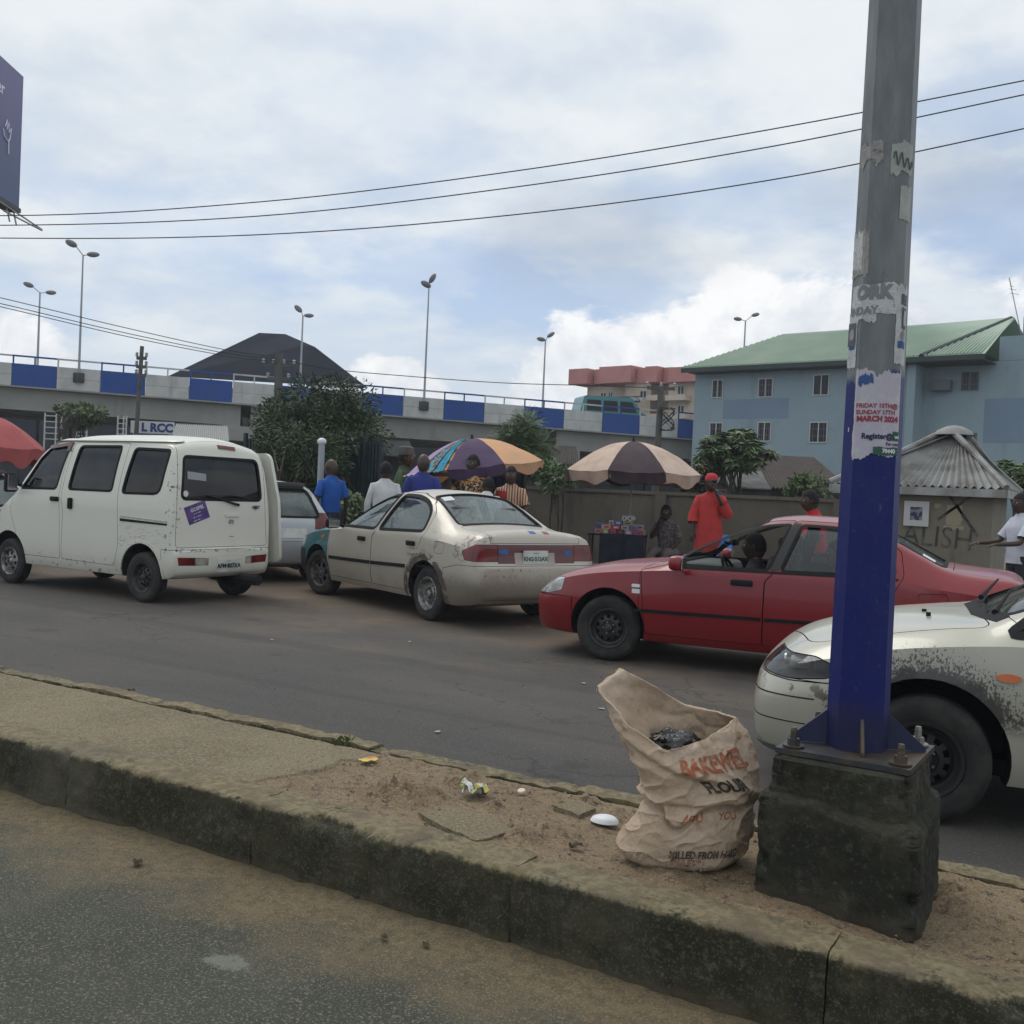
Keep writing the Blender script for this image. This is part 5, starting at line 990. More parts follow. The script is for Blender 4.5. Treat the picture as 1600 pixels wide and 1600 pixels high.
def conc(name,a,b_,stain=(.06,.06,.055),ns=1.2,**k):
    def f(n,v,col,b):
        p=n.pos(); c=n.mix(n.mr(n.noise(p,ns,6,.65),.35,.7),a,b_); st=n.noise(n.vm('MULTIPLY',p,(1,1,.18)),ns*2.2,5,.65); c=n.mix(n.m('MULTIPLY',n.mr(st,.52,.72),.55),c,stain)
        return n.mix(n.m('MULTIPLY',n.mr(n.noise(p,ns*12,4,.7),.55,.75),.3),c,stain)
    return mat(name,a,.9,extra=f,**k)
BW=conc('parapet_white',(.50,.51,.50),(.40,.41,.40),(.26,.27,.27)); BB=conc('parapet_blue',(.018,.065,.26),(.022,.075,.28),(.03,.06,.18)); GIR=conc('girder_concrete',(.22,.225,.21),(.28,.28,.26),(.13,.135,.13),.5)
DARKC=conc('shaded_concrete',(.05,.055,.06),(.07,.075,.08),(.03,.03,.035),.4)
bA=D(0,566,44); bB=D(1085,657,52); BL=Pl(bA,bB); zA,zB=bA.z,bB.z; LB=(Vector((bB.x,bB.y,0))-BL.a).length
def bz(u): return zA+(zB-zA)*u/LB
bridge=empty('road_bridge',(BL.a.x,BL.a.y,0),0,'long concrete flyover with blue and white painted parapet crossing behind the market','bridge')
BO=Vector(bridge.location)
def bbuild(m,nm,mt,par=bridge,**k):
    m.v=[tuple(Vector(v)-BO) for v in m.v]; return m.build(nm,mt,par,**k)
ub=[BL.uz(px,566+.084*px)[0] for px in [20,90,158,228,296,364,430,498,565,630,693,756,818,880,940,998,1058]]
st=ub[1]-ub[0]
while ub[0]>-45: ub.insert(0,ub[0]-1.75)
while ub[-1]<LB+40: ub.append(ub[-1]+1.9)
i0=[i for i,u in enumerate(ub) if abs(u-BL.uz(20,567)[0])<.01][0]
def sl(m,u0,u1,dz0,dz1,o0,o1,mi=0):
    q=[]
    for dz in (dz0,dz1):
        for u,o in ((u0,o0),(u1,o0),(u1,o1),(u0,o1)): q.append(BL.P(u,bz(u)+dz,o))
    return m.add(q,[(3,2,1,0),(4,5,6,7),(0,1,5,4),(1,2,6,5),(2,3,7,6),(3,0,4,7)],mi)
for i in range(len(ub)-1):
    blue=(i-i0)%2==0
    m=MB(); sl(m,ub[i]+.012,ub[i+1]-.012,-.95,0,.0,.16); 
    if not blue: sl(m,ub[i]+.012,ub[i+1]-.012,-.49,-.47,.16,.163,1)
    bbuild(m,'parapet_panel',[BB if blue else BW,GIR])
    m=MB(); sl(m,ub[i],ub[i+1],.30,.37,.04,.11); bbuild(m,'hand_rail',BB if blue else BW)
    for t in (.02,.5): m=MB(); u=ub[i]+(ub[i+1]-ub[i])*t; sl(m,u-.03,u+.03,0,.30,.05,.10); bbuild(m,'rail_post',BB if blue else BW)
U0,U1=ub[0],ub[-1]
m=MB(); sl(m,U0,U1,-1.02,-.95,-9.5,.20); bbuild(m,'deck_slab',GIR)
uj=[BL.uz(384,640)[0],BL.uz(865,670)[0]]; L_=uj[1]-uj[0]; js=[uj[0]-3*L_,uj[0]-2*L_,uj[0]-L_,uj[0],uj[1],uj[1]+L_,uj[1]+2*L_]
for i in range(len(js)-1):
    for k,o in enumerate((-.15,-2.4,-4.7,-7.0,-9.2)):
        m=MB(); sl(m,js[i]+.22,js[i+1]-.22,-1.85,-1.03,o-.22,o+.0); sl(m,js[i]+.22,js[i+1]-.22,-1.97,-1.85,o-.36,o+.13); bbuild(m,'girder',GIR)
for j in js:
    if j<U0 or j>U1: continue
    m=MB(); sl(m,j-1.0,j+1.3,-2.65,-1.99,-9.6,.35); bbuild(m,'pier_cap',GIR); z=bz(j)-2.65
    for o in (-1.8,-7.6): q=BL.P(j,0,o); m=MB().tube([(q.x,q.y,-.1),(q.x,q.y,z)],.5,18); bbuild(m,'pier',DARKC,smooth=30)
m=MB(); sl(m,U0,U1,-.95,0,-9.7,-9.5); bbuild(m,'far_parapet',BW)
# street lamps on the bridge
GALV=mat('galvanised_steel',(.30,.32,.34),.5,metal=.3); LHEAD=mat('lamp_head_grey',(.16,.16,.17),.5)
def blamp(px,pyb,pyt,off,heads,label,rz,thick=.055):
    OP=Pl(BL.P(0,0,off),BL.P(5,0,off)); u=(OP.at(px,pyb)-BL.a).dot(BL.d); q=BL.P(u,0,off); d_=(q-CAM).dot(CF); b0=BL.P(u,bz(u)-.3,off); top=D(px+(pyb-pyt)*.04,pyt,d_); h=top.z-b0.z
    L=empty('street_lamp',b0,0,label,'street lamp','street lamps along the flyover')
    MB().tube([(0,0,0),(0,0,h*.5),(0,0,h)],[thick,thick*.8,thick*.55],8).build('lamp_pole',GALV,L,smooth=40)
    for dx,dz in heads:
        v=RR*dx*.9+F0*rz*dx*.5; MB().tube([(0,0,h-.03),(v.x,v.y,h+dz)],.022,6).build('lamp_arm',GALV,L)
        e=v.normalized(); M=Matrix.Translation((v.x+e.x*.12,v.y+e.y*.12,h+dz))@Vector((1,0,0)).rotation_difference(Vector((e.x,e.y,dz*.4/max(abs(dx),.1))).normalized()).to_matrix().to_4x4()@Matrix.Diagonal((.27,.15,.12,1))
        MB().lathe([(math.cos(a),math.sin(a)) for a in [(-.5+k/8)*PI for k in range(9)]],12,M@Matrix.Rotation(0,4,'X')).build('lamp_head',LHEAD,L,smooth=180)
    if off>0: rbox('junction_box',(0,.0-.0,-.1),(.34,.34,.42),.02,mat('dark_box_metal',(.04,.045,.05),.6),L)
    return L
blamp(123,590,400,.2,[(-.42,.45),(.32,.05)],'tall twin-headed lamp on the flyover, at the second white parapet panel from the left edge',.3)
blamp(58,585,458,-9.6,[(-.5,.35),(.45,.03)],'leftmost twin-headed lamp, smaller, on the far side of the flyover',.3,.07)
blamp(469,600,494,-9.6,[(-.16,.35),(.22,.02)],'twin-headed lamp in front of the dark hipped roof',.3,.07)
blamp(662,640,450,.2,[(.03,.42),(-.03,.12)],'single tall lamp with stacked heads in the middle of the flyover',.3)
blamp(847,650,533,-9.6,[(.20,.36),(-.16,.06)],'twin-headed lamp left of the pink hotel',.3,.07)
blamp(1157,660,502,-9.6,[(.55,.40),(-.42,.06)],'twin-headed lamp rising above the green roof',.3,.08)
# --- hip roofed house beyond
def quadpts(m,pts,faces,mi=0): return m.add(pts,faces,mi)
R1=mat('dark_slate_roof',(.008,.010,.020),.95,c2=(.013,.015,.027),ns=.6,spec=.1)
def seam_ex(n,v,col,b):
    p=n.pos(); wv=n.new('ShaderNodeTexWave',wave_type='BANDS',bands_direction='Z'); n.put(wv.inputs['Vector'],p); wv.inputs['Scale'].default_value=1.1
    n.l.new(n.bump(wv.outputs['Fac'],.5,.08),b.inputs['Normal']); return col
hs=empty('hip_roofed_house',(0,0,0),0,'house with huge dark hipped roof rising behind the flyover','house')
fl,fr=D(262,588,76),D(575,606,76); bl,br_=D(285,588,96),D(560,606,96); p1,p2=D(405,520,84),D(446,522,84); p3,p4=D(470,541,80),D(492,542,80)
m=MB().add([fl,fr,br_,bl,p1,p2,p3,p4],[(0,1,7,6),(0,6,5,4),(6,7,5),(1,2,7),(7,2,5),(2,3,4,5),(3,0,4),(0,3,2,1)]); m.build('hip_roof',R1,hs)
m=MB(); c_=(fl+fr+bl+br_)/4; w_=(fr-fl).length*.9; q=Pl(fl,fr); m.box((c_.x,c_.y,(fl.z-.4)/2),(w_,14,fl.z-.4),rz=q.rz); m.build('wall',conc('cream_wall',(.4,.38,.33),(.35,.33,.29)),hs)
# --- pink hotel
ht=empty('hotel',(0,0,0),0,'beige hotel with salmon pink roof parapet behind the flyover','hotel'); HP=Pl(D(905,600,78),D(1120,600,70))
CW=conc('hotel_beige',(.50,.42,.34),(.55,.47,.38),(.34,.29,.23),.6); PKM=mat('salmon_parapet',(.44,.19,.175),.75,c2=(.48,.22,.20),ns=1)
a=HP.uz(918,603)[0]; b_=HP.uz(1130,603)[0]; zt=HP.at(950,603).z
m=MB(); HP.box(m,a,b_,0,zt,0,-12); m.build('wall',CW,ht)
m=MB(); HP.box(m,HP.uz(990,600)[0],HP.uz(1030,600)[0],0,zt,1.0,0); HP.box(m,HP.uz(1060,600)[0],b_,0,zt-.1,1.2,0); m.build('wall',CW,ht)
for x0,x1,y0,y1,o in ((902,932,578,603,1.1),(933,957,577,601,.4),(957,1008,575,603,1.7),(1008,1032,577,602,1.1),(1032,1052,577,602,2.0),(1052,1068,577,602,1.3),(1068,1120,577,602,2.0)):
    u0,z0=HP.uz(x0,y1); u1,z1=HP.uz(x1,y0); m=MB(); HP.box(m,u0,u1,z0,z1,o,-12 if o>1.5 else -3); m.build('roof_parapet',PKM,ht)
WF=mat('window_frame_white',(.45,.46,.46),.5); WD=mat('dark_window_glass',(.012,.015,.02),.3,spec=.25); WB=mat('burglar_bar',(.10,.11,.12),.5)
def window(pl,x0,x1,y0,y1,par,fm=WF,bars=0,split=1,o=.0,fw=.05,open_=0):
    u0,z0=pl.uz(x0,y1); u1,z1=pl.uz(x1,y0); z0=pl.at((x0+x1)/2,y1).z; z1=pl.at((x0+x1)/2,y0).z
    m=MB()
    pl.box(m,u0,u1,z0,z0+fw,o+.045,o-.02); pl.box(m,u0,u1,z1-fw,z1,o+.045,o-.02); pl.box(m,u0,u0+fw,z0+fw,z1-fw,o+.045,o-.02); pl.box(m,u1-fw,u1,z0+fw,z1-fw,o+.045,o-.02)
    for k in range(split): u=u0+(u1-u0)*(k+1)/(split+1); pl.box(m,u-fw/2,u+fw/2,z0+fw,z1-fw,o+.040,o-.02)
    w=m.build('window',fm,par); m=MB(); pl.box(m,u0+fw,u1-fw,z0+fw,z1-fw,o+.012,o+.006); m.build('pane',WD,w)
    if bars:
        m=MB()
        for k in range(bars): u=u0+fw+(u1-u0-2*fw)*(k+.5)/bars; pl.box(m,u-.012,u+.012,z0+fw,z1-fw,o+.03,o+.02)
        for t in (.33,.66): z=z0+(z1-z0)*t; pl.box(m,u0+fw,u1-fw,z-.012,z+.012,o+.032,o+.018)
        m.build('bars',WB,w)
    return w
for x0,x1,y0,y1 in ((938,948,613,622),(950,958,612,622),(976,983,611,618),(986,993,611,618),(1043,1056,605,620),(1073,1085,605,620),(1043,1056,636,648),(1073,1085,635,648),(1012,1024,612,625)): window(HP,x0,x1,y0,y1,ht,split=1,fw=.07,o=1.21 if x0>1058 else (1.01 if 990<x0<1030 else 0))
m=MB()
for x0,x1 in ((1034,1062),(1064,1095)):
    for y0,y1 in ((621,630),(650,658)): u0,z0=HP.uz(x0,y1); u1,z1=HP.uz(x1,y0); HP.box(m,u0,u1,z0,z1,2.0,.5)
m.build('balcony',CW,ht)
sg=empty('hotel_sign',(0,0,0),0,'black hotel name board standing above the flyover rail','sign'); SPl=Pl(HP.P(0,0,2.4),HP.P(5,0,2.4))
u0,z0=SPl.uz(963,630); u1,z1=SPl.uz(1001,619); m=MB(); SPl.box(m,u0,u1,z0,z1,.12,0); m.build('sign_board',mat('sign_black',(.012,.02,.02),.5),sg)
m=MB(); SPl.box(m,u0+.2,u0+.3,0,z0,.1,0); SPl.box(m,u1-.3,u1-.2,0,z0,.1,0); m.build('sign_leg',GALV,sg)
def wtext(pl,s,x0,x1,y,size,mt,par,o,bold=.0,nm='lettering',wide=1.0,tilt=0.0):
    u0,_=pl.uz(x0,y); u1,_=pl.uz(x1,y); p=pl.P((u0+u1)/2,pl.at((x0+x1)/2,y).z,o)
    M=Matrix.Translation(p)@Matrix((pl.d,UP,pl.n)).transposed().to_4x4()@Matrix.Rotation(tilt,4,'Z')@Matrix.Diagonal((wide,1,1,1))
    return text(s,size,mt,par,nm,M=M,bold=bold,ext=.004)
wtext(SPl,'EMERALD HOTELS LTD.',963,1001,624,.27,WH,sg,.13,.012,wide=.92,tilt=rad(-1))
# teal minibus on the bridge
tv=BL.P(BL.uz(976,648)[0],bz(BL.uz(976,648)[0])-.94,-2.6)
tb=empty('teal_minibus',tv,BL.rz,'teal minibus driving over the flyover below the hotel sign','van')
m=MB().poly(rnd([(-1.7,.45),(-1.75,1.1),(-1.55,1.95),(1.05,1.98),(1.55,1.25),(2.0,1.05),(2.05,.45)],.12),1.6,'y',at=-.8); m.build('body',mat('teal_bus_paint',(.02,.17,.19),.35,coat=.4),tb,smooth=30)
for x0,x1 in ((-1.4,-.6),(-.5,.3),(.4,1.1)): MB().poly(rnd([(x0,1.2),(x0,1.75),(x1-.05,1.75),(x1+(.25 if x1>1 else 0),1.2)],.05),.02,'y',at=-.81).build('side_window',WD,tb)
for x in (-1.1,1.35):
    for y in (-.7,.7): MB().lathe([(.001,-.1),(.3,-.1),(.3,.1),(.001,.1)],20,Matrix.Translation((x,y,.3))@Matrix.Rotation(PI/2,4,'X')).build('wheel',TYRE,tb)
# --- blue-grey block with green roof
BG=conc('blue_grey_render',(.225,.305,.35),(.255,.335,.38),(.15,.20,.23),.35); BG2=mat('blue_patch_paint',(.165,.235,.315),.85,c2=(.18,.25,.33),ns=1)
bk=empty('apartment_block',(0,0,0),0,'blue-grey two-storey block with ribbed green metal roof','building'); WP_=Pl(D(1085,578,50),D(1545,557,41.3))
uL=WP_.uz(1086,600)[0]; uM=WP_.uz(1436,560)[0]; uR=WP_.uz(1640,560)[0]; zE=WP_.at(1300,566).z-.15
m=MB(); WP_.box(m,uL,uM,0,zE,0,-9); m.build('wall',BG,bk); m=MB(); WP_.box(m,uM+.0,uR+6,0,zE+.0,-.9,-9.9); m.build('wall',BG,bk)
u1_=WP_.uz(1545,550)[0]; m=MB(); WP_.box(m,u1_+.15,uR+6,zE+.01,zE+1.0,-.9,-1.2); WP_.box(m,u1_+1.0,uR+6,zE+1.01,zE+1.75,-.9,-1.2); m.build('gable_parapet',BG,bk)
m=MB(); WP_.box(m,uM-.35,uM,0,zE,.3,.001); m.build('downpipe_pier',BG,bk)
GRN=mat('green_roof_sheet',(.29,.385,.30),.6,c2=(.35,.43,.35),ns=.5,metal=.1); RUST=mat('roof_edge_dark',(.02,.035,.035),.6)
e0=WP_.at(1077,578); e1=WP_.at(1452,560); e2=WP_.at(1547,557); zz_=e0.z
def RP_(u,z,o): return WP_.P(u,z,o)
ue0,ue1,ue2=[(x-WP_.a).dot(WP_.d) for x in (e0,e1,e2)]
RPL=Pl(WP_.P(0,0,-4.6),WP_.P(10,0,-4.6)); ur0,zr0=RPL.uz(1222,527); ur2,zr2=RPL.uz(1585,495); zr=zr0*.5+zr2*.5; 
zk=RPL.uz(1110,552); uk=RPL.uz(1160,549)[0]
zeav=zz_
m=MB().add([RP_(ue0,zeav,.7),RP_(ue2,zeav,.7),RP_(ur2,zr+.1,-4.6),RP_(ur0,zr-.1,-4.6),RP_(ue0+.6,zeav+1.0,-3.0),RP_(ue0,zeav,-9.6),RP_(ue2,zeav,-9.6)],[(0,1,2,3,4),(0,4,5),(5,4,3,2,6),(0,5,6,1)]); m.build('roof',GRN,bk)
m=MB(); WP_.box(m,ue0-.02,ue2+.02,zeav-.22,zeav-.012,.74,.66); WP_.box(m,uL,ue2,zeav-.25,zeav-.20,.66,-.88); m.build('fascia',RUST,bk)
nr=96
def roofz(u,o):
    t=(.7-o)/5.3; return zeav+(zr-zeav)*t
for k in range(nr):
    u=ue0+.05+(ue2-ue0-.1)*k/nr; 
    if u<ur0: tt=max(.05,(u-ue0)/(ur0-ue0)); 
    else: tt=1
    o1=.7-5.3*tt; 
    a=RP_(u,zeav,.7); q=RP_(min(u,ur2),roofz(u,o1)+.0,o1); sh_=WP_.d*.032
    m=MB().add([a-sh_+UP*.006,a+sh_+UP*.006,q+sh_+UP*.006,q-sh_+UP*.006,a-sh_*.6+UP*.07,a+sh_*.6+UP*.07,q+sh_*.6+UP*.07,q-sh_*.6+UP*.07],[(0,1,5,4),(1,2,6,5),(2,3,7,6),(3,0,4,7),(4,5,6,7)]); m.build('roof_rib',GRN,bk)
m=MB(); a=RP_(ue1-.1,zeav+.02,.72); q=RP_(WP_.uz(1490,507)[0]+1.0,zr+.05,-4.6); m.tube([a,q],.11,6); m.build('roof_valley',RUST,bk)
for (x0,x1,y0,y1,bars,o,fm) in ((1112,1131,593,622,4,0,WF),(1184,1209,591,621,6,0,WF),(1270,1297,585,618,0,0,WF),(1264,1294,659,692,3,0,WF),(1183,1206,659,690,5,0,WF),(1491,1520,577,607,6,-.9,WB),(1488,1516,674,700,5,-.9,WB),(1108,1130,660,690,3,0,WF)): window(WP_,x0,x1,y0,y1,bk,fm=fm,bars=bars,o=o,fw=.045)
m=MB(); u0,z0=WP_.uz(1129,655); u1,z1=WP_.uz(1233,622); WP_.box(m,u0,u1,z0,z1,.004,-.01); m.build('painted_patch',BG2,bk)
m=MB(); u0,z0=WP_.uz(1525,690); u1,z1=WP_.uz(1600,618); WP_.box(m,u0,u1+2,z0,z1,-.894,-.95); m.build('painted_patch',BG2,bk)
for x,y in ((1463,600),): u,z=WP_.uz(x,y); rbox('air_conditioner',WP_.P(u,z,-.65),(.8,.4,.45),.03,mat('ac_grey',(.10,.12,.14),.6),bk,rot=Matrix.Rotation(WP_.rz,3,'Z'))
an=empty('antenna',D(1597,500,42),0,'thin leaning television antenna at the right end of the green roof','antenna'); MB().tube([(0,0,-.6),tuple(RR*-.62+UP*1.7)],.02,5).build('mast',GALV,an)
for t,w_ in ((.62,.25),(.72,.18),(.8,.12)): c_=RR*-.62*t+UP*(1.7*t); MB().tube([c_-RR*w_-F0*.1,c_+RR*w_+F0*.1],.012,4).build('antenna_rod',GALV,an)
# --- boundary wall, fence, hut
WY=20.4; WPL=Pl((-30,WY),(10,WY)); WALLM=conc('old_grey_wall',(.10,.088,.072),(.135,.12,.098),(.035,.032,.027),.9,nb=14,bs=.3)
bw=empty('boundary_wall',(0,WY,0),0,'long weathered concrete wall with coping behind the umbrellas','wall')
xw0=WPL.at(600,760).x; xw1=WPL.at(1420,780).x
m=MB().box(((xw0+xw1)/2,.1,.76),(xw1-xw0,.2,1.56)); m.build('wall',WALLM,bw)
k=int((xw1-xw0)/1.2)
for i in range(k): MB().box((xw0+(i+.5)*(xw1-xw0)/k,.1,1.58),((xw1-xw0)/k-.01,.30,.07)).build('coping_slab',WALLM,bw)
for i in range(0,k,3): MB().box((xw0+i*(xw1-xw0)/k,-.05,.77),(.24,.12,1.54)).build('pilaster',WALLM,bw)
q=Pl((-30,WY-.012),(10,WY-.012)); wtext(Pl((-30,WY-.002),(10,WY-.002)),'F  A.',1190,1215,804,.24,mat('chalk_white',(.4,.4,.38),.9),bw,.004,.008,nm='painted_mark')
FG=mat('dark_green_sheet',(.010,.022,.028),.6,c2=(.02,.035,.04),ns=2); fe=empty('metal_fence',(0,16.2,0),0,'tall dark blue-green metal fence under the mango tree','fence')
FP=Pl((-30,16.2),(10,16.2)); xa=FP.at(385,700).x; xb=FP.at(598,700).x; zf=FP.at(500,686).z; kk=9
for i in range(kk):
    x0=xa+(xb-xa)*i/kk; x1=xa+(xb-xa)*(i+1)/kk; m=MB().box(((x0+x1)/2,0,zf/2),(x1-x0-.04,.03,zf-.05))
    for t in range(5): m.box((x0+(x1-x0)*(t+.5)/5,-.03,zf/2),(.05,.03,zf-.08))
    m.build('fence_panel',FG,fe); MB().box((x0,-.03,zf/2+.05),(.07,.07,zf+.1)).build('fence_post',FG,fe)
# hut with pyramid tin roof
hut=empty('hut',(0,0,0),0,'small concrete hut with corrugated pyramid roof and daubed black letters','hut'); hy=16.6
HL=Pl((-10,hy),(10,hy)); c1=HL.at(1553,764); c0=HL.at(1318,764); ze=c1.z; wd=c1.x-c0.x; HW=conc('hut_grey_wall',(.15,.14,.11),(.19,.175,.14),(.07,.065,.05),1.4,nb=18,bs=.3)
m=MB().box((c0.x+wd/2,hy+wd/2,ze/2),(wd,wd,ze-.02)); m.build('wall',HW,hut)
TIN=mat('weathered_tin',(.24,.245,.24),.6,metal=.15,c2=(.13,.125,.115),ns=2.2)
apx=HL.at(1478,676); ov=.18; E=[Vector((c0.x-ov,hy-ov,ze)),Vector((c1.x+ov,hy-ov,ze)),Vector((c1.x+ov,hy+wd+ov,ze)),Vector((c0.x-ov,hy+wd+ov,ze))]; cx=(c0.x+c1.x)/2+.35
ap=Vector((cx,hy+wd/2,0)); d_=(ap-CAM).dot(CF); ap=D(1478,678,d_); AP=Vector((cx,hy+wd/2,ap.z))
for s_ in range(4):
    A_,B_=E[s_],E[(s_+1)%4]; nc=22
    for k in range(0,nc,2):
        def rf_(u,v,A_=A_,B_=B_,k=k):
            t=(k+2*u)/nc; base=A_.lerp(B_,t); top=AP+(B_-A_).normalized()*(t-.5)*.34; p=base.lerp(top,v); w=.028*math.sin(2*PI*(k+2*u))*(1-.75*v)
            return p+UP*(w+.012*fb(p.x*3,p.y*3,s_))
        m=MB().grid(rf_,8,6); m.grid(lambda u,v:rf_(u,v)-UP*.006,8,6,flip=True); m.build('roof_sheet',TIN,hut,smooth=60)
    m=MB().tube([A_+UP*.02,A_.lerp(AP,.5)+UP*.03,AP+(A_-B_).normalized()*.17+UP*.03],[.05,.05,.05],8); m.build('ridge_cap',TIN,hut)
m=MB().lathe([(.001,.14),(.12,.12),(.26,.05),(.30,-.02)],16,Matrix.Translation(AP)); m.build('roof_cap',TIN,hut,smooth=40)
m=MB(); 
for s_ in (0,1): A_,B_=E[s_],E[s_+1]; c_=(A_+B_)/2; m.box((c_.x,c_.y,ze-.07),((B_-A_).length,.04,.12) if s_==0 else (.04,(B_-A_).length-.05,.12))
m.build('gutter',mat('pale_gutter',(.32,.33,.33),.6,c2=(.2,.2,.19),ns=3),hut)
HG=Pl((-10,hy-.002),(10,hy-.002)); BKP=mat('daubed_black_paint',(.045,.045,.042),.9,c2=(.11,.10,.085),ns=7,lo=.45,hi=.6)
wtext(HG,'ALISH',1418,1512,840,.46,BKP,hut,.004,-.004,nm='daubed_letters',tilt=rad(-3),wide=.85)
for a,b_ in (((1482,772),(1528,838)),((1525,770),(1465,812))):
    A_,B_=HG.at(*a),HG.at(*b_); v=(B_-A_).normalized()*.02; n_=Vector((v.z,0,-v.x)); m=MB().add([A_+n_,A_-n_,B_-n_,B_+n_],[(0,1,2,3)]); m.v=[(x,hy-.006,z) for x,y,z in m.v]; m.build('daubed_letters',BKP,hut)
pf=empty('framed_picture',(0,0,0),0,'white framed dark print hung on the hut wall','picture'); w_=window(HG,1412,1453,783,822,pf,fw=.09,split=0); w_.name='picture_frame'
u0,z0=HG.uz(1420,815); u1,z1=HG.uz(1446,790); m=MB(); HG.box(m,u0,u1,z0,z1,.032,.014); m.build('print',mat('dark_photo_print',(.02,.025,.06),.3,c2=(.18,.19,.24),ns=9,lo=.5,hi=.55),pf)
for x0,x1,y0,y1,c in ((1478,1504,790,820,(.28,.25,.18)),(1460,1470,787,793,(.4,.4,.38)),(1474,1506,822,827,(.4,.4,.38))):
    u0,z0=HG.uz(x0,y1); u1,z1=HG.uz(x1,y0); m=MB().grid(lambda u,v:tuple(HG.P(u0+(u1-u0)*u+.03*fb(v*5,u*5,x0)*(u in(0,1)),z0+(z1-z0)*v+.03*fb(u*5,v,x0),.004)),8,8); m.build('paper_scrap',mat('scrap_%d'%x0 if 0 else 'torn_notice_paper',c,.9),hut)
# --- rusty roofed shed and grey shed
def shed(name,label,cat,pts,d0,d1,mt,wallm):
    e=empty(name,(0,0,0),0,label,cat); (a,b_,c_,d_)=pts; A_,B_=D(*a,d0),D(*b_,d0); C_,D_=D(*c_,d1),D(*d_,d1); z=min(A_.z,B_.z); A_.z=B_.z=z; zz=(C_.z+D_.z)/2; C_.z=D_.z=zz
    back=(C_-B_); E_=C_+Vector((back.x,back.y,-(zz-z))); F_=D_+Vector((back.x,back.y,-(zz-z)))
    n_=14
    for k in range(n_):
        def f(u,v,k=k): t=(k+u)/n_; return A_.lerp(B_,t).lerp(D_.lerp(C_,t),v)+UP*.03*math.sin(u*PI*4)
        MB().grid(f,8,2).build('roof_sheet',mt,e,smooth=40)
    MB().add([D_,C_,E_,F_],[(0,1,2,3)]).build('roof_back',mt,e)
    q=[A_.lerp(F_,.06),B_.lerp(E_,.06),E_.lerp(B_,.06),F_.lerp(A_,.06)]; vs=[Vector((p.x,p.y,0)) for p in q]+[Vector((p.x,p.y,z-.05)) for p in q]
    MB().add(vs,[(0,1,5,4),(1,2,6,5),(2,3,7,6),(3,0,4,7)]).build('wall',wallm,e)
    MB().add([B_.lerp(E_,.06),E_.lerp(B_,.06),C_-UP*.1],[(0,1,2)]).build('gable',wallm,e); return e
RST=mat('rust_brown_roof',(.055,.038,.032),.8,c2=(.035,.026,.025),ns=1.5); 
shed('rusty_shed','low shed with rust-brown sheet roof in front of the blue-grey block','shed',[(1165,752),(1335,768),(1272,716),(1150,708)],26,31,RST,DARKC)
shed('tin_shed','small shed with pale tin roof behind the wall, below the pawpaw tree','shed',[(1140,762),(1205,765),(1190,738),(1130,734)],24,26,mat('pale_tin',(.30,.31,.31),.6,c2=(.2,.2,.2),ns=3),DARKC)
shed('grey_roofed_shed','shed with grey tin roof beside the fence, left of the patched umbrella','shed',[(595,712),(650,712),(640,690),(600,688)],27,31,mat('mid_grey_tin',(.11,.12,.13),.6),DARKC)
shed('brown_roofed_shed','long brown-roofed shed under the flyover, right of the feathery tree','shed',[(815,722),(905,724),(900,697),(820,695)],38,42,RST,DARKC)
shed('white_roofed_kiosk','kiosk with white roof edge beneath the flyover, behind the van roof','kiosk',[(268,684),(358,690),(356,665),(275,663)],33,36,mat('white_sheet',(.4,.41,.4),.6),DARKC)
# added dark blocks: the shade below the deck is put into their colour
r=random.Random(4)
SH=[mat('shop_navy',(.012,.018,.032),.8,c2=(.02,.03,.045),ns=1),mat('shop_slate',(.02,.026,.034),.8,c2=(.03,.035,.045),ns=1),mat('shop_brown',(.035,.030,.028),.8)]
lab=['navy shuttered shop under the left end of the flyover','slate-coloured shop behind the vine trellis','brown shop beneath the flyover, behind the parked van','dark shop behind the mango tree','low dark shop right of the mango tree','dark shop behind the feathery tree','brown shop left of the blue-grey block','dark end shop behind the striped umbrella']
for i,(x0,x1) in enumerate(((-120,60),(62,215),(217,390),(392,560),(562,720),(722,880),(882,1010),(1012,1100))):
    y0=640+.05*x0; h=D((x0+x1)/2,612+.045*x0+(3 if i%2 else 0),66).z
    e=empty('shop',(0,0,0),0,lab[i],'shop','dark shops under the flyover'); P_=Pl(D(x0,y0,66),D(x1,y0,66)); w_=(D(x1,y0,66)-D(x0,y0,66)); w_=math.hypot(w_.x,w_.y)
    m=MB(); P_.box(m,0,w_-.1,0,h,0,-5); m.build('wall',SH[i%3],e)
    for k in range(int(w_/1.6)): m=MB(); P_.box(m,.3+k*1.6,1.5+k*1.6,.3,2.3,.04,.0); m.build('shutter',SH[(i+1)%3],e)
# white grilles, banner
FRP=Pl(D(60,660,40),D(200,664,40)); 
for x0,x1,y0,y1,lb in ((69,97,646,690,'white barred frame standing left of the vine'),(119,136,660,690,'white barred frame under the vine'),(183,198,650,690,'narrow white barred frame right of the vine')):
    e=empty('window_grille',(0,0,0),0,lb,'grille','white grilles below the vine'); u0,z0=FRP.uz(x0,y1); u1,z1=FRP.uz(x1,y0)
    for u in (u0,(u0+u1*2)/3,u1): m=MB(); FRP.box(m,u-.025,u+.025,0,z1,.02,-.02); m.build('upright',WF,e)
    for t in range(5): m=MB(); z=z0+(z1-z0)*(t+.5)/5; FRP.box(m,u0,u1,z-.018,z+.018,.025,-.025); m.build('crossbar',WF,e)
BP=Pl(D(200,664,38),D(300,668,38)); bn=empty('banner',(0,0,0),0,'white banner with large navy letters hung below the flyover','banner'); u0,z0=BP.uz(204,676); u1,z1=BP.uz(273,660)
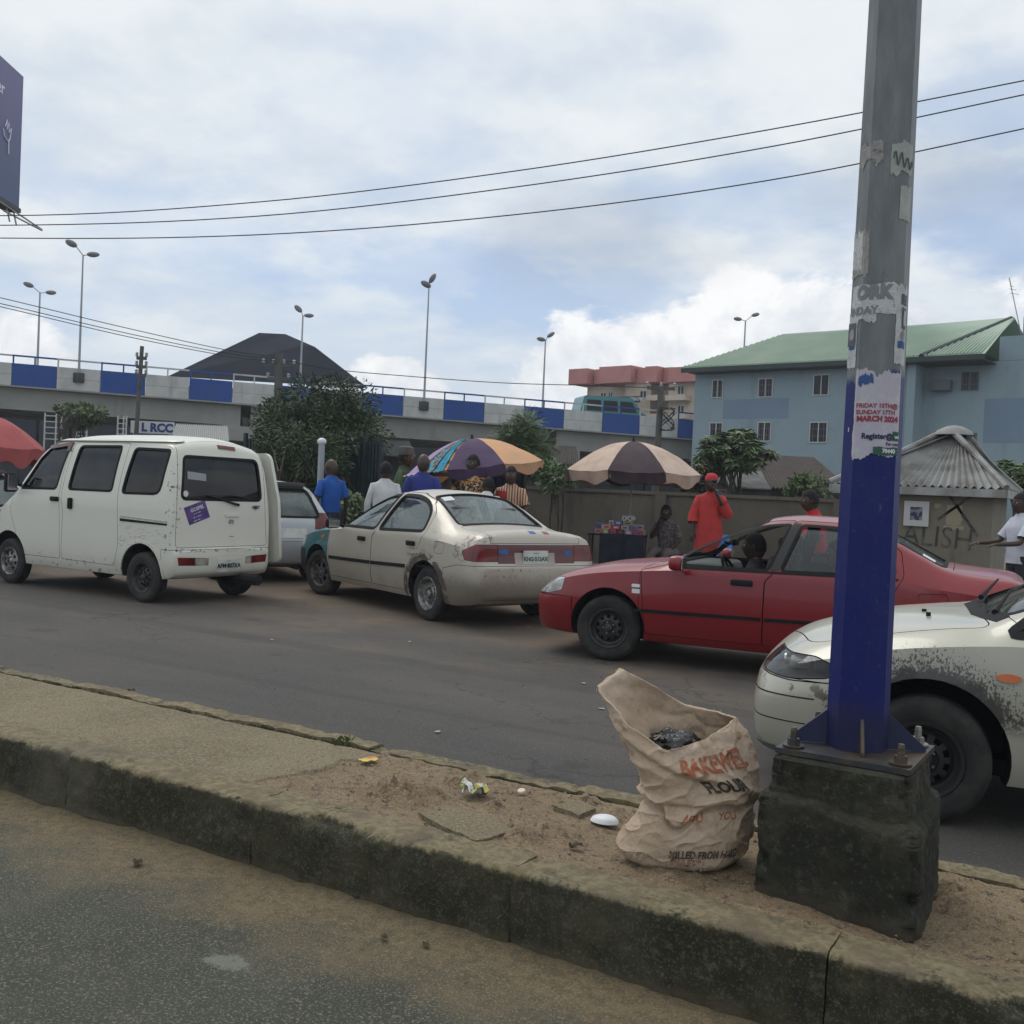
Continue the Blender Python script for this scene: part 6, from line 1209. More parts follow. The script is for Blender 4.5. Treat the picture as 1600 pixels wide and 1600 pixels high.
m=MB(); BP.box(m,u0,u1,z0,z1,.02,0); m.build('banner_sheet',mat('banner_white',(.5,.52,.55),.7),bn); wtext(BP,'L RCC',222,270,669,.42,mat('banner_navy',(.02,.035,.16),.7),bn,.03,.02); m=MB(); BP.box(m,u0+.1,u0+.2,0,z0,.02,-.05); BP.box(m,u1-.2,u1-.1,0,z0,.02,-.05); m.build('banner_post',GALV,bn)
# utility poles
CP=mat('grey_concrete_pole',(.10,.10,.095),.9,c2=(.07,.07,.065),ns=3); CER=mat('insulator',(.30,.31,.33),.3)
def upole(x,yb,xt,yt,d_,label,r0=.13,arms=()):
    t=D(xt,yt,d_); e=empty('utility_pole',(t.x,t.y,0),0,label,'utility pole'); b0=D(x,yb,d_); 
    MB().tube([(b0.x-t.x,b0.y-t.y,0),(0,0,t.z)],[r0,r0*.75],10).build('pole_shaft',CP,e,smooth=40)
    for z,w_,k in arms:
        MB().box((0,-.0,t.z-z),(w_*2,.09,.09),rz=math.atan2(RR.y,RR.x)).build('crossarm',CP,e)
        for j in range(k): p=RR*(w_*(2*j/max(k-1,1)-1)); MB().lathe([(.001,.05),(.035,.05),(.05,.08),(.03,.11),(.05,.14),(.03,.17),(.001,.18)],10,Matrix.Translation((p.x,p.y,t.z-z))).build('insulator',CER,e,smooth=40)
    return t
upole(209,672,222,541,30,'slanting thin pole left of centre with small pegs, rising past the parapet',.075,((.35,.14,2),(.6,.14,2),(.85,.14,2)))
tp=upole(436,700,436,552,30,'concrete pole carrying insulators in front of the dark roof',.15,((.35,.45,4),(.75,.3,2)))
t2=upole(1027,694,1033,604,30,'concrete pole wrapped in tangled cable beside the striped umbrella',.12,((.05,.4,3),))
lp=empty('white_lamp_post',(G(500,880).x,G(500,880).y,0),0,'short pale post with a white globe light beside the man in blue','lamp post'); q=D(503,690,16.3); lp.location=(q.x,q.y,0)
MB().tube([(0,0,0),(0,0,q.z-.05)],.05,10).build('post',mat('pale_post',(.30,.33,.35),.7),lp); MB().lathe([(math.cos(a)*.075,math.sin(a)*.06) for a in [(-.5+k/8)*PI for k in range(9)]],14,Matrix.Translation((0,0,q.z))).build('globe',mat('white_globe',(.6,.62,.66),.3),lp,smooth=180)
# wires
WIRE=mat('black_cable',(.02,.02,.022),.6)
def wire(pts,ds,rad_,label,grp):
    P_=[D(x,y,d_) for (x,y),d_ in zip(pts,ds)]; out=[]
    for i in range(len(P_)-1):
        a=P_[max(i-1,0)];b_=P_[i];c_=P_[i+1];d_=P_[min(i+2,len(P_)-1)]
        for t in range(8): out.append(cr(a,b_,c_,d_,t/8))
    out.append(P_[-1]); return tag(MB().tube(out,rad_,5).build('overhead_wire',WIRE),label,'wire',grp)
gw='three wires crossing the sky'
wire([(-500,322),(0,337),(400,316),(800,268),(1200,203),(1600,126),(2000,45)],[19,18,17,16,15,14,13],.0095,'topmost of the three overhead wires crossing the whole sky',gw)
wire([(-500,345),(0,352),(400,338),(800,293),(1200,230),(1600,148),(2000,62)],[19,18,17,16,15,14,13],.0095,'middle of the three overhead wires crossing the whole sky',gw)
wire([(-500,360),(0,372),(400,367),(800,336),(1200,282),(1600,201),(2000,110)],[19,18,17,16,15,14,13],.0095,'lowest of the three overhead wires crossing the whole sky',gw)
gw='wires from the left edge to the insulator pole'
wire([(-300,395),(0,465),(200,513),(360,548),(430,556)],[22,25,27,29,30],.011,'upper wire running from the left edge to the insulator pole',gw)
wire([(-300,405),(0,474),(200,521),(360,553),(430,560)],[22,25,27,29,30],.011,'middle wire running from the left edge to the insulator pole',gw)
wire([(-300,411),(0,479),(200,526),(360,557),(432,564)],[22,25,27,29,30],.011,'lower wire running from the left edge to the insulator pole',gw)
wire([(440,562),(520,577),(640,588),(780,598),(905,602),(1030,606)],[30,30,30,30,30,30],.012,'single cable from the insulator pole to the right-hand pole','')
m=MB(); r=random.Random(3); c_=D(1036,660,29.8)
for k in range(9):
    pts=[]; 
    for j in range(12): a=j*.9+k; pts.append(c_+RR*(.22*math.sin(a*1.3+k)+.12)+UP*(.34*math.cos(a*.7+k*2)+.1)+F0*.1*math.sin(a))
    m.tube(pts,.008,4)
tag(m.build('cable_tangle',WIRE),'tangle of black cable hanging off the right-hand concrete pole','cable')
# billboard at the far left
bb=empty('billboard',(0,0,0),0,'tall blue billboard cut by the left edge of the view','billboard'); q0=D(27,205,24); q1=D(-120,200,20); BBP=Pl(q1,q0); ub_=(q0-BBP.a); uu=BBP.uz(27,205)[0]
zt=BBP.at(27,117).z; zb=BBP.at(17,322).z; w_=3.2
def bbx(n,v,col,b):
    p=n.pos(); s=n.sep(p); return n.mix(n.mr(s[2],zb,zt),(.09,.125,.23),(.19,.175,.33))
m=MB(); BBP.box(m,uu-w_,uu,zb,zt,.1,-.15); m.build('board',mat('billboard_blue',(.08,.09,.17),.6,extra=bbx),bb)
m=MB(); BBP.box(m,uu-w_,uu+.02,zb-.1,zb,.14,-.2); m.build('board_frame',mat('dark_frame_metal',(.05,.055,.065),.6),bb)
WHB=mat('billboard_white_print',(.75,.8,.9),.6)
wtext(BBP,'der',-30,9,132,.42,WHB,bb,.11,.004); 
m=MB(); c_=BBP.uz(3,207); st_=[[(-.10,.30),(-.02,.55),(-.01,.25),(.06,.50),(.08,.20),(.18,.38),(.13,.02)],[(.13,.02),(.05,-.12),(-.12,-.02),(-.18,.18)]]
for s_ in st_: m.tube([BBP.P(c_[0]+a*1.1,c_[1]+b2*.7-.1,.12) for a,b2 in s_],.012,5)
m.tube([BBP.P(BBP.uz(5,y)[0]+.0,BBP.at(5,y).z,.12) for y in (218,230,240)],.016,5); m.build('hand_drawing',WHB,bb)
m=MB()
for du in (-.45,-.1): m.tube([BBP.P(uu+du,zb,0),BBP.P(uu+du,zb-.42,.1)],.02,5)
m.tube([BBP.P(uu-1.2,zb-.1,.1),BBP.P(uu+.35,zb-.38,.5)],.02,5); m.tube([BBP.P(uu-1.2,zb-.36,.3),BBP.P(uu+.35,zb-.40,.5)],.02,5); m.build('catwalk',GALV,bb)
MB().tube([BBP.P(uu-1.6,0,-.3),BBP.P(uu-1.6,zb,-.3)],.2,12).build('mast',GALV,bb)
# ---------------------------------------------------------------- vegetation
def leafmat(name,a,b_,c_=None):
    def f(n,v,col,b):
        g=n.new('ShaderNodeNewGeometry'); rp=g.outputs['Random Per Island']; x=n.mix(rp,a,b_); y=n.mix(n.mr(n.noise(n.pos(),1.6,3),.4,.65),x,tuple(q*.6 for q in a)); return y
    m=mat(name,a,.6,extra=f); m.node_tree.nodes['Principled BSDF'].inputs['Subsurface Weight'].default_value=0; return m
LM=leafmat('mango_leaf',(.024,.048,.018),(.060,.098,.036)); LP=leafmat('pawpaw_leaf',(.10,.16,.07),(.18,.26,.12)); LF=leafmat('feathery_leaf',(.12,.19,.085),(.19,.28,.13)); LV_=leafmat('vine_leaf',(.08,.12,.045),(.13,.18,.075)); BARK=mat('brown_bark',(.06,.05,.04),.9,c2=(.035,.03,.025),ns=6)
def leaf(m,p,d_,n_,L,w):
    s_=d_.cross(n_).normalized()*w; t=p+d_*L; md=p+d_*L*.5-n_*w*.35; m.add([p,md+s_,t,md-s_,],[(0,1,2),(0,2,3)])
def rv(r,z=1): return Vector((r.gauss(0,1),r.gauss(0,1),r.gauss(0,z))).normalized()
def tree(name,label,cat,base,h,crown,lm,nl,L,w,seed,mode='round',trunk=.12,stems=1,group=None,clumps=26):
    # crown = (rx,ry,rz,cz)
    r=random.Random(seed); e=empty(name,base,0,label,cat,group); rx,ry,rz,cz=crown; m=MB(); tips=[]
    c=[]
    for k in range(clumps):
        q=rv(r); q=q*(.45+.5*r.random()); p=Vector((q.x*rx,q.y*ry,cz+q.z*rz)); c.append(p)
    for s_ in range(stems):
        o=Vector((r.gauss(0,.1)*stems,r.gauss(0,.1)*stems,0)) if stems>1 else Vector((0,0,0)); tp=Vector((o.x*1.5,o.y*1.5,cz-rz*.3))
        m.tube([o,o.lerp(tp,.5)+rv(r)*.05,tp],[trunk,trunk*.7,trunk*.5],8)
        for k,p in enumerate(c):
            if k%stems==s_: m.tube([o.lerp(tp,.55+.45*r.random()),(tp+p)/2+rv(r)*.06*rx,p],[trunk*.3,trunk*.18,trunk*.06],5)
    m.build('trunk',BARK,e,smooth=50); m=MB()
    for k in range(nl):
        p=c[r.randrange(len(c))]; cr_=min(rx,rz)*(.36 if mode!='palm' else .18)
        q=rv(r)*cr_*(r.random()**.45); x=p+q
        if mode=='round': d_=(q.normalized()+rv(r)*.6-UP*.35).normalized(); leaf(m,x,d_,rv(r,.5)+UP*.6,L*(.6+.7*r.random()),w)
        elif mode=='palm':
            ax=(q.normalized()+UP*.2).normalized(); n_=(UP+rv(r)*.5).normalized()
            for j in range(7):
                a=j*2*PI/7*.85; t=n_.orthogonal().normalized(); d_=(t*math.cos(a)+n_.cross(t)*math.sin(a)-UP*.45).normalized(); leaf(m,x,d_,n_,L*(.8+.4*r.random()),w)
        else:
            d_=(q.normalized()+UP*.25+rv(r)*.5).normalized(); n_=(UP+rv(r)*.4).normalized(); s_=d_.cross(n_).normalized()
            for j in range(7):
                for sg in (1,-1): leaf(m,x+d_*L*j*.28-UP*.01*j*j*L,(s_*sg+d_*.4-UP*.15).normalized(),n_,L*.42,w)
    m.build('crown',lm,e); return e
def tb_(px,py,d_): p=D(px,py,d_); return (p.x,p.y,0)
b0=tb_(500,760,22.5); tree('mango_tree','dense dark green mango tree in front of the flyover parapet','tree',b0,4,(1.30,1.2,1.30,2.38),LM,30000,.12,.017,1,'round',.16,clumps=75)
tree('mango_tree','dark leafy tree behind the metal fence, lower than the mango tree beside it','tree',tb_(455,760,24.5),3.4,(1.0,1.0,1.0,2.3),LM,6000,.16,.024,2,'round',.12,clumps=30)
tree('pawpaw_tree','green tree with drooping hand-shaped leaves before the blue-grey block','tree',tb_(1143,760,23.5),3,(1.0,.8,.58,2.62),LP,620,.26,.038,3,'palm',.06,stems=3,clumps=44)
tree('shrub','dark yellowish shrub left of the pawpaw tree, above the wall','shrub',tb_(1085,760,23),2,(.45,.4,.5,1.9),leafmat('olive_leaf',(.05,.055,.018),(.085,.075,.025)),160,.20,.035,4,'palm',.04,stems=2)
tree('feathery_tree','light feathery green sapling between the two big umbrellas','tree',tb_(818,745,25),3,(.66,.6,.85,2.45),LF,2600,.16,.012,5,'fern',.05,clumps=26)
tree('shrub','leafy shrub over the wall, left of the striped umbrella','shrub',tb_(868,750,22),2,(.50,.4,.35,1.85),LP,900,.14,.03,6,'round',.03,stems=3)
tree('shrub','bright green shrub behind the head of the man in the red shirt','shrub',tb_(1262,775,21.5),2,(.42,.4,.36,1.75),LV_,1100,.15,.028,7,'round',.03,stems=3)
tree('pawpaw_tree','pawpaw tree at the right edge, behind the tin-roofed hut','tree',tb_(1592,760,22.5),3,(.75,.6,.42,2.35),LP,300,.27,.04,8,'palm',.06,stems=2)
tree('vine','pale green vine spread over the trellis below the flyover','vine',tb_(123,690,36),4,(1.35,.6,.38,3.45),LV_,1700,.2,.045,9,'round',.07,stems=3)
tree('shrub','dark bush spilling over the metal fence beneath the mango tree','shrub',tb_(470,760,20.6),2.4,(1.5,.5,.75,1.9),LM,9000,.12,.018,14,'round',.06,stems=4,clumps=40)
tree('shrub','small shrub beside the pale post, right of the man in blue','shrub',tb_(552,790,17.5),1.2,(.26,.2,.42,1.0),LP,500,.11,.022,10,'round',.02,stems=3)
tree('shrub','sparse weeds growing beside the fence right of the pale post','shrub',tb_(575,760,19.2),1.2,(.35,.3,.45,.8),LM,600,.11,.02,11,'round',.02,stems=3)
for k,(px,w_,h_) in enumerate(((-60,7,5.5),(330,6,5),(620,8,5),(760,7,5.5),(1000,7,6))):
    p=D(px,700,105); tree('broad_tree','distant rounded tree %s'%['far left beyond the flyover','behind the hipped roof','right of the dark roof','left of the hotel','behind the hotel'][k],'tree',(p.x,p.y,0),5,(w_,4,1.7,2.4),LM,1500,.9,.22,30+k,'round',.2,group='trees far beyond the flyover')
# ---------------------------------------------------------------- people
SKIN=mat('dark_brown_skin',(.040,.022,.014),.5,c2=(.055,.031,.020),ns=12); HAIR=mat('black_hair',(.006,.005,.005),.9,nb=90,bs=.6); EYE=mat('eye_white',(.4,.37,.34),.4); SHOE=mat('dark_shoe',(.015,.013,.012),.6)
def skinned(name,V,E_,R,mt,par,sub=1):
    me=bpy.data.meshes.new('s'); me.from_pydata([tuple(v) for v in V],E_,[]); o=bpy.data.objects.new('s',me); COL.objects.link(o)
    md=o.modifiers.new('k','SKIN'); md.use_smooth_shade=True; md.branch_smoothing=.4
    for i,rr_ in enumerate(R): me.skin_vertices[0].data[i].radius=rr_ if isinstance(rr_,tuple) else (rr_,rr_); me.skin_vertices[0].data[i].use_root=(i==0)
    sb=o.modifiers.new('b','SUBSURF'); sb.levels=sub; sb.render_levels=sub
    bpy.context.view_layer.update(); res=bpy.data.meshes.new_from_object(o.evaluated_get(bpy.context.evaluated_depsgraph_get())); bpy.data.objects.remove(o); return res
def person(label,px,py,d_,face,shirt,legs=None,arms=('down','down'),lean=0,sleeve='short',cap=None,gown=0,yaw=0,hair=True,seated=False,at=None,name='person',group=None,H=None,stocky=1.0,extra=None):
    if at is None: p=D(px,py,d_); H=p.z if H is None else H; loc=(p.x,p.y,0)
    else: loc=at
    sc=H/1.73 if not seated else H/1.30
    fr=-F0*math.cos(rad(face))+RR*math.sin(rad(face)); rz=math.atan2(fr.y,fr.x)-PI/2
    e=empty(name,loc,rz,label,'person',group,sc)
    dz=-.43 if seated else 0
    L=rad(lean)
    def bend(v):
        v=Vector(v)
        if v.z<.93: return v+Vector((0,0,dz))
        q=v-Vector((0,0,.93)); q=Matrix.Rotation(-L,3,'X')@q; return q+Vector((0,0,.93+dz))
    arm={'down':((.235,-.02,1.14),(.245,.05,.89)),'mouth':((.25,.10,1.17),(.06,.19,1.50)),'forward':((.25,.16,1.16),(.20,.42,1.20)),'hip':((.33,-.05,1.16),(.22,.06,.98)),'wheel':((.23,.16,1.15),(.12,.42,1.18)),'lap':((.24,.06,1.14),(.12,.26,1.00)),'back':((.24,-.12,1.16),(.10,-.16,.98)),'chest':((.25,.08,1.16),(.08,.24,1.22)),'reach':((.22,.16,1.12),(.20,.42,1.10))}
    V=[(0,0,.95),(0,.0,1.10),(0,0,1.28),(0,-.01,1.42),(0,0,1.50),(0,.015,1.56)]; E_=[(i,i+1) for i in range(5)]; R=[(.13,.10),(.125,.095),(.14,.10),(.085,.07),.052,.058]
    V=[bend(v) for v in V]; sleeves=[]
    for k,sd in enumerate((-1,1)):
        el,wr_=arm[arms[k]]; sh=bend((sd*.155,-.01,1.40)); elb=bend((sd*el[0],el[1],el[2])); w_=bend((sd*wr_[0],wr_[1],wr_[2]))
        i=len(V); V+=[sh,sh.lerp(elb,.5),elb,elb.lerp(w_,.5),w_]; R+=[.055,.046,.038,.034,.026]; E_+=[(3,i),(i,i+1),(i+1,i+2),(i+2,i+3),(i+3,i+4)]
        sleeves.append((sh,elb,w_)); f=(w_-elb).normalized(); s_=f.cross(Vector((0,0,1)) if abs(f.z)<.8 else Vector((0,1,0))).normalized(); up=s_.cross(f).normalized()
        j=len(V); V.append(w_+f*.055); R.append((.030,.018)); E_.append((i+4,j)); 
        for q,(a,ln) in enumerate(((-.026,.062),(-.009,.075),(.009,.080),(.026,.070))):
            b0=w_+f*.085+s_*a; t=len(V); V+=[b0,b0+f*ln*.5-up*.010,b0+f*ln*.85-up*.030]; R+=[.0095,.009,.007]; E_+=[(j,t),(t,t+1),(t+1,t+2)]
        b0=w_+f*.035+s_*(.032*-sd); t=len(V); V+=[b0,b0+f*.030+s_*(-sd*.018)-up*.008,b0+f*.055+s_*(-sd*.022)-up*.016]; R+=[.011,.010,.008]; E_+=[(j,t),(t,t+1),(t+1,t+2)]
    lg=[]
    for sd in (-1,1):
        if seated: P_=[(sd*.09,.0,.90+dz),(sd*.13,.42,.93+dz),(sd*.13,.45 if at is None else .72,.07 if at is None else .34),(sd*.14,.60 if at is None else .84,.035 if at is None else .36)]
        else: P_=[(sd*.09,0,.88),(sd*.10,.02,.48),(sd*.10,-.02,.08),(sd*.11,.13,.035)]
        i=len(V); V+=[Vector(q) for q in P_]; R+=[.085,.058,.038,.032]; E_+=[(0,i),(i,i+1),(i+1,i+2),(i+2,i+3)]; lg.append([Vector(q) for q in P_])
    me=skinned('body',V,E_,R,SKIN,e)
    # head joined into the body mesh
    HS=1.15; hc=bend((0,.025,1.61)); Y_=rad(yaw); b=MB()
    def hf(u,v):
        th=2*PI*u; ph=PI*(v-.5); x,y,z=math.cos(ph)*math.cos(th),math.cos(ph)*math.sin(th),math.sin(ph)
        X=x*.074*(1-.20*max(0,-z)**1.3); Yy=y*.093; Z=z*.118
        if y>0: Yy*=1-.10*max(0,z-.3); Yy+=.020*math.exp(-((x/.16)**2+((z+.10)/.20)**2))+.006*math.exp(-((x/.45)**2+((z-.28)/.10)**2))-.010*(math.exp(-(((abs(x)-.36)/.17)**2+((z-.08)/.11)**2)))+.008*math.exp(-((x/.28)**2+((z+.46)/.07)**2))+.006*math.exp(-((x/.28)**2+((z+.58)/.06)**2))
        else: Yy*=1.06
        q=Matrix.Rotation(Y_,3,'Z')@Vector((X,Yy,Z)); return hc+Matrix.Rotation(-L*.4,3,'X')@q*HS
    b.grid(hf,28,22,wrapu=True)
    HM=Matrix.Translation(hc)@Matrix.Rotation(-L*.4,4,'X')@Matrix.Rotation(Y_,4,'Z')@Matrix.Scale(HS,4)
    for sd in (-1,1):
        M=HM@Matrix.Translation((sd*.075,-.005,-.005)); b.grid(lambda u,v:M@Vector((sd*.012*math.sin(PI*v),.020*math.cos(2*PI*u)*math.sin(PI*v),.032*math.cos(PI*v))),10,6,wrapu=True)
        M2=HM@Matrix.Translation((sd*.029,.078,.012)); b.grid(lambda u,v:M2@Vector((.013*math.cos(2*PI*u)*math.sin(PI*v),.009*math.sin(2*PI*u)*math.sin(PI*v),.007*math.cos(PI*v))),8,6,wrapu=True,mi=1); M3=HM@Matrix.Translation((sd*.029,.086,.012)); b.grid(lambda u,v:M3@Vector((.005*math.cos(2*PI*u)*math.sin(PI*v),.004*math.sin(2*PI*u)*math.sin(PI*v),.005*math.cos(PI*v))),8,6,wrapu=True,mi=2)
    bm=bmesh.new(); bm.from_mesh(me); bm.from_mesh(b.me()); bm.to_mesh(me); bm.free()
    addme('body',me,[SKIN,EYE,HAIR],e); shade(me,180)
    if hair:
        def hr(u,v):
            th=2*PI*u; ph=PI/2*(1-v*1.0); lo=-.25 if math.sin(th)<-.1 else (.42 if math.sin(th)>.45 else .12); ph=PI/2+(math.asin(max(-.99,lo))-PI/2)*v
            x,y,z=math.cos(ph)*math.cos(th),math.cos(ph)*math.sin(th),math.sin(ph); return HM@Vector((x*.081,y*.100+(-.003),z*.126+.003*fb(x*9,y*9,z*9)))
        MB().grid(hr,24,10,wrapu=True).build('hair',HAIR,e,smooth=180)
    if cap:
        kind,cm_=cap[0],cap[1]
        if kind=='kufi': MB().lathe([(.084,.045),(.088,.10),(.083,.135),(.05,.15),(.001,.152)],20,HM@Matrix.Diagonal((1,1.15,1,1))).build('cap',cm_,e,smooth=50)
        else:
            MB().lathe([(.084,.045),(.084,.07),(.074,.11),(.045,.138),(.001,.146)],20,HM@Matrix.Diagonal((1,1.17,1,1))).build('cap',cm_,e,smooth=60)
            MB().grid(lambda u,v:HM@Vector(((u-.5)*.15,.085+.085*v*(1-(2*u-1)**2*.55),.05-.012*v+.012*(1-(2*u-1)**2))),10,5).build('cap_peak',cap[2] if len(cap)>2 else cm_,e,smooth=60)
    # shirt
    b=MB(); k=stocky; ex=.012 if not gown else .03; prof=[(.865,.162*k,.125*k),(.95,.156*k,.120*k),(1.08,.150*k,.118*k),(1.20,.160*k,.124*k),(1.31,.170*k,.122*k),(1.38,.176*k,.108),(1.425,.160*k,.088),(1.455,.115,.074),(1.485,.080,.066),(1.50,.068,.060)]
    if gown: prof=[(gown,.25,.22),(gown+.3,.22,.18),(.85,.20,.16),(1.05,.185,.15),(1.25,.182,.14)]+prof[5:]
    def sf(u,v):
        q=v*(len(prof)-1); i=min(int(q+1e-6),len(prof)-2); t=q-i; z,rx,ry=(prof[i][j]*(1-t)+prof[i+1][j]*t for j in range(3)); th=2*PI*u
        wr=1+.05*fb(math.cos(th)*2+px*.1,math.sin(th)*2,z*5,3)+.035*math.sin(th*5+z*14+px)*min(1,max(0,(1.35-z)*2)); c_=math.cos(th); s_=math.sin(th)
        ex_=abs(c_)**.85*(1 if c_>0 else -1); p=Vector((ex_*rx*wr,s_*ry*wr,z)); return bend(p) if not (seated and z<.93) else bend(p)
    b.grid(sf,36,30,wrapu=True)
    for sd,(sh,el,w_) in zip((-1,1),sleeves):
        sh2=sh+Vector((-sd*.035,0,.0)); m1=sh.lerp(el,.5)
        if sleeve=='short': pts=[sh2,sh,m1,sh.lerp(el,.78)]; rr_=[.048,.060,.062,.066]
        elif sleeve=='wide': pts=[sh2,sh,m1,el,el.lerp(w_,.45)]; rr_=[.05,.068,.075,.082,.088]
        else: pts=[sh2,sh,m1,el,el.lerp(w_,.5),w_]; rr_=[.048,.060,.056,.050,.046,.038]
        b.tube(pts,[x*(.9+.1*k) for x in rr_],14,cap=False)
    b.build('shirt',shirt,e,smooth=60)
    if extra: extra(e,bend,HM,sleeves)
    lm=legs or mat('dark_trousers',(.02,.022,.03),.85)
    b=MB()
    if seated:
        for q in lg: b.tube([q[0]+Vector((0,-.05,.0)),q[0]+Vector((0,.1,0)),q[1]-Vector((0,.03,0)),q[1]+Vector((0,.02,-.06)),q[2]+Vector((0,0,.03))],[.12,.105,.085,.085,.065],14)
    else:
        for q in lg: b.tube([q[0]+Vector((0,0,.08)),q[0],q[1],q[2]+Vector((0,0,.02))],[.11,.108,.078,.062],14)
        b.lathe([(.165,.97),(.170,.90),(.15,.82),(.001,.80)],24,Matrix.Diagonal((1,.72,1,1)))
    b.build('trousers',lm,e,smooth=60)
    for q in lg: rbox('shoe',(q[2].x,q[2].y+.05,q[2].z-.045),(.095,.26,.07),.03,SHOE,e)
    return e
def cloth(name,a,b_=None,ns=6,**k): return mat(name,a,.9,c2=b_ or tuple(x*.7 for x in a),ns=ns,**k)
def stripes(cols,sc,axis=0,zig=0):
    def f(n,v,col,b):
        s=n.sep(v); x=n.m('MULTIPLY',s[axis],sc)
        if zig: x=n.m('ADD',x,n.m('MULTIPLY',n.m('PINGPONG',n.m('MULTIPLY',s[2],zig),1.0),.6))
        fr=n.m('FRACT',x); c=cols[0]
        for i,cc in enumerate(cols[1:]): c=n.mix(n.m('GREATER_THAN',fr,(i+1)/len(cols)),c,cc)
        return c
    return f
blueC=cloth('royal_blue_polo',(.012,.085,.36),(.010,.065,.28)); blueK=cloth('indigo_kaftan',(.025,.035,.20),(.02,.03,.15)); whiteC=cloth('white_cotton',(.52,.53,.53),(.44,.45,.46)); greenC=cloth('olive_green_kaftan',(.045,.085,.04)); redC=cloth('coral_red_gown',(.44,.035,.032),(.34,.03,.03)); redS=cloth('scarlet_shirt',(.42,.012,.018),(.32,.01,.014)); greyC=cloth('pale_grey_gown',(.33,.35,.38))
def prt(n,v,col,b):
    x=n.noise(v,16,2,.5,1.5); c=n.mix(n.mr(x,.50,.52),(.012,.011,.012),(.42,.20,.06)); return n.mix(n.mr(n.noise(n.vm('ADD',v,(3,1,2)),22,2),.60,.62),c,(.45,.38,.26))
printS=mat('black_gold_print_shirt',(.05,.04,.03),.8,extra=prt)
strS=mat('striped_adire_shirt',(.3,.15,.1),.85,extra=stripes([(.30,.09,.055),(.45,.33,.22),(.13,.05,.035),(.46,.36,.26)],13))
vend=mat('vendor_print',(.15,.13,.13),.9,c2=(.07,.06,.07),ns=28,lo=.45,hi=.52); drk=cloth('dark_shirt',(.02,.022,.028))
person('man in royal blue polo shirt seen from behind, standing by the silver hatchback',520,719,16,215,blueC,stocky=.98,hair=False,yaw=25,lean=2)
person('man in white long-sleeved shirt with dark hair, back turned, beyond the champagne saloon',603,723,15.6,185,whiteC,sleeve='long',stocky=1.1,lean=4)
person('man in olive green kaftan and grey cap, facing right behind the white shirt',632,703,17.6,95,greenC,sleeve='long',gown=.35,cap=('kufi',cloth('grey_cap',(.10,.09,.09))),stocky=1.1)
person('bald man in indigo kaftan seen from behind beneath the patched umbrella',662,711,15.9,178,blueK,sleeve='wide',gown=.35,hair=False,stocky=1.2)
person('man in pale gown and white embroidered cap half hidden by the indigo kaftan',685,716,17.2,160,greyC,sleeve='wide',gown=.3,cap=('kufi',cloth('white_red_cap',(.45,.42,.40),(.3,.08,.07),ns=20)))
person('young man in black and gold print shirt under the purple umbrella panel',740,712,16.3,-10,printS,arms=('down','hip'),yaw=-12,lean=0)
def strap(e,bend,HM,sl):
    for sd in (-1,1): MB().tube([bend((sd*.10,.10,1.46)),bend((sd*.13,0,1.475)),bend((sd*.11,-.12,1.38))],.014,5).build('collar_strap',drk,e)
person('person in white top with black straps stooping in front of the print shirt',758,741,15.2,170,whiteC,lean=22,extra=strap)
def patch(e,bend,HM,sl):
    MB().grid(lambda u,v:bend((.04+.15*u,.137-.055*u*u,1.14+.26*v)),8,8).build('shirt_panel',cloth('red_panel',(.34,.03,.03)),e,smooth=60)
person('man in striped brown shirt with red chest panel beside the umbrella edge',800,730,15.6,-5,strS,arms=('lap','down'),sleeve='short',lean=5,extra=patch)
person('street vendor sitting behind the goods table under the striped umbrella',1046,783,18.4,-28,vend,legs=cloth('vendor_trousers',(.12,.10,.10)),seated=True,arms=('lap','mouth'),sleeve='short',lean=10,H=1.36)
person('man in long coral red gown and red cap holding a hand to his mouth',1112,744,16.6,-8,redC,sleeve='wide',gown=.22,arms=('mouth','down'),cap=('peak',cloth('red_black_cap',(.45,.03,.04)),drk),hair=False,stocky=1.1,yaw=18)
person('man in scarlet shirt in profile, head above the roof of the red saloon',1284,767,12.2,-88,redS,arms=('lap','lap'),lean=10)
def held(e,bend,HM,sl):
    w_=sl[0][2]; MB().box(tuple(w_+Vector((.03,.13,.03))),(.10,.14,.035)).build('held_packet',mat('khaki_packet',(.30,.28,.2),.7),e)
person('man in white T-shirt at the right edge reaching out with small packets',1599,773,12.9,-82,cloth('light_tshirt',(.50,.52,.60),(.42,.44,.52)),arms=('reach','reach'),yaw=5,stocky=1.15)
person('dark-clothed person standing under the red umbrella at the left edge',22,742,17.5,-30,cloth('maroon_wrap',(.16,.05,.05)),sleeve='long',gown=.3)
person('person in dark shirt under the red umbrella, left of the other',-6,728,18.2,40,drk,sleeve='long')
def carpt(c,x,y,z=0): M=c.matrix_world if 0 else Matrix.Translation(c.location)@c.rotation_euler.to_matrix().to_4x4()@Matrix.Scale(c.scale[0],4); return M@Vector((x,y,z))
p=carpt(red,1.36,.34); drv=person('driver in dark clothes sitting at the wheel of the red saloon',0,0,0,-61,drk,seated=True,arms=('wheel','wheel'),at=(p.x,p.y,.0),H=1.20); drv.rotation_euler=(0,0,red.rotation_euler[2]-PI/2)
p=carpt(red,.62,.36); drv=person('passenger in dark clothes on the back seat of the red saloon',0,0,0,-61,cloth('dark_brown_shirt',(.03,.02,.02)),seated=True,arms=('lap','lap'),at=(p.x,p.y,.0),H=1.18); drv.rotation_euler=(0,0,red.rotation_euler[2]-PI/2)
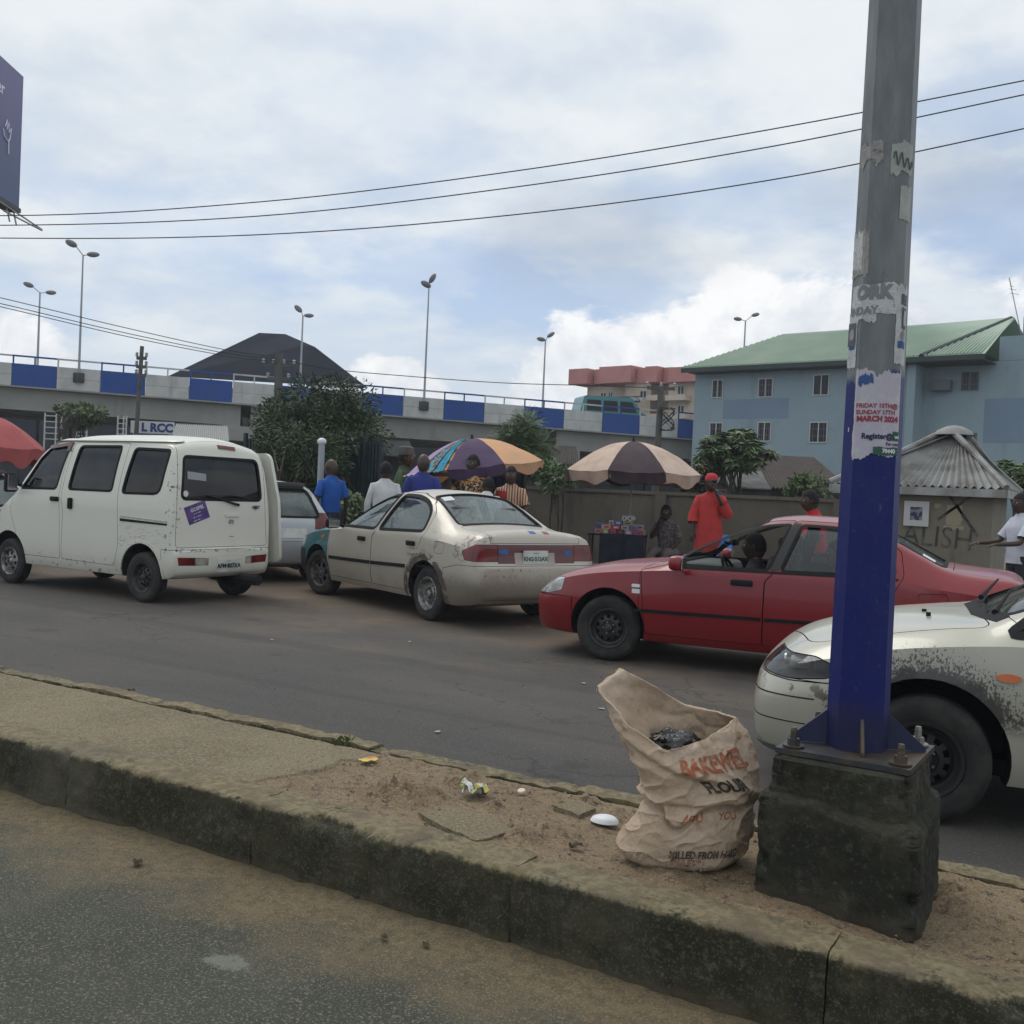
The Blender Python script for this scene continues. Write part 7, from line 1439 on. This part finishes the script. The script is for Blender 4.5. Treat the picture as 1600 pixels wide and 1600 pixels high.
# ---------------------------------------------------------------- umbrellas and stall
def umbrella(label,px,py,d_,R_,hd,cols,tilt=0,tiltdir=0,val=.14,ng=8,a0=0.0,name='market_umbrella',polex=0):
    ap=D(px,py,d_); e=empty(name,(ap.x,ap.y,0),0,label,'umbrella'); zt=ap.z; TM=Matrix.Translation((0,0,zt))@Matrix.Rotation(rad(tilt),4,Vector((-F0) if tiltdir==0 else RR))@Matrix.Translation((0,0,-zt))
    rv0=math.atan2(-F0.y,-F0.x)
    def S(th,v,g0,g1):
        t=(th-g0)/(g1-g0); sag=1-.055*math.sin(PI*t)*v; r_=R_*v*sag; z=zt-hd*(1-math.cos(v*1.25))/(1-math.cos(1.25))-.045*math.sin(PI*t)*v**.7*.6
        return Vector((r_*math.cos(th),r_*math.sin(th),z+.012*fb(math.cos(th)*5*v,math.sin(th)*5*v,px*.1,3)))
    for k in range(ng):
        g0=rv0+rad(a0)+2*PI*(k-.5)/ng; g1=g0+2*PI/ng; b=MB().grid(lambda u,v:TM@S(g0+(g1-g0)*u,v,g0,g1),12,12)
        b.grid(lambda u,v:TM@(S(g0+(g1-g0)*u,1,g0,g1)+Vector((0,0,-val*v*(1+.25*math.sin(u*9+k*2)+.35*math.sin(PI*u))))-Vector((math.cos(g0),math.sin(g0),0))*(.05*v+.02*math.sin(u*14+k))),12,3)
        b.build('canopy_panel',cols[k%len(cols)],e,smooth=60)
        m=MB().tube([TM@(S(g0+1e-4,v/8,g0,g1)-Vector((0,0,.02))) for v in range(9)],.007,5); m.tube([TM@(S(g0+1e-4,.5,g0,g1)-Vector((0,0,.03))),TM@Vector((0,0,zt-.62))],.005,4); m.build('rib',GALV,e)
    MB().lathe([(.001,.07),(.02,.06),(.03,.0),(.05,-.02)],10,TM@Matrix.Translation((0,0,zt+.01))).build('finial',drk,e)
    MB().tube([(0,0,0),(0,0,zt-.65),TM@Vector((0,0,zt-.02))],.018,8).build('pole',GALV,e); rbox('umbrella_base',(0,0,.07),(.45,.45,.14),.03,DARKC,e); return e
UB=cloth('plum_brown_canvas',(.042,.025,.034),(.058,.038,.046),ns=3); UC=cloth('dusty_cream_canvas',(.52,.40,.33),(.44,.32,.25),ns=3); UP_=cloth('purple_canvas',(.075,.045,.10),(.06,.035,.085),ns=3); UPE=cloth('peach_canvas',(.58,.32,.17),(.48,.30,.19),ns=2)
UZ=mat('orange_zigzag_cloth',(.5,.25,.1),.85,extra=stripes([(.50,.22,.07),(.10,.06,.05),(.50,.30,.10)],5,2,0)); UL=mat('lilac_pattern_cloth',(.3,.2,.5),.85,c2=(.36,.30,.28),ns=18,lo=.48,hi=.52)
MATS['lilac_pattern_cloth'].node_tree.nodes['Principled BSDF']
UBL=mat('streaked_blue_brown_cloth',(.1,.3,.5),.85,extra=lambda n,v,col,b:n.mix(n.mr(n.noise(n.vm('MULTIPLY',v,(3,3,.6)),5,4),.50,.54),n.mix(n.mr(n.noise(v,11,3),.45,.55),(.22,.15,.11),(.08,.06,.05)),(.05,.28,.42)))
umbrella('big umbrella in alternating plum and cream panels over the goods table',990,690,18.5,1.27,.56,[UB,UC],a0=-3,val=.15)
umbrella('patched umbrella with peach, purple and patterned cloth panels leaning right',738,686,17.3,1.20,.50,[UP_,UPE,UPE,UC,UPE,UZ,UZ,UZ],tilt=9,a0=2,val=.12)
umbrella('faded red umbrella cut by the left edge, beyond the van mirror',-22,648,16.8,.92,.52,[cloth('faded_red_canvas',(.36,.085,.085),(.30,.07,.075),ns=2)],a0=15,val=.20)
# cloths laid over the patched umbrella
apA=D(738,686,17.3)
for k,(a,w_,mt) in enumerate(((-60,20,UL),(-27,8,mat('turquoise_cloth',(.03,.30,.42),.85,c2=(.02,.16,.30),ns=9)),(-40,14,UBL))):
    rv0=math.atan2(-F0.y,-F0.x); TMa=Matrix.Translation((0,0,apA.z))@Matrix.Rotation(rad(9),4,-F0)@Matrix.Translation((0,0,-apA.z))
    def f(u,v):
        th=rv0+rad(a+w_*(u-.5)); q=.15+.93*v; R_=1.20*q*(1-.012); z=apA.z-.50*(1-math.cos(min(q,1)*1.25))/(1-math.cos(1.25))+.02+.008*math.sin(u*16)-(.25*(q-.96) if q>.96 else 0)
        p=TMa@Vector((R_*math.cos(th),R_*math.sin(th),z)); return p+Vector((apA.x,apA.y,.0))
    tag(MB().grid(f,16,20).build('draped_cloth',mt,smooth=60),['lilac patterned cloth draped over the patched umbrella','turquoise cloth strip draped over the patched umbrella','brown streaked cloth draped over the patched umbrella'][k],'cloth','cloths draped over the patched umbrella')
# dark stall sheets behind the crowd
stl=empty('market_stall',(0,0,0),0,'dark cloth-walled stall under the patched umbrella behind the crowd','stall'); SPn=Pl(D(668,760,18.9),D(838,765,18.4))
u0=SPn.uz(672,760)[0]; u1=SPn.uz(818,760)[0]; zt=SPn.at(750,722).z
nk=5
for k in range(nk):
    a=u0+(u1-u0)*k/nk; b_=u0+(u1-u0)*(k+1)/nk; MB().grid(lambda u,v:SPn.P(a+(b_-a)*u,zt*v-.1*v*(u-.5)**2,.05*math.sin(u*9+k)),12,6).build('stall_sheet',[drk,cloth('navy_sheet',(.015,.018,.04))][k%2],stl,smooth=60)
for u in (u0,(u0+u1)/2,u1): MB().tube([SPn.P(u,0,-.08),SPn.P(u,zt+.05,-.08)],.03,6).build('stall_post',BARK,stl)
# vendor table and goods
TPl=Pl(D(925,830,18.3),D(1028,834,18.1)); tu0=TPl.uz(918,830)[0]; tu1=TPl.uz(1024,832)[0]-.15; tz=.80
tbl=empty('vendor_table',(0,0,0),0,'low table covered to the ground with dark navy cloth','table'); m=MB(); TPl.box(m,tu0,tu1,tz-.03,tz,.0,-.62); m.build('table_top',drk,tbl)
MB().grid(lambda u,v:TPl.P(tu0+.22+(tu1-tu0-.26)*u,tz*v+.01,.02+.035*math.sin(u*23)*(1-v)+.02*math.sin(u*11)),48,6).build('table_cloth',cloth('navy_table_cloth',(.012,.015,.03),(.02,.024,.045)),tbl,smooth=60)
for u in (tu0+.04,tu1-.04):
    for o in (-.04,-.58): MB().tube([TPl.P(u,0,o),TPl.P(u,tz-.03,o)],.022,6).build('leg',BARK,tbl)
r=random.Random(12); gc=[((.45,.42,.40),'white'),((.05,.16,.45),'blue'),((.45,.04,.05),'red'),((.40,.33,.12),'yellow'),((.42,.40,.36),'cream'),((.30,.22,.24),'pinkish'),((.02,.025,.05),'black')]
rows=[(.10,-.12,.09),(.10,-.32,.09),(.19,-.22,.09)]; n_=0
for ri,(dz_,o,hh) in enumerate(((0,-.10,.085),(.086,-.13,.075),(.162,-.18,.08),(0,-.34,.09),(.091,-.36,.09))):
    u=tu0+.12+.12*ri*(ri<3); n_=0
    while u<tu1-.14-.10*(ri<3)*ri:
        w_=.09+.09*r.random(); c,nm=gc[r.randrange(7)] if ri!=1 else gc[(n_*2)%5]; m=MB(); q=TPl.P(u+w_/2,tz+dz_+hh/2,o); m.box(q,(w_-.008,.16,hh-.003),rz=TPl.rz+(r.random()-.5)*.08)
        ob=m.build('goods_box',mat('carton_'+nm,c,.5,c2=tuple(x*.75 for x in c),ns=20)); tag(ob,nm+' carton on the vendor table, '+('front bottom row','front middle row','front top row','back bottom row','back top row')[ri]+', %s from the left'%('first','second','third','fourth','fifth','sixth','seventh','eighth','ninth','tenth','eleventh','twelfth')[n_],'carton','cartons on the vendor table'); 
        st_=MB(); st_.box(q+TPl.n*.081,((w_)*.5,.002,hh*.4),rz=TPl.rz); st_.build('carton_label',mat('carton_print_'+('a','b','c')[n_%3],((.4,.02,.03),(.5,.5,.48),(.03,.08,.3))[n_%3],.5),ob); n_+=1; u+=w_+.006
for k in range(2):
    q=TPl.P(tu0+.66+.10*k,tz+.29,-.2); tag(MB().lathe([(.02,-.07),(.05,-.07),(.05,.07),(.02,.07)],16,Matrix.Translation(q)@Matrix.Rotation(PI/2,4,'X'),close=True).build('tissue_roll',mat('tissue_white',(.55,.55,.54),.8),smooth=40),('left','right')[k]+' one of two white tissue rolls on top of the cartons','tissue roll','tissue rolls on the vendor table')
# odds and ends
q=D(1133,862,15.6); tag(MB().grid(lambda u,v:(q.x+(.15*math.sin(PI*v*.93)**.6*(1-.55*v)+.004)*math.cos(2*PI*u)*(1+.35*fb(math.cos(2*PI*u)*2,v*5,math.sin(2*PI*u)*2)),q.y+.09*math.sin(PI*v*.93)*(1-.55*v)*math.sin(2*PI*u),q.z-.26+.52*v),20,12,wrapu=True).build('plastic_bag',mat('bright_blue_plastic',(.02,.16,.52),.35,nb=20,bs=.5),smooth=180),'bright blue plastic bag hanging beside the man in coral red gown','bag')
q=G(856,868,0); cr_=empty('wooden_crate',(q.x,q.y,0),.3,'small reddish crate holding a bundle behind the champagne boot','crate')
for k in range(4): MB().box((0,-.2,.55+.07*k),(.42,.02,.055)).build('slat',mat('red_brown_wood',(.12,.04,.03),.8),cr_); MB().box((0,.2,.55+.07*k),(.42,.02,.055)).build('slat',MATS['red_brown_wood'],cr_)
for x in (-.2,.2):
    for y in (-.19,.19): MB().box((x,y,.41),(.03,.03,.82)).build('corner_post',BARK,cr_)
q2=Vector((q.x,q.y,.80)); tag(MB().grid(lambda u,v:q2+Vector((.2*math.sin(PI*v)*math.cos(2*PI*u),.17*math.sin(PI*v)*math.sin(2*PI*u),.12*math.cos(PI*v)))*(1+.35*fb(u*6,v*6,2)),20,12,wrapu=True).build('bundle',cloth('tan_bundle',(.22,.17,.13)),smooth=60),'tan cloth bundle resting in the reddish crate','bundle')
car_c=copy_tree(hatch); car_c['label']='silver car at the left edge, just ahead of the van mirror'; q=D(-72,870,14.5); car_c.location=(q.x,q.y,0); car_c.rotation_euler=(0,0,rad(186))
# unneeded placeholder clean-up
for m_ in list(bpy.data.meshes):
    if m_.users==0: bpy.data.meshes.remove(m_)

hzb=MB().box((-60,100,6.2),(404,324,14.6)).build('haze',[]) if 0 else None
hm=bpy.data.materials.new('haze_air'); hm.use_nodes=True; ht_=hm.node_tree; ht_.nodes.remove(ht_.nodes['Principled BSDF']); pv=ht_.nodes.new('ShaderNodeVolumePrincipled'); pv.inputs['Color'].default_value=(.86,.92,1,1); pv.inputs['Density'].default_value=.0009; ht_.links.new(pv.outputs[0],ht_.nodes['Material Output'].inputs['Volume'])
hz_=MB().box((-60,100,6.0),(406,326,14.0)).build('haze',hm); tag(hz_,kind='stuff')
